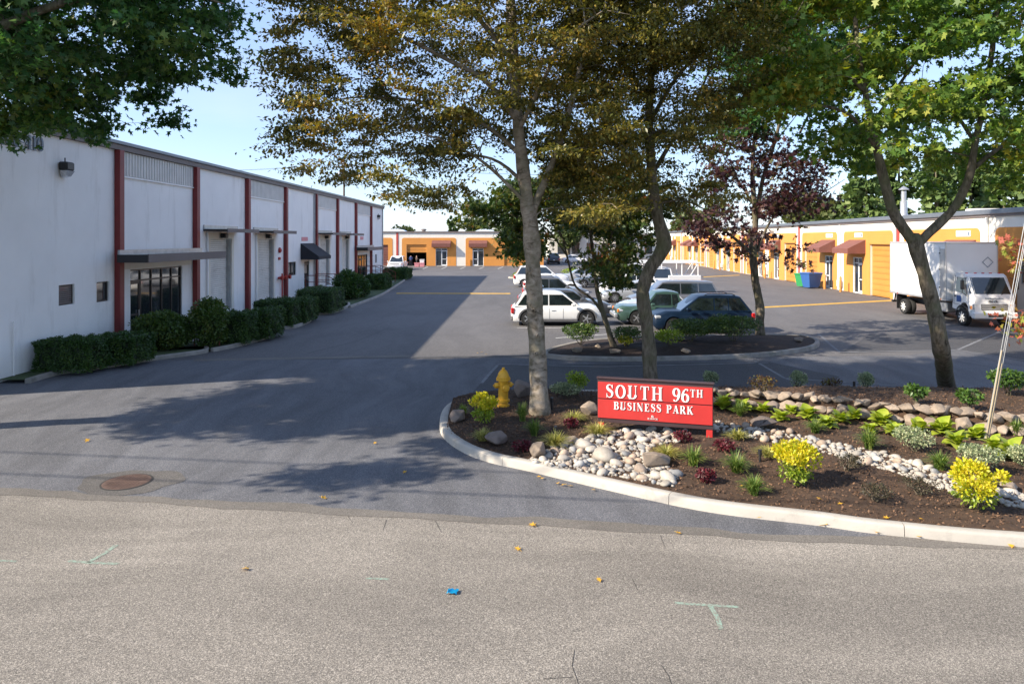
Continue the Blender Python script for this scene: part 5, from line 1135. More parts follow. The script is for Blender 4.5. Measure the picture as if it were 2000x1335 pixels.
for k in range(12): b.box(3.062+.0, 3.076, -.42+k*.07, -.42+k*.07+.05, 1.34, 1.38+.015*(k % 3 == 0))
b.build('hood_lettering', M['num_grey'], bt)
rhomb = [(0.55, -1.0)]
q = MB(); 
for a, c in (((0, .25), (.25, 0)), ((.25, 0), (0, -.25)), ((0, -.25), (-.25, 0)), ((-.25, 0), (0, .25))): q.tube([(1.385, .75+a[0], 3.0+a[1]), (1.385, .75+c[0], 3.0+c[1])], .012, 4)
q.build('diamond_placard', M['num_grey'], bt)
tw, rw, dw = wheel_mesh(.42, .24, M['steelrim'], 8)
for x in (2.32, -2.85):
    for s in (1, -1):
        for d in ((0,) if x > 0 else (0, .27)):
            w = empty('wheel', (x, s*(.92-d+(.1 if x < 0 else 0)), .42), PI if s > 0 else 0); w.parent = bt; link('tyre', tw, w); link('rim', rw, w); link('brake_disc', dw, w)
for s in (1, -1):
    V = []
    for k in range(11):
        a = PI*k/10
        for rr in (.50, .56):
            for yy in (.7, 1.02): V.append((2.32+rr*math.cos(a), s*yy, .45+rr*math.sin(a)))
    q = MB(); Fc = []
    for k in range(10): a = k*4; Fc += [(a, a+1, a+5, a+4), (a+1, a+3, a+7, a+5), (a+3, a+2, a+6, a+7)]
    q.add(V, Fc); q.build('wheel_arch', M['plastic'], bt, smooth=40)
# ---- bins beside the orange doors
for px, y, m, nm, s in ((1584, 57.8, M['blue_bin'], 'large blue wheeled rubbish bin in front of the orange door', 1.0), (1570, 59.2, M['green_bin'], 'green wheeled bin half hidden behind the blue bin', .9)):
    bn = empty('rubbish_bin', ((px-1000)/F*y, y, 0), .2, nm, 'bin'); b = MB(); a, c = .45*s, .62*s
    b.add([(-a, -a, .08), (a, -a, .08), (a, a, .08), (-a, a, .08), (-c, -c, 1.25*s), (c, -c, 1.25*s), (c, c, 1.25*s), (-c, c, 1.25*s)], [(0, 3, 2, 1), (4, 5, 6, 7), (0, 1, 5, 4), (1, 2, 6, 5), (2, 3, 7, 6), (3, 0, 4, 7)]); b.build('tub', m, bn)
    MB().box(-c-.05, c+.05, -c-.05, c+.05, 1.2*s, 1.33*s, .04).build('lid', m, bn)
    for q_ in (-a, a): b = MB(); b.lathe([(0, -.03), (.1, -.03), (.1, .03), (0, .03)], 12, (a, q_, .1), 'y'); b.build('wheel', M['rubber'], bn)
# ---------------------------------------------------------------- trees
def tg(polys, Yc, dep, n, seed, holes=()): return crown_targets(polys, Yc, dep, n, np.random.default_rng(seed), holes)
K = 15.6
A = lambda px, py, y=None: at(px, py, K if y is None else y)
base = G3(1054, 806)
sk = [([(base.x, base.y, base.z-.1), A(1050, 700), A(1043, 560), A(1037, 450), A(1024, 350), A(1013, 260), A(1006, 150), A(998, 0, 15.8), A(1000, -260, 16), A(1010, -560, 16.2)], [.215, .195, .18, .185, .155, .135, .12, .11, .08, .04]),
      ([A(1038, 420), A(1072, 335), A(1100, 260), A(1128, 150), A(1150, 0, 16.2), A(1180, -120, 16.5)], [.10, .075, .07, .06, .05, .02]),
      ([A(1030, 400), A(960, 330, 15.3), A(900, 290, 15), A(800, 250, 14.7)], [.05, .035, .025, .012]),
      ([A(1013, 240), A(950, 160, 15.3), A(880, 120, 15), A(760, 60, 14.5), A(650, 20, 14.2)], [.07, .055, .045, .03, .012]),
      ([A(1014, 300), A(940, 240, 15.8), A(830, 200, 16.2), A(700, 190, 16.6), A(600, 210, 16.8)], [.06, .045, .035, .022, .01]),
      ([A(1025, 360), A(960, 310, 16.4), A(850, 300, 17), A(700, 300, 17.2)], [.05, .035, .025, .01]),
      ([A(1010, 200), A(960, 60, 16.4), A(880, -60, 17), A(760, -160, 17.4)], [.06, .045, .03, .012]),
      ([A(1004, 120), A(900, 0, 14.8), A(760, -120, 14.2), A(620, -160, 13.8)], [.06, .045, .03, .012]),
      ([A(1010, 260), A(1060, 160, 14.8), A(1100, 80, 14.3), A(1180, 20, 13.8)], [.06, .045, .03, .012])]
polys = [[(560, 262), (560, 60), (600, 0), (600, -180), (1300, -230), (1390, 60), (1330, 130), (1200, 230), (1110, 280), (1060, 300), (1015, 258), (960, 262), (920, 330), (870, 350), (800, 300), (700, 300), (590, 290)],
         [(500, 292), (560, 262), (640, 270), (760, 300), (660, 312), (580, 300)], [(518, 128), (640, 95), (640, 160), (560, 142)], [(530, 2), (640, -40), (640, 40)], [(545, 240), (640, 200), (640, 250)], [(588, 338), (700, 315), (780, 335), (700, 350), (620, 345)], [(690, 372), (780, 345), (860, 350), (830, 385), (790, 396), (740, 380)],
         [(790, 400), (835, 370), (930, 350), (900, 385), (845, 402)], [(1060, 300), (1200, 230), (1240, 330), (1180, 430), (1110, 420), (1075, 350)]]
T = crown_targets(polys, K, 2.9, 1350, np.random.default_rng(3), gap=-.35, holes=[(670, 118, 34, 20), (820, 150, 26, 30), (600, 75, 30, 16), (735, 210, 26, 9), (960, 290, 45, 20)])
T = T[~((np.abs(T[:, 0]-(1018-1000)/F*K) < .45) & (T[:, 2] < H+(HZ-262)*K/F) & (T[:, 1] < 16))]
rq = np.random.default_rng(32); T = np.concatenate([T, ellip((.2, 16.4, 13.8), (3.0, 2.4, 3.2), 240, rq)])
t1 = tree('copper_beech_tree', 'large copper beech with pale smooth trunk rising beside the red sign and hydrant', 'tree', sk, T, G['beech'], 'leaf', M['bark'], 11, .098, 92, .42, .20, group=None, up=.62, droop=.10)
# second beech behind the sign
knots(t1, [(A(1036, 432, K-.17), .05), (A(1036, 527, K-.18), .06), (A(1042, 606, K-.18), .05), (A(1060, 752, K-.24), .09), (A(1046, 690, K-.2), .04), (A(1050, 655, K-.19), .035)], M['bark'])
base = G3(1272, 768); K = 17.2
sk = [([(base.x, base.y, base.z-.1), A(1268, 690), A(1262, 620), A(1255, 570), A(1272, 520), A(1297, 480), A(1286, 430), A(1276, 370), A(1270, 300), A(1268, 200), A(1280, 50), A(1290, -220), A(1295, -400)], [.185, .17, .165, .16, .165, .185, .15, .135, .12, .10, .08, .05, .02]),
      ([A(1274, 340), A(1310, 280), A(1350, 220), A(1400, 100)], [.06, .05, .035, .012]), ([A(1272, 360), A(1220, 300), A(1180, 240), A(1130, 140)], [.06, .045, .03, .012]),
      ([A(1280, 400), A(1330, 390), A(1380, 410), A(1420, 420)], [.03, .022, .016, .008]), ([A(1268, 240), A(1340, 130, 17.8), A(1450, 60, 18.4)], [.06, .04, .015]), ([A(1268, 200), A(1200, 100, 17.9), A(1120, 20, 18.3)], [.06, .04, .015])]
polys = [[(1080, 260), (1120, -180), (1480, -180), (1520, 60), (1480, 190), (1420, 240), (1370, 300), (1330, 340), (1290, 350), (1230, 400), (1190, 440), (1120, 430), (1085, 350)], [(1290, 350), (1350, 330), (1400, 400), (1350, 425), (1300, 400)], [(1480, 160), (1540, 130), (1510, 220)]]
T = crown_targets(polys, K, 2.8, 950, np.random.default_rng(4), gap=-.35, holes=[(1405, 275, 50, 38), (1380, 350, 40, 22)])
T = T[~((np.abs(T[:, 0]-(1282-1000)/F*K) < .4) & (T[:, 2] < H+(HZ-330)*K/F) & (T[:, 1] < 17.4))]
T = np.concatenate([T, ellip((4.2, 18.4, 13.2), (3.0, 2.2, 2.8), 200, rq)])
tree('copper_beech_tree', 'second beech with crooked knobbly trunk standing just behind the red sign', 'tree', sk, T, G['beech'], 'leaf', M['bark_dark'], 12, .098, 78, .42, .22, up=.6)
# big forked maple on the right
base = G3(1850, 757); K = 16.4
sk = [([(base.x, base.y, base.z-.1), A(1838, 680), A(1820, 590), A(1800, 520), A(1787, 470), A(1786, 455)], [.205, .18, .165, .15, .17, .10]),
      ([A(1789, 480), A(1748, 420), A(1726, 350), A(1712, 290), A(1690, 180), A(1670, 40), A(1660, -150)], [.125, .12, .11, .09, .07, .05, .02]),
      ([A(1789, 480), A(1830, 440), A(1868, 400), A(1892, 345), A(1905, 280), A(1930, 150), A(1950, 0), A(1970, -180)], [.11, .105, .10, .095, .07, .06, .05, .02]),
      ([A(1712, 290), A(1660, 225), A(1590, 205), A(1500, 205)], [.06, .045, .032, .01]), ([A(1705, 240), A(1760, 160), A(1800, 90), A(1830, -60)], [.05, .04, .03, .012]),
      ([A(1895, 335), A(1950, 290), A(2050, 240), A(2200, 200)], [.06, .05, .035, .012]), ([A(1690, 180), A(1610, 100, 15.8), A(1540, 30, 15.4)], [.05, .035, .012]), ([A(1905, 280), A(1850, 200, 17), A(1800, 160, 17.6)], [.05, .035, .012])]
polys = [[(1650, 330), (1630, 200), (1560, 160), (1500, 60), (1560, -250), (2300, -300), (2450, 260), (2100, 340), (1990, 335), (1900, 318), (1840, 290), (1790, 320), (1740, 330)], [(1500, 130), (1640, 160), (1640, 240), (1560, 230), (1480, 215)], [(1900, 310), (2100, 320), (2060, 355), (1930, 350)]]
T = crown_targets(polys, K, 3.0, 1150, np.random.default_rng(5), gap=-.3, holes=[(1700, 95, 40, 20), (1760, 155, 45, 22), (1950, 105, 45, 30), (1800, 240, 30, 14), (1870, 60, 30, 16)])
T = np.concatenate([T, ellip((11.5, 17.8, 12.4), (4.2, 2.4, 2.2), 200, rq)])
for lo, hi, lm_, nm in ((0, 1, 'maple', None),):
    tree('maple_tree', 'green and gold maple with widely forked trunk at the right side of the garden bed', 'tree', sk, T, G['maple'], 'leaf', M['bark_dark'], 13, .15, 46, .45, .45, tmpl='maple', up=.5)
# dark maple whose crown fills the top centre right, trunk further back
K = 25.5; base = P(1560, 655, .2)
bx = at(1600, 660, 27.2)
base = P(1556, 662, .2)
sk = [([(base.x, base.y, 0), A(1556, 560), A(1566, 470), A(1570, 380), A(1565, 300), A(1560, 150), A(1550, 0), A(1540, -160)], [.10, .09, .085, .08, .08, .07, .05, .02])]
# purple leaved maple on the island
K = 28.4
base = at(1484, 655, 28.0)
sk = [([(base.x, 28.0, .1), A(1484, 600), A(1474, 540), A(1470, 480), A(1476, 430), A(1470, 360), A(1472, 280), A(1480, 200), A(1485, 80)], [.19, .165, .15, .145, .12, .09, .07, .05, .02]),
      ([A(1474, 500), A(1440, 470), A(1400, 440), A(1350, 410), A(1310, 395)], [.08, .065, .055, .04, .01]), ([A(1478, 490), A(1500, 440), A(1530, 400), A(1570, 360)], [.07, .05, .04, .012]),
      ([A(1472, 400), A(1440, 350), A(1410, 300)], [.05, .04, .012]), ([A(1476, 420), A(1540, 400), A(1600, 380), A(1650, 350)], [.04, .03, .02, .01]), ([A(1474, 330), A(1520, 270), A(1560, 220)], [.045, .03, .01])]
polys = [[(1430, 400), (1390, 320), (1400, 270), (1470, 255), (1540, 300), (1590, 360), (1560, 420), (1530, 460), (1500, 420), (1470, 440)], [(1355, 450), (1330, 400), (1400, 410), (1450, 480), (1420, 500)], [(1500, 460), (1530, 430), (1520, 520), (1490, 500)], [(1560, 350), (1610, 340), (1600, 420), (1560, 400)]]
T = crown_targets(polys, K, 3.0, 250, np.random.default_rng(6), gap=-.2); tree('purple_maple_tree', 'purple leaved maple on the island kerb behind the dark blue SUV', 'tree', sk, T, G['purple'], 'leaf', M['bark_dark'], 14, .18, 22, .50, .5, tmpl='maple', up=.4)
# dark green maple on the right end of the island
K = 28.3
sk = [([(at(1486, 655, 28.6).x, 28.6, .1), at(1485, 600, 28.6), at(1476, 540, 28.6), at(1474, 480, 28.6), at(1478, 420, 28.6), at(1490, 350, 28.6), A(1520, 250), A(1545, 100), A(1560, -100)], [.12, .11, .10, .095, .09, .085, .07, .05, .02]), ([A(1492, 340), A(1590, 300), A(1640, 240)], [.05, .03, .01]), ([A(1525, 240), A(1500, 200), A(1440, 120)], [.05, .035, .01]), ([A(1562, 260), A(1620, 140), A(1660, 60)], [.05, .035, .01])]
polys = [[(1400, 20), (1440, -250), (1740, -250), (1700, 150), (1640, 200), (1560, 190), (1500, 230), (1430, 180)], [(1400, 200), (1460, 190), (1490, 270), (1430, 290)]]
T = tg(polys, K, 3.4, 620, 7)
tree('maple_tree', 'tall dark green maple rising close behind the purple leaved maple on the island', 'tree', sk, T, G['maple_dark'], 'leaf', M['bark_dark'], 15, .21, 40, .75, .45, tmpl='maple', up=.45)
# small leaning maple on the left of the island
K = 24.6; base = P(1192, 668, .25)
sk = [([(base.x, K, .12), A(1187, 640), A(1175, 600), A(1165, 560), A(1162, 520), A(1155, 470), A(1150, 400), A(1160, 340)], [.11, .095, .085, .075, .065, .055, .04, .015]), ([A(1184, 625), A(1158, 585), A(1125, 560), A(1112, 520), A(1100, 470), A(1080, 420)], [.055, .045, .04, .035, .03, .012]),
      ([A(1162, 540), A(1185, 490), A(1200, 440), A(1230, 380)], [.05, .04, .03, .012]), ([A(1108, 500), A(1060, 440), A(1000, 420), A(940, 400)], [.03, .025, .02, .01]), ([A(1108, 480), A(1080, 440), A(1040, 400)], [.03, .022, .01])]
polys = [[(905, 400), (930, 370), (1060, 340), (1180, 330), (1300, 350), (1300, 430), (1240, 470), (1140, 440), (1060, 430), (1000, 440), (950, 430)], [(960, 430), (1050, 430), (1060, 490), (1020, 530), (985, 480)], [(1140, 440), (1240, 450), (1230, 540), (1200, 570), (1160, 530), (1140, 500)], [(1240, 450), (1290, 430), (1270, 500)]]
T = crown_targets(polys, K, 2.6, 430, np.random.default_rng(8), gap=-.2); tree('maple_tree', 'small leaning dark green maple with reddish tips on the left of the island', 'tree', sk, T, G['maple_isl'], 'leaf', M['bark_dark'], 16, .16, 34, .48, .45, tmpl='maple', up=.45)
# big maple left of the frame: its crown hangs over the drive
K = 14.0
sk = [([(-13.4, 14.4, -.1), (-13.2, 14.3, 2.5), (-12.8, 13.6, 5), (-12.5, 12.4, 8), (-12.6, 12.8, 10), (-12.6, 13, 12)], [.34, .28, .26, .2, .14, .04]), ([(-12.8, 13.5, 5.3), (-11, 13.4, 7.6), (-9, 13.6, 8.8), (-7, 14, 9.2), (-6, 14.2, 9)], [.14, .11, .08, .05, .012]),
      ([(-12.5, 12.4, 8), (-10.5, 13.5, 9.8), (-8, 14.6, 10.6)], [.1, .07, .015]), ([(-12.5, 12.3, 7.3), (-11.5, 14, 8), (-10.6, 15.5, 8)], [.08, .06, .015]), ([(-12.6, 12.5, 9), (-15, 13, 11), (-18, 13, 12)], [.1, .07, .015]), ([(-12.5, 12.4, 7.5), (-14.5, 11.5, 9), (-17, 11, 9.5)], [.1, .07, .015])]
polys = [[(-800, -380), (200, -400), (330, -200), (370, -40), (400, 20), (410, 70), (385, 105), (340, 105), (320, 75), (270, 90), (220, 90), (150, 120), (105, 175), (60, 200), (30, 170), (-10, 215), (-120, 200), (-900, 60)], [(140, 140), (165, 175), (130, 200)]]
T = crown_targets(polys, K, 4.0, 1750, np.random.default_rng(9), gap=-.9, holes=[(85, 140, 26, 18), (30, 165, 20, 14), (250, 25, 14, 9), (335, 60, 14, 9)])
rq = np.random.default_rng(31); T[:, 1] += 1.3; T = T[~((T[:, 0] < -13.9) & (T[:, 1] > 17.6) & (T[:, 2] < 8.4))]; T = np.concatenate([T, ellip(tuple(at(12, 250, 15.2)), (.5, .5, .28), 9, rq), ellip(tuple(at(100, 232, 15)), (.4, .4, .25), 5, rq), ellip((-11.0, 10.2, 7.6), (1.6, 1.0, .5), 60, rq), ellip((-12.6, 8.6, 7.0), (1.5, .35, .4), 34, rq), ellip((-17.5, 12.5, 9), (4, 2.6, 1.8), 380, rq)])
tree('maple_tree', 'big dark green maple overhanging the drive and the warehouse corner at the left', 'tree', sk, T, G['maple_dark'], 'leaf', M['bark_dark'], 17, .155, 42, .48, .45, tmpl='maple', up=.45)
# background trees
def bush_tree(name, label, px, Y, w, h, leafm, seed, group, n=2600, ls=.5, con=False, z0=0, py=None):
    rng = np.random.default_rng(seed); x = (px-1000)/F*Y; root = empty(name, (x, Y, 0), 0, label, 'tree', group)
    MB().tube([(0, 0, 0), (.1, 0, h*.5), (0, .1, h*.93)], [w*.05+.12, w*.03+.08, .03], 8).build('trunk', M['bark_dark'], root)
    Ps = []; Ds = []
    if con:
        k = int(n/45)
        for i in range(k):
            t = rng.uniform(.12, 1)**1.1; a = rng.uniform(0, 2*PI); R = w*(1-t)**.8*rng.uniform(.75, 1.15)+.2; L_ = R; m = 45
            u = rng.uniform(.15, 1, m); sp = rng.normal(size=m)*.16*R; zz = h*t-.28*R*u**1.5+rng.normal(size=m)*.12
            Ps.append(np.stack([np.cos(a)*u*R-np.sin(a)*sp, np.sin(a)*u*R+np.cos(a)*sp, zz], 1)); Ds.append(np.tile([math.cos(a), math.sin(a), -.3], (m, 1)))
    else:
        k = 30
        for i in range(k):
            d = rng.normal(size=3); d /= np.linalg.norm(d); c = d*np.array([w*.7, w*.7, h*.34])*rng.uniform(.3, 1)+np.array([0, 0, h*.6]); r = w*rng.uniform(.22, .42); m = int(n/k)
            p = ellip((0, 0, 0), (r, r, r*.7), m, rng, .5); Ps.append(p+c); Ds.append(p/r)
    p = np.concatenate(Ps); d = np.concatenate(Ds); V, Fa = leaf_arrays(p, ls*rng.uniform(.5, 1.3, len(p)), 'card', rng, D=d, up=.3, dmix=.6)
    link('crown', np_mesh('crown', V, Fa, leafm), root); return root
gb = 'trees behind the workshops'
for i, (px, Y, w, h, con, nm) in enumerate(((1690, 84, 4.2, 17, 1, 'dark fir tree left of the roof stack behind the right hand building'), (1755, 92, 4.6, 19, 1, 'tall fir directly behind the galvanised roof stack'), (1828, 80, 4.6, 15.5, 1, 'fir tree seen through the fork of the big maple'), (1895, 88, 5, 17.5, 1, 'broad fir above the flat rooftop unit'),
        (1960, 80, 5, 15, 1, 'rightmost fir behind the box truck roof'), (2040, 80, 5, 17, 1, 'fir at the right edge behind the maple leaves'), (1640, 100, 4.5, 12, 0, 'light green broadleaf tree behind the white vent box'), (1580, 110, 5, 12.5, 0, 'round pale green tree behind the right roof between the maples'), (1345, 150, 6, 12.5, 0, 'yellow green tree above the far end of the right roof'), (1385, 160, 4, 13.5, 1, 'small fir beside the twin roof stacks'))):
    bush_tree('fir_tree' if con else 'broadleaf_tree', nm, px, Y, w, h, G['conifer'] if con else G['far'], 40+i, gb, 5200 if con else 3000, .55 if con else .5, con)
for i, (px, Y, w, h, m, nm) in enumerate(((782, 150, 3.6, 7.4, 'far', 'low green tree just above the far roof beside the warehouse corner'), (878, 160, 1.0, 8.6, 'conifer', 'shortest and leftmost of the three slim poplars'), (884, 160, 1.5, 9.6, 'conifer', 'middle of the three slim poplars above the far roof'), (894, 162, 1.6, 10, 'conifer', 'tallest and rightmost of the three slim poplars'),
        (930, 150, 4.8, 10.5, 'far', 'pale willow like tree above the far orange wall'), (1000, 140, 5, 11, 'far', 'green tree behind the far block hidden by the beech trunk'), (1110, 150, 5, 9, 'far', 'tree far behind the distant white building'), (1210, 150, 5, 9.5, 'far', 'tree above the distant roofs at the top of the lot'), (85, 42, 3.4, 11.6, 'yellowish', 'sunlit yellow green tree rising behind the warehouse roof at the left'))):
    bush_tree('poplar_tree' if w < 2 else 'broadleaf_tree', nm, px, Y, w, h, G['lime'] if m == 'yellowish' else G[m], 70+i, 'trees beyond the far roofs', 1500 if w < 2 else 2600, .45, w < 2)
# distant pale building and utility poles
db = empty('distant_building', (18, 150, 0), 0, 'distant pale building beyond the top of the parking lot', 'building')
MB().box(-10, 16, 0, 10, 0, 5).build('wall', M['cream_wall'], db); MB().box(-10.2, 16.2, -.2, 10.2, 5.002, 5.3).build('roof', M['fascia'], db)
for k in range(7): MB().box(-8+k*3.2, -6.4+k*3.2, -.06, -.003, 1, 3.4).build('window', M['glass'], db)
up = empty('utility_pole', ((672-1000)/F*95, 95, 0), 0, 'wooden utility pole with a transformer behind the warehouse roof', 'utility pole')
MB().tube([(0, 0, 0), (0, 0, 15)], [.17, .12], 10).build('pole', M['wood'], up); MB().box(-1.2, 1.2, -.06, .06, 14.2, 14.34).build('crossarm', M['wood'], up)
b = MB(); b.lathe([(0, 0), (.36, 0), (.36, 1.3), (.2, 1.42), (0, 1.42)], 14, (-.5, -.1, 12.2)); b.build('transformer', M['galv'], up, smooth=40)
for k in (-1.1, 0, 1.1):
    b = MB(); b.tube([(k, 0, 14.35), (k, 0, 14.6)], .05, 6); b.build('insulator', M['alu_white'], up)
for s, dx in ((1, 60), (-1, -60)):
    b = MB()
    for k in (-1.1, 0, 1.1): b.tube([(k+dx*t/10, 4*t/10*s, 14.6-2.2*(1-((t-5)/5)**2)*.6) for t in range(11)], .009, 4, False)
    b.build('cable', M['black'], up)
for px, Y, hh in ((1150, 135, 9), (1178, 140, 9.5)):
    b = MB(); b.tube([(0, 0, 0), (0, 0, hh)], .09, 8); b.box(-.6, 0, -.12, .12, hh-.1, hh+.04); b.build('lamp_post', M['black'], loc=((px-1000)/F*Y, Y, 0), label='slim dark lamp post far behind the lot, %s of two' % ('left' if px < 1160 else 'right'), cat='lamp post', group='far lamp posts')
# overhead street wires (they cast the thin lines over the drive)
b = empty('utility_pole', (-40, 11.6, 0), -.11, 'street utility pole standing left of the picture carrying the overhead wires', 'utility pole')
MB().tube([(0, 0, 0), (0, 0, 10.2)], [.17, .13], 10).build('pole', M['wood'], b)
for y0, z in ((6.35, 9.2), (5.75, 8.4)):
    w = MB(); w.tube([Vector((-40, y0+4.6, z))-Vector((-40, 11.6, 0))+Vector((t*4.5, -.49*t, -.6+.012*(t-10)**2*.5))  for t in range(21)], .022, 5, False); w.build('overhead_wire', M['black'], b, rot=(0, 0, .11))
# ---------------------------------------------------------------- hedges and shrubs by the warehouse
def hedge(px0, px1, ptop, pbot, depth, seed, label, name='hedge', grp='clipped hedges along the warehouse', leaf='hedge', rounded=False, n=None, ls=.062, zb=.1):
    a, b_ = P(px0, pbot, zb), P(px1, pbot, zb); Y = a.y; x0, x1 = a.x, b_.x; h = (pbot-ptop)*Y/F if rounded and False else H-zb-(ptop-HZ)*(Y+depth*(.5 if rounded else .9))/F; rng = np.random.default_rng(seed)
    ax = -math.atan(.0135); root = empty(name, ((x0+x1)/2, Y+depth/2, zb), ax, label, 'hedge' if not rounded else 'shrub', grp); w = x1-x0
    hx, hy = w/2, depth/2
    n = n or int(min(16000, 2400*(w*h*2+depth*h*2+w*depth)))
    if rounded:
        core = MB(); core.lathe([(0, .02), (hx*.3, .05), (hx*.55, h*.3), (hx*.5, h*.55), (hx*.25, h*.7), (0, h*.75)], 16); c = core.build('dark_core', M['inner'], root, sc=(1, hy/hx, 1))
        leafball('foliage', (0, 0, h*.46), (hx*.93, hy*.93, h*.5), n, ls, G[leaf], rng, root, up=.3, lumps=16, shell=.5); leafball('foliage', (0, 0, h*.2), (hx*.9, hy*.9, h*.26), n//3, ls, G[leaf], rng, root, up=.3, lumps=6, shell=.5)
    else:
        MB().box(-hx+.12, hx-.12, -hy+.12, hy-.12, .05, h-.12, .1).build('dark_core', M['inner'], root)
        ar = np.array([depth*h, depth*h, w*h, w*h, w*depth*1.2]); ar /= ar.sum(); fc = rng.choice(5, n, p=ar); u = rng.uniform(-1, 1, n); v = rng.uniform(-1, 1, n); p = np.zeros((n, 3)); d = np.zeros((n, 3))
        for k, (dx, dy, dz) in enumerate(((1, 0, 0), (-1, 0, 0), (0, 1, 0), (0, -1, 0), (0, 0, 1))):
            s = fc == k
            if dx: p[s] = np.stack([np.full(s.sum(), dx*hx), u[s]*hy, (v[s]*.5+.5)*h], 1)
            elif dy: p[s] = np.stack([u[s]*hx, np.full(s.sum(), dy*hy), (v[s]*.5+.5)*h], 1)
            else: p[s] = np.stack([u[s]*hx, v[s]*hy, np.full(s.sum(), h)], 1)
            d[s] = (dx, dy, dz)
        q = p/np.array([hx, hy, h]); rr = np.maximum(0, np.abs(q[:, :2]).max(1)-.0); 
        lump = .05*np.sin(p[:, 0]*4.1+seed)+.05*np.sin(p[:, 1]*5.3+p[:, 2]*3)+.04*np.sin(p[:, 0]*9+p[:, 1]*7+p[:, 2]*8)
        p += d*(lump[:, None]-.03)-d*(rng.uniform(size=n)**2*.12)[:, None]; p += rng.normal(size=(n, 3))*.015
        edge = (np.abs(q[:, 0]) > .85)*(np.abs(q[:, 1]) > .85)+(np.maximum(np.abs(q[:, 0]), np.abs(q[:, 1])) > .9)*(q[:, 2] > .9); p[:, :2] *= (1-.04*edge)[:, None]; p[:, 2] *= 1-.03*edge
        V, Fa = leaf_arrays(p, ls*rng.uniform(.6, 1.3, n), 'oval', rng, D=d+np.array([0, 0, .3]), up=.25, dmix=.4, nmix=d)
        link('foliage', np_mesh('foliage', V, Fa, G[leaf]), root)
    return root
hedge(58, 176, 655, 727, 1.3, 1, 'nearest clipped hedge block at the white warehouse corner')
hedge(168, 262, 648, 713, 1.5, 2, 'second clipped hedge block touching the nearest one')
hedge(215, 356, 602, 690, 2.4, 3, 'wide rounded bush in front of the near glass shopfront', 'round_shrub', 'loose shrubs along the warehouse', 'rhodo', True, 11000, .10)
hedge(345, 432, 572, 682, 2.0, 4, 'tall untidy shrub between the entrance steps and the first dock door', 'loose_shrub', 'loose shrubs along the warehouse', 'rhodo', True, 6500, .11)
hedge(420, 482, 606, 671, 1.6, 5, 'narrow clipped hedge below the first dock door')
hedge(466, 527, 600, 662, 1.8, 6, 'clipped hedge at the end of the first planting strip')
hedge(492, 573, 582, 638, 1.8, 7, 'squared hedge below the second dock door')
hedge(556, 598, 580, 631, 2.2, 8, 'short hedge right behind the squared one by the second dock door')
hedge(574, 650, 560, 612, 2.6, 9, 'large boxy hedge left of the first red railed stairs')
hedge(634, 704, 522, 588, 4.0, 10, 'large round bush right of the first red railed stairs', 'round_shrub', 'loose shrubs along the warehouse', 'hedge', True, 9000, .13)
hedge(680, 716, 540, 583, 3.0, 11, 'small round bush beside the large round one', 'round_shrub', 'loose shrubs along the warehouse', 'hedge', True, 3000, .12)
hedge(712, 750, 535, 566, 3.2, 12, 'low clipped hedge left of the second red railed stairs', ls=.1)
hedge(748, 793, 523, 546, 4.5, 13, 'farthest clipped hedge at the corner by the white pickup', ls=.12)
# ---------------------------------------------------------------- generic plants
rock_cache = []
def rockmesh(seed, n=15, flat=.65, angular=True, m=None):
    rng = random.Random(seed); bm = bmesh.new()
    for i in range(n):
        v = Vector((rng.gauss(0, 1), rng.gauss(0, 1), rng.gauss(0, 1))).normalized(); v = Vector((v.x, v.y, v.z*flat))*rng.uniform(.85, 1.05); bm.verts.new(v*.5)
    r = bmesh.ops.convex_hull(bm, input=bm.verts); bmesh.ops.delete(bm, geom=list({e for e in r['geom_interior'] if isinstance(e, bmesh.types.BMVert)}), context='VERTS')
    if angular: bmesh.ops.bevel(bm, geom=list(bm.edges)+list(bm.verts), offset=.03, segments=1, affect='EDGES')
    else: bmesh.ops.subdivide_edges(bm, edges=bm.edges, cuts=1, smooth=1.0)
    bmesh.ops.recalc_face_normals(bm, faces=bm.faces); me = bpy.data.meshes.new('rock'); bm.to_mesh(me); bm.free(); me.materials.append(m or M['rock'])
    if not angular: me.polygons.foreach_set('use_smooth', [True]*len(me.polygons))
    return me
def pebmesh(seed, m):
    rng = random.Random(seed); bm = bmesh.new(); bmesh.ops.create_icosphere(bm, subdivisions=2, radius=.5)
    ph = [rng.uniform(0, 6) for _ in range(6)]; fl = rng.uniform(.55, .8); el = rng.uniform(.7, .95)
    for v in bm.verts:
        c = v.co; s = 1+.12*math.sin(c.x*5+ph[0])*math.cos(c.y*4+ph[1])+.09*math.sin(c.z*6+c.x*4+ph[2]); v.co = Vector((c.x*s, c.y*s*el, c.z*s*fl))
    me = bpy.data.meshes.new('stone'); bm.to_mesh(me); bm.free(); me.materials.append(m); me.polygons.foreach_set('use_smooth', [True]*len(me.polygons)); return me
PEB = [pebmesh(i, M['pebble'] if i < 8 else M['pebble2'] if i < 10 else M['pebble3']) for i in range(12)]
RK = [rockmesh(i+50) for i in range(8)]; RKG = [rockmesh(i+80, 18, .75, m=M['boulder_grey']) for i in range(4)]
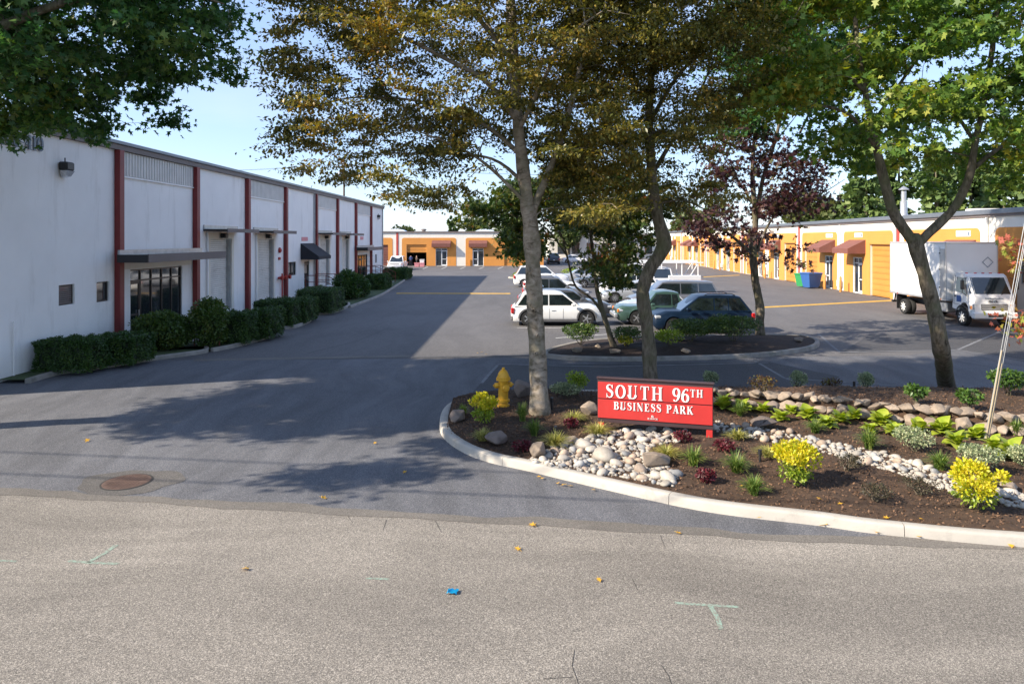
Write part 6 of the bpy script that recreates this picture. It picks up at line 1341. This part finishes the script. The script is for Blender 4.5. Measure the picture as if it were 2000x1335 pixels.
# dry creek of river stones: left fan below the sign, then a long band to the right
def band(pts, x):
    for a, b in zip(pts, pts[1:]):
        if a[0] <= x <= b[0]: return a[1]+(b[1]-a[1])*(x-a[0])/(b[0]-a[0])
fan = [(1022, 900), (1060, 882), (1120, 862), (1170, 846), (1230, 838), (1345, 842), (1330, 862), (1275, 872), (1270, 888), (1300, 905), (1322, 930), (1318, 950), (1270, 943), (1190, 928), (1100, 915)]
b2 = [(1395, 822), (1440, 828), (1520, 838), (1600, 858), (1700, 878), (1790, 905), (1860, 925), (1930, 945), (2040, 975), (2200, 1010), (2200, 1045), (2040, 1000), (1900, 975), (1800, 940), (1740, 920), (1650, 896), (1560, 872), (1490, 862), (1440, 850), (1395, 842)]
creek = tag(empty('dry_creek', (3.5, 12, 0)), 'dry creek of pale rounded river stones winding below the red sign', 'stone bed'); c0 = Vector(creek.location)
rng = random.Random(3); placed = []; small = MB()
def try_stones(poly, n, s0, s1, cap=9999):
    xs_ = [p[0] for p in poly]; ys_ = [p[1] for p in poly]; P4 = np.array([(rng.uniform(min(xs_), max(xs_)), rng.uniform(min(ys_), max(ys_))) for _ in range(n*6)]); k = inpoly(P4[:, 0], P4[:, 1], poly); P4 = P4[k]; c = 0
    for px, py in P4:
        if c >= min(n, cap): break
        g = G3(px, py); s = rng.uniform(s0, s1)
        if any((g.x-q[0])**2+(g.y-q[1])**2 < ((s+q[2])*.40)**2 for q in placed): continue
        placed.append((g.x, g.y, s)); c += 1; z = g.z+s*.14
        link('stone', rng.choice(PEB if rng.random() < .85 else PEB[8:]), creek, loc=(g.x-c0.x, g.y-c0.y, z), rot=(rng.uniform(-.4, .4), rng.uniform(-.4, .4), rng.uniform(0, 6.3)), sc=(s*rng.uniform(1, 1.25), s, s*rng.uniform(.8, 1.05)))
for px, py, s in ((1180, 897, .42), (1140, 873, .30), (1155, 880, .22), (1305, 936, .26), (1215, 870, .2), (1255, 862, .22), (1072, 893, .2), (1100, 898, .2)):
    g = G3(px, py); placed.append((g.x, g.y, s)); link('stone', PEB[int(px) % 8], creek, loc=(g.x-c0.x, g.y-c0.y, g.z+s*.18), rot=(.1, -.1, px*.3), sc=(s*1.25, s, s*.9))
try_stones(fan, 45, .16, .24); try_stones(b2, 60, .15, .22); try_stones(fan, 90, .09, .15); try_stones(b2, 95, .09, .15)
def filler(poly, n, s0, s1):
    xs_ = [p[0] for p in poly]; ys_ = [p[1] for p in poly]; R = np.random.default_rng(8); X = R.uniform(min(xs_), max(xs_), n*6); Yp = R.uniform(min(ys_), max(ys_), n*6); k = inpoly(X, Yp, poly); X = X[k]; Yp = Yp[k]; bm = bmesh.new(); bmesh.ops.create_icosphere(bm, subdivisions=1, radius=.5); T_ = np.array([v.co for v in bm.verts]); Fi = np.array([[v.index for v in f.verts] for f in bm.faces]); bm.free()
    V = []; Fa = []; c = 0
    for px, py in zip(X, Yp):
        if c >= n: break
        g = G3(px, py); s = R.uniform(s0, s1); a = R.uniform(0, 6.3); V.append((T_*np.array([s*1.2, s, s*.7]))@np.array([[math.cos(a), math.sin(a), 0], [-math.sin(a), math.cos(a), 0], [0, 0, 1]])+np.array([g.x-c0.x, g.y-c0.y, g.z+s*.1])); Fa.append(Fi+c*len(T_)); c += 1
    me = np_mesh('small_stones', np.concatenate(V), np.concatenate(Fa), M['pebble']); me.polygons.foreach_set('use_smooth', [True]*len(me.polygons)); return me
link('small_stones', filler(fan, 900, .05, .095), creek, kind='stuff'); link('small_stones', filler(b2, 1100, .05, .095), creek, kind='stuff')
# boulders
for px, py, w, hh, nm, mm in ((968, 872, .52, .42, 'grey brown boulder inside the kerb nose beside the grassy tuft', RKG), (1052, 896, .55, .42, 'angular tan boulder at the left edge of the river stones', RK), (893, 824, .42, .40, 'dark boulder in the kerb nose corner behind the yellow shrub', RKG), (1022, 775, .55, .62, 'dark upright boulder between the hydrant and the beech trunk', RKG),
        (1152, 812, .42, .45, 'squarish tan boulder touching the left end of the sign', RK), (1282, 917, .62, .42, 'long pale flat boulder at the front of the river stones', RK), (1500, 842, .72, .34, 'flat grey brown boulder where the creek band starts right of the sign', RKG), (1920, 958, .52, .42, 'rounded grey boulder behind the right hand yellow shrub', RKG), (1115, 870, .32, .26, 'small blocky boulder at the top of the river stones', RK), (1975, 962, .34, .24, 'pinkish stone in the creek near the right edge', RK), (1458, 838, .2, .22, 'small tan rock beside the striped sedge right of the sign', RK)):
    g = G3(px, py); o = link('boulder', random.choice(mm), loc=(g.x, g.y+w*.25, g.z+hh*.30), rot=(random.uniform(-.2, .2), random.uniform(-.2, .2), random.uniform(0, 6)), sc=(w*1.1, w*.85, hh*1.15), label=nm, cat='boulder', group='boulders in the garden bed')
rw_ = tag(empty('rock_wall', (7, 14.8, .2)), 'low dry laid wall of angular tan rocks retaining the upper bed', 'rock wall'); r0 = Vector(rw_.location)
x = 4.3; rg = random.Random(12); k = 0
while x < 15.5:
    y = lerpl(WL, x); s = rg.uniform(.32, .56); z = bed_z(x, y-.3)
    link('rock', rg.choice(RK+RKG[:1]), rw_, loc=(x-r0.x, y-r0.y-.02, z+s*.22-r0.z), rot=(rg.uniform(-.3, .3), rg.uniform(-.3, .3), rg.uniform(0, 6)), sc=(s*1.15, s*.9, s*.95))
    for dd_ in (0, .2): s2 = rg.uniform(.26, .40); link('rock', rg.choice(RK), rw_, loc=(x-r0.x+dd_, y-r0.y+.20+.1*dd_, z+.30-r0.z+rg.uniform(-.05, .03)), rot=(rg.uniform(-.4, .4), rg.uniform(-.4, .4), rg.uniform(0, 6)), sc=(s2*1.2, s2, s2*.8))
    x += s*.66; k += 1
for px, py in ((1128, 682), (1170, 676), (1200, 685), (1340, 684), (1560, 662)):
    p = P(px, py, .25); link('boulder', random.choice(RK), loc=(p.x, p.y, .24), sc=(.5, .4, .32), rot=(0, 0, px), label={1128: 'leftmost low rock under the island bush', 1170: 'flat rock at the foot of the small leaning maple', 1200: 'low rock right of the small leaning maple trunk', 1340: 'small rock in the dark island mulch below the dark blue SUV', 1560: 'dark rock at the right tip of the island'}[px], cat='rock', group='rocks on the island')
# plant builders
def tuft(name, label, px, py, r, h, leaf, n, grp, seed, w=1.0):
    g = G3(px, py); rng = np.random.default_rng(seed); root = empty(name, tuple(g), 0, label, 'grass tuft', grp); V = []; Fc = []
    for i in range(n):
        a = rng.uniform(0, 2*PI); R = r*rng.uniform(.35, 1.1); hh = h*rng.uniform(.6, 1.1)*(1-.35*(R/r)**2); ca, sa = math.cos(a), math.sin(a); bw = rng.uniform(.004, .008)*w; b0 = len(V); c0_ = rng.normal(size=2)*r*.09
        for t in (0, .35, .7, 1.0):
            rr = R*t**1.25; z = hh*(2.1*t-1.35*t*t) if R > r*.6 else hh*(1.5*t-.5*t*t); ww = bw*(1-t**2.5)+.0008
            for s in (1, -1): V.append((c0_[0]+ca*rr-sa*ww*s, c0_[1]+sa*rr+ca*ww*s, z+.0))
        for t in range(3): q = b0+t*2; Fc.append((q, q+1, q+3, q+2))
    link('blades', np_mesh('blades', V, Fc, G[leaf]), root); return root
def shrub(name, label, px, py, r, h, leaf, n, ls, grp, seed, tmpl='oval', lumps=6, low=.12, up=.35, cat='shrub', z=None, shell=.5):
    g = G3(px, py) if z is None else P(px, py, z); rng = np.random.default_rng(seed); root = empty(name, tuple(g), 0, label, cat, grp)
    stems((0, 0, h*.5), (r, r, h*.5), 12, rng, root, M['bark_dark'], .006)
    leafball('foliage', (0, 0, h*(.5+low/2)), (r, r, h*(.5-low/2)), n, ls, leaf if not isinstance(leaf, str) else G[leaf], rng, root, tmpl, up, lumps=lumps, shell=shell); return root
g1 = 'golden mock orange shrubs'
def gold(nm, px, py, r, h, seed):
    g = G3(px, py); rng = np.random.default_rng(seed); root = empty('golden_shrub', tuple(g), 0, nm, 'shrub', g1); stems((0, 0, h*.5), (r, r, h*.5), 10, rng, root, M['bark_dark'], .006)
    leafball('lower_foliage', (0, 0, h*.28), (r*.86, r*.8, h*.27), 700, .055, G['lime'], rng, root, up=.2, lumps=6, shell=.4)
    P_ = []; D_ = []
    for i in range(26):
        a = rng.uniform(0, 6.28); q = rng.uniform(0, 1)**.6; c = np.array([math.cos(a)*q*r*.82, math.sin(a)*q*r*.78, h*(.42+.42*rng.uniform()*(1-.35*q))]); rr = r*rng.uniform(.16, .30)
        p = ellip((0, 0, 0), (rr, rr, rr*1.15), 85, rng, .3); P_.append(p+c); D_.append(p/rr*.6+np.array([0, 0, .5])+(c-np.array([0, 0, h*.3]))*.8)
    p = np.concatenate(P_); d = np.concatenate(D_); V, Fa = leaf_arrays(p, .058*rng.uniform(.6, 1.3, len(p)), 'oval', rng, D=d, up=.2, dmix=.6); link('foliage', np_mesh('foliage', V, Fa, G['yellow']), root)
for px, py, r, h, nm in ((1553, 948, .36, .80, 'bright golden yellow shrub in the mulch right of the sign'), (1908, 995, .38, .80, 'golden yellow shrub at the right end of the river stones'), (945, 826, .30, .72, 'golden shrub in front of the yellow hydrant')): gold(nm, px, py, r, h, int(px))
shrub('golden_shrub', 'loose lime green shrub behind the beech trunk', 1126, 770, .30, .62, 'lime', 900, .06, g1, 5, lumps=8); shrub('blue_conifer_shrub', 'low blue grey conifer bush behind the beech trunk', 1108, 775, .42, .36, 'vari', 2200, .04, None, 6)
g2 = 'variegated shrubs in the bed'
for px, py, r, h, lf, nm in ((1785, 880, .40, .46, 'vari', 'wide pale variegated shrub below the rock wall'), (1912, 918, .36, .46, 'vari', 'rounded pale variegated shrub left of the guy wire foot'), (2003, 915, .3, .4, 'vari', 'pale variegated shrub cut by the right edge'), (1558, 764, .24, .58, 'vari', 'cream edged upright shrub on the upper bed left of the path light'),
        (1690, 765, .22, .56, 'vari', 'slim variegated shrub right of the path light'), (1389, 758, .22, .50, 'vari', 'pale tipped shrub at the right end of the sign')): shrub('variegated_shrub', nm, px, py, r, h, lf, 1500, .042, g2, int(px), lumps=9)
for px, py, r, h, nm in ((1487, 772, .34, .50, 'rusty twiggy shrub just right of the sign on the upper bed'), (1622, 768, .30, .44, 'rusty twiggy shrub between the two cream edged shrubs')): shrub('rusty_shrub', nm, px, py, r, h, 'brownshrub', 420, .055, 'rusty shrubs', int(px), lumps=9, low=.2)
for px, py, r, h, nm in ((1788, 788, .22, .42, 'small green rhododendron above the rock wall'), (1893, 798, .24, .42, 'small green rhododendron left of the guy wire guard'), (1968, 772, .42, .62, 'larger green rhododendron at the right edge of the upper bed'), (2030, 772, .3, .5, 'green rhododendron beyond the right edge')): shrub('rhododendron', nm, px, py, r, h, 'green', 380 if r < .3 else 900, .085, 'young rhododendrons', int(px), lumps=8, low=.25, up=.5)
for px, py, r, h, nm in ((1655, 918, .26, .28, 'dark bronze twiggy plant at the edge of the creek band'), (1712, 978, .28, .26, 'dark twiggy plant with a red tip near the white kerb'), (1795, 966, .34, .28, 'widest dark bronze plant below the river stones')): shrub('nandina', nm, px, py, r, h, 'nandina', 520, .035, 'dark bronze plants', int(px), lumps=8, low=.15)
g3 = 'crimson leaved plants'
for px, py, r, nm in ((1335, 862, .17, 'crimson plant directly under the right half of the sign'), (1415, 880, .20, 'crimson plant at the foot of the red sign post'), (1378, 940, .17, 'dull crimson plant between two grass tufts near the kerb'), (1018, 880, .18, 'small crimson plant between the two left boulders'), (1115, 835, .15, 'dark crimson plant beside the golden sedge by the trunk')): shrub('heuchera', nm, px, py, r, .2, 'redleaf', 320, .06, g3, int(px), lumps=5, up=.5, low=0, cat='plant')
g4 = 'golden sedge tufts'
for px, py, r, h, nm in ((1085, 872, .40, .32, 'golden sedge tuft above the angular tan boulder'), (1122, 823, .34, .24, 'golden sedge tuft in front of the squarish boulder'), (1168, 850, .36, .28, 'golden sedge tuft under the left end of the sign'), (1302, 893, .36, .24, 'golden sedge tuft above the long pale boulder'), (1440, 858, .30, .22, 'golden sedge tuft right of the sign post'), (1500, 892, .32, .22, 'golden sedge tuft left of the bright golden shrub'), (943, 860, .30, .26, 'sedge tuft beside the grey brown boulder in the kerb nose')): tuft('sedge_tuft', nm, px, py, r, h, 'sedge', 240, g4, int(px))
g5 = 'green grass tufts'
for px, py, r, h, nm in ((1355, 908, .30, .36, 'green grass tuft right of the long pale boulder'), (1438, 922, .34, .38, 'green grass tuft between crimson plants'), (1472, 965, .30, .32, 'green grass tuft nearest the white kerb'), (1020, 822, .22, .42, 'dark green grass tuft left of the beech trunk'), (1044, 850, .28, .40, 'tall green grass tuft in front of the beech trunk'), (905, 812, .18, .3, 'dark grass tuft at the very tip of the bed'),
        (1697, 876, .30, .42, 'bright grass tuft below the rock wall'), (1835, 917, .30, .34, 'grass tuft between the two variegated shrubs'), (1445, 812, .24, .36, 'grass tuft among the hostas right of the sign'), (1592, 845, .26, .32, 'grass tuft in front of the middle hostas'), (1985, 850, .22, .36, 'grass tuft behind the right hand hosta')): tuft('grass_tuft', nm, px, py, r, h, 'liriope', 190, g5, int(px), 1.1)
# hostas: every leaf its own piece
def hleaf(L_, Wd):
    b = MB(); V = []; n = 6
    for i in range(n+1):
        t = i/n; w = Wd*math.sin(PI*min(1, t**.8*1.0))**.8*(.5 if 0 < i < n else 0)+.003; z = .55*L_*(t-t*t*1.15)
        for s in (-1, 0, 1): V.append((L_*t, w*s, z+(.18*w if s else 0)))
    b.add(V, [(i*3+k, i*3+k+1, (i+1)*3+k+1, (i+1)*3+k) for i in range(n) for k in range(2)]); return b.mesh('leaf', G['hosta'], True)
HL = [hleaf(.24, .20), hleaf(.28, .23), hleaf(.19, .17)]
rh = random.Random(9)
def hosta(px, py, n, s, nm, grp='lime green hostas'):
    g = G3(px, py); root = empty('hosta', tuple(g), 0, nm, 'hosta', grp)
    n = int(n*1.7); s *= .98
    for i in range(n):
        a = 2.4*i+rh.uniform(-.3, .3); ring = i/n; link('leaf', rh.choice(HL), root, loc=(.03*math.cos(a), .03*math.sin(a), .02+.10*s*(1-ring)), rot=(rh.uniform(-.25, .25), -1.0+.95*ring+rh.uniform(-.2, .2), a), sc=(s*rh.uniform(.8, 1.15),)*3)
for i, (px, py, n, s, nm) in enumerate(((1412, 800, 12, 1.05, 'dark green hosta right behind the sign post'), (1450, 803, 12, .9, 'hosta second to the right of the sign'), (1490, 806, 12, .8, 'hosta above the flat grey brown boulder'), (1525, 822, 14, .8, 'trailing hosta at the right end of the flat boulder'), (1578, 818, 16, 1.0, 'large hosta left of the middle grass tuft'), (1612, 835, 16, .95, 'large hosta touching the middle grass tuft'),
        (1668, 820, 14, .9, 'hosta against the middle of the rock wall'), (1722, 832, 16, 1.05, 'tallest hosta behind the bright grass tuft'), (1745, 850, 14, .9, 'hosta left of the wide variegated shrub'), (1840, 850, 16, 1.1, 'large hosta right of the wide variegated shrub'), (1868, 872, 14, 1.0, 'spreading hosta left of the guy wire foot'), (1905, 858, 12, .95, 'yellow hosta behind the guy wire foot'), (1975, 898, 16, 1.1, 'yellow hosta at the right edge of the bed'), (1545, 808, 10, .7, 'small hosta at the start of the rock wall'), (1640, 826, 12, .8, 'hosta tucked between the middle tuft and the rock wall'), (1795, 845, 12, .85, 'hosta directly above the wide variegated shrub'), (1700, 845, 10, .7, 'small hosta behind the bright grass tuft'), (1940, 880, 12, .85, 'hosta between the guy wire foot and the right edge'))): hosta(px, py, n, s, nm)
# island shrubs
def ish(px, py, r, h, lf, n, nm, seed, ls=.07): shrub('island_shrub', nm, px, py, r, h, lf, n, ls, 'shrubs on the parking island', seed, z=.25, lumps=12, low=.15, shell=.6)
ish(1134, 672, .72, .78, 'rhodo', 2600, 'round green bush at the left end of the island', 1); ish(1225, 676, .62, .75, 'rhodo', 1900, 'dark green bush right of the small leaning maple', 2)
ish(1222, 678, .26, .45, 'yellow', 420, 'small bright yellow patch of leaves in front of the dark bush', 3); ish(1308, 676, .62, .62, 'lime', 1100, 'loose lime coloured shrub right of the crooked beech trunk', 4, .08)
ish(1350, 668, .95, .95, 'rhodo', 4200, 'wide dark bush in front of the dark blue SUV', 5); ish(1432, 667, 1.15, 1.05, 'rhodo', 5200, 'widest dark bush beside the purple maple trunk', 6)
p = P(1011, 541, .1); kp = empty('kerb_planter', (p.x, p.y, 0), 0, 'tiny kerbed planter with low weeds behind the boxy white SUV', 'planter'); MB().lathe([(0, 0), (1.0, 0), (1.0, .14), (.85, .15), (.85, .1), (0, .1)], 20).build('kerb', M['conc'], kp); leafball('foliage', (0, 0, .3), (.8, .8, .35), 500, .12, G['lime'], np.random.default_rng(3), kp)
p = P(1125, 530, .1); shrub('weedy_shrub', 'yellow green weedy shrub in the lot behind the white cars', 1118, 538, 1.4, .9, 'lime', 900, .16, None, 77, z=.0)
ORD = ['first', 'second', 'third', 'fourth', 'fifth', 'sixth']
# ---------------------------------------------------------------- hydrant
g = G3(983, 792); hy = empty('fire_hydrant', (g.x, g.y, g.z-.02), .35, 'yellow fire hydrant standing in the bed beside the beech trunk', 'hydrant')
b = MB(); b.lathe([(0, 0), (.15, 0), (.15, .05), (.115, .06), (.11, .12), (.15, .13), (.15, .17), (.115, .18), (.112, .58), (.118, .60), (.165, .61), (.165, .66), (.135, .67), (.13, .73), (.10, .80), (.06, .845), (.035, .85), (.035, .90), (0, .90)], 24); b.build('barrel', M['yellow_hyd'], hy, smooth=35)
for ax, sg, r, l, z in (('x', 1, .065, .21, .50), ('x', -1, .065, .21, .50), ('y', -1, .085, .22, .46)):
    b = MB(); pr = [(0, .08), (r*.8, .08), (r*.8, l*.62), (r, l*.64), (r, l*.92), (r*.8, l), (.022, l), (.022, l+.035), (0, l+.035)]; b.lathe([(a, c*sg) for a, c in pr], 14, (0, 0, z), ax); b.build('nozzle_cap', M['yellow_hyd'], hy, smooth=35)
for k in range(8):
    a = 2*PI*k/8; b = MB(); b.lathe([(0, .605), (.014, .605), (.014, .685), (0, .685)], 6, (.148*math.cos(a), .148*math.sin(a), 0)); b.build('bolt', M['yellow_hyd'], hy)
# ---------------------------------------------------------------- sign
a, c = G3(1171, 838), G3(1389, 853)
pA = at(1167, 800, a.y); pB = at(1393, 800, c.y-.05)
sgx = pB.x-pA.x; sgy = pB.y-pA.y; SWd = math.hypot(sgx, sgy); ang = math.atan2(sgy, sgx)
zt = H-(738-HZ)*pA.y/F; zb_ = H-(823-HZ)*pA.y/F
sg = empty('entrance_sign', (pA.x, pA.y, 0), ang, 'long red business park sign with white serif letters on two red posts', 'sign')
hh = zt-zb_; y0 = -.045
MB().box(0, SWd, 0, .09, zb_, zt, .006).build('board', M['sign_dark'], sg)
m1 = zb_+hh*.54
MB().box(.012, SWd-.012, -.022, 0-.001, m1+.01, zt-hh*.075, .004).build('upper_panel', M['sign_red'], sg)
MB().box(.012, SWd-.012, -.022, 0-.001, zb_+hh*.105, m1-.01, .004).build('lower_panel', M['sign_red'], sg)
for x in (.07, SWd-.07):
    gz = bed_z(pA.x+math.cos(ang)*x, pA.y+math.sin(ang)*x+.05); MB().box(x-.06, x+.06, .01, .08, gz-.2, zb_-.002, .006).build('post', M['sign_red'], sg)
MB().box(-.02, SWd+.02, -.03, .12, zt+.001, zt+.022, .004).build('cap_rail', M['sign_dark'], sg)
fy, fb = -.034, -.021
s1 = hh*.30; z1_ = m1+.035; W1 = SWd*.60
xx = text('SOUTH', SWd*.075, z1_, s1, fy, fb, M['sign_white'], sg, width=SWd*.515); xx = text('96', SWd*.655, z1_, s1, fy, fb, M['sign_white'], sg, width=SWd*.145); text('TH', SWd*.805, z1_+s1*.42, s1*.56, fy, fb, M['sign_white'], sg, width=SWd*.115)
s2 = hh*.175; text('BUSINESS', SWd*.145, m1-s2-.04, s2, fy, fb, M['sign_white'], sg, width=SWd*.425); text('PARK', SWd*.605, m1-s2-.04, s2, fy, fb, M['sign_white'], sg, width=SWd*.235)
text('HARSCH', SWd*.445, zb_+hh*.145, hh*.036, fy, fb, M['sign_white'], sg, width=SWd*.09); b = MB(); b.box(SWd*.478, SWd*.484, fy, fb, zb_+hh*.20, zb_+hh*.235); stroke(b, arc(SWd*.488, zb_+hh*.215, .018, .018, 60, 330, 8), .006, fy-.001, fb, 1, 0, 0); b.box(SWd*.488, SWd*.50, fy-.002, fb, zb_+hh*.212, zb_+hh*.216); b.build('logo', M['sign_white'], sg)
# ---------------------------------------------------------------- guy wire, vine, path lights, litter
g = G3(1925, 862); top = at(2005, 430, g.y-.35)
gw = empty('guy_wire', tuple(g), 0, 'slanting guy wires with long pale plastic guard anchored in the bed at the right', 'guy wire'); d = top-g
for k, (o, m, r0, t1) in enumerate(((-.015, M['guard'], .015, .42), (.025, M['guard'], .012, .36))):
    b = MB(); b.tube([Vector((o, 0, -.05)), Vector((o*1.3, 0, 0))+d*t1], r0, 8); b.build('guard', m, gw)
b = MB(); up3 = d*4.2
for o in (-.03, .02, .05): b.tube([Vector((o, 0, 0)), Vector((o, 0, 0))+up3], .007, 5)
b.build('cable', M['galv'], gw)
vb = at(2090, 560, 14.0); vs = empty('vine', (vb.x, vb.y, 0), 0, 'climbing vine with reddish autumn leaves reaching in at the right edge', 'vine'); b = MB(); LPv = []
rng = np.random.default_rng(21)
for (x0, y0_), pts in (((2090, 500), [(2040, 490), (1985, 478), (1965, 472)]), ((2090, 500), [(2030, 505), (1990, 520), (1980, 500)]), ((2090, 640), [(2030, 628), (1985, 622), (1955, 618)]), ((2090, 640), [(2040, 650), (1998, 645), (1985, 655)]), ((2090, 700), [(2050, 690), (2015, 660), (2000, 640)])):
    q = [at(x0, y0_, 14)]+[at(a_, c_, 13.7+rng.uniform(-.2, .2)) for a_, c_ in pts]; q = [v-Vector((vb.x, vb.y, 0)) for v in q]; b.tube(q, [.02, .014, .01, .005], 5)
    for v in q[1:]: LPv += [np.array(v)+rng.normal(size=3)*.10 for _ in range(16)]
b.tube([(0, 0, 0), (.1, 0, 1.5), (0, 0, 2.6), (.05, 0, 4.2)], .03, 6); b.build('stem', M['bark_dark'], vs); V, Fa = leaf_arrays(np.array(LPv), .11*rng.uniform(.7, 1.2, len(LPv)), 'maple', rng, up=.1); link('foliage', np_mesh('foliage', V, Fa, G['vine']), vs)
for px, py, h_, nm in ((1668, 766, .30, 'small black path light between shrubs on the upper bed'), (1484, 902, .22, 'short black path light left of the bright golden shrub'), (1085, 858, .26, 'short path light behind the sedge above the tan boulder'), (1078, 800, .28, 'small black box light at the foot of the beech trunk')):
    g = G3(px, py); b = MB(); b.lathe([(0, -.05), (.022, -.05), (.022, h_*.6), (.035, h_*.62), (.035, h_), (0, h_)], 10); b.build('path_light', M['black'], loc=tuple(g), smooth=35, label=nm, cat='path light', group='low garden path lights')
def fallen(px, py, s, nm, seed, onbed=False, z=.008):
    s *= .8
    g = G3(px, py) if onbed else P(px, py, z); rg_ = random.Random(seed); T_ = TM['maple'][0]; cz = .1*s; b = MB(); b.add([((v[0]-.4)*s, v[1]*s, v[2]*s+.01+.12*s*((v[0]-.4)**2+v[1]**2)) for v in T_], [tuple(range(10))]); b.tube([(-.4*s, 0, .012), (-.8*s, .1*s, .015)], .0025, 4)
    return b.build('fallen_leaf', G['fall'], loc=(g.x, g.y, g.z+.01), rot=(rg_.uniform(-.3, .3), rg_.uniform(-.3, .3), rg_.uniform(0, 6.3)), label=nm, cat='leaf', group='fallen autumn leaves')
for i, (px, py, s, nm) in enumerate(((478, 1112, .13, 'yellow fallen leaf alone on the street left of the blue scrap'), (170, 861, .14, 'yellow fallen leaf on the drive above the manhole'), (632, 973, .12, 'orange fallen leaf on the drive right of the manhole'), (1040, 1026, .14, 'curled yellow leaf on the seam between drive and street'), (1011, 1073, .11, 'small yellow leaf on the street below the seam leaf'), (1170, 1134, .09, 'small orange leaf alone in the middle of the street'),
        (1610, 1026, .14, 'brown fallen leaf against the kerb foot left of the dark shadow'), (1712, 1040, .14, 'yellow fallen leaf against the kerb joint'), (1796, 1050, .11, 'small tan leaf against the kerb right of the joint'), (1483, 1010, .12, 'yellow leaf at the foot of the white kerb'), (1414, 1001, .11, 'orange brown leaf at the kerb foot below the crimson plant'), (1325, 1042, .09, 'tiny orange leaf on the seam below the kerb'), (1975, 1068, .11, 'pale leaf at the kerb foot near the right edge'),
        (790, 923, .10, 'red brown leaf on the drive below the kerb nose'), (732, 866, .09, 'small leaf in the tree shade left of the kerb nose'))): fallen(px, py, s, nm, i)
for i, (px, py) in enumerate(((1052, 932), (1060, 935), (1090, 945), (1100, 948), (1112, 950), (1160, 958), (940, 688), (950, 692), (932, 690))): fallen(px, py, .10, '%s dry leaf from the left in the drift along the kerb below the river stones' % ORD[i] if i < 6 else '%s brown leaf in the small heap on the drain strip' % ['left', 'right', 'nearest'][i-6], 50+i)
for i, (px, py) in enumerate(((1560, 1000), (1640, 985), (1730, 1012), (1800, 1015), (1600, 975), (1450, 950))): fallen(px, py, .09, 'small yellow leaf on the open mulch, %s from the left of those before the kerb' % {1450: 'first', 1560: 'second', 1600: 'third', 1640: 'fourth', 1730: 'fifth', 1800: 'sixth'}[px], 80+i, True)
p = P(884, 1158); b = MB(); rg_ = random.Random(4); V = []
for j in range(4):
    for i in range(6): V.append((-.06+i*.024+rg_.uniform(-.006, .006), -.045+j*.03, .008+.022*abs(math.sin(i*1.9+j*1.3))))
b.add(V, [(j*6+i, j*6+i+1, (j+1)*6+i+1, (j+1)*6+i) for j in range(3) for i in range(5)]); b.build('wrapper', M['bluefoil'], loc=(p.x, p.y, .008), rot=(0, 0, -.15), sc=(1, 1.15, 1), label='crumpled bright blue wrapper lying on the street', cat='litter')
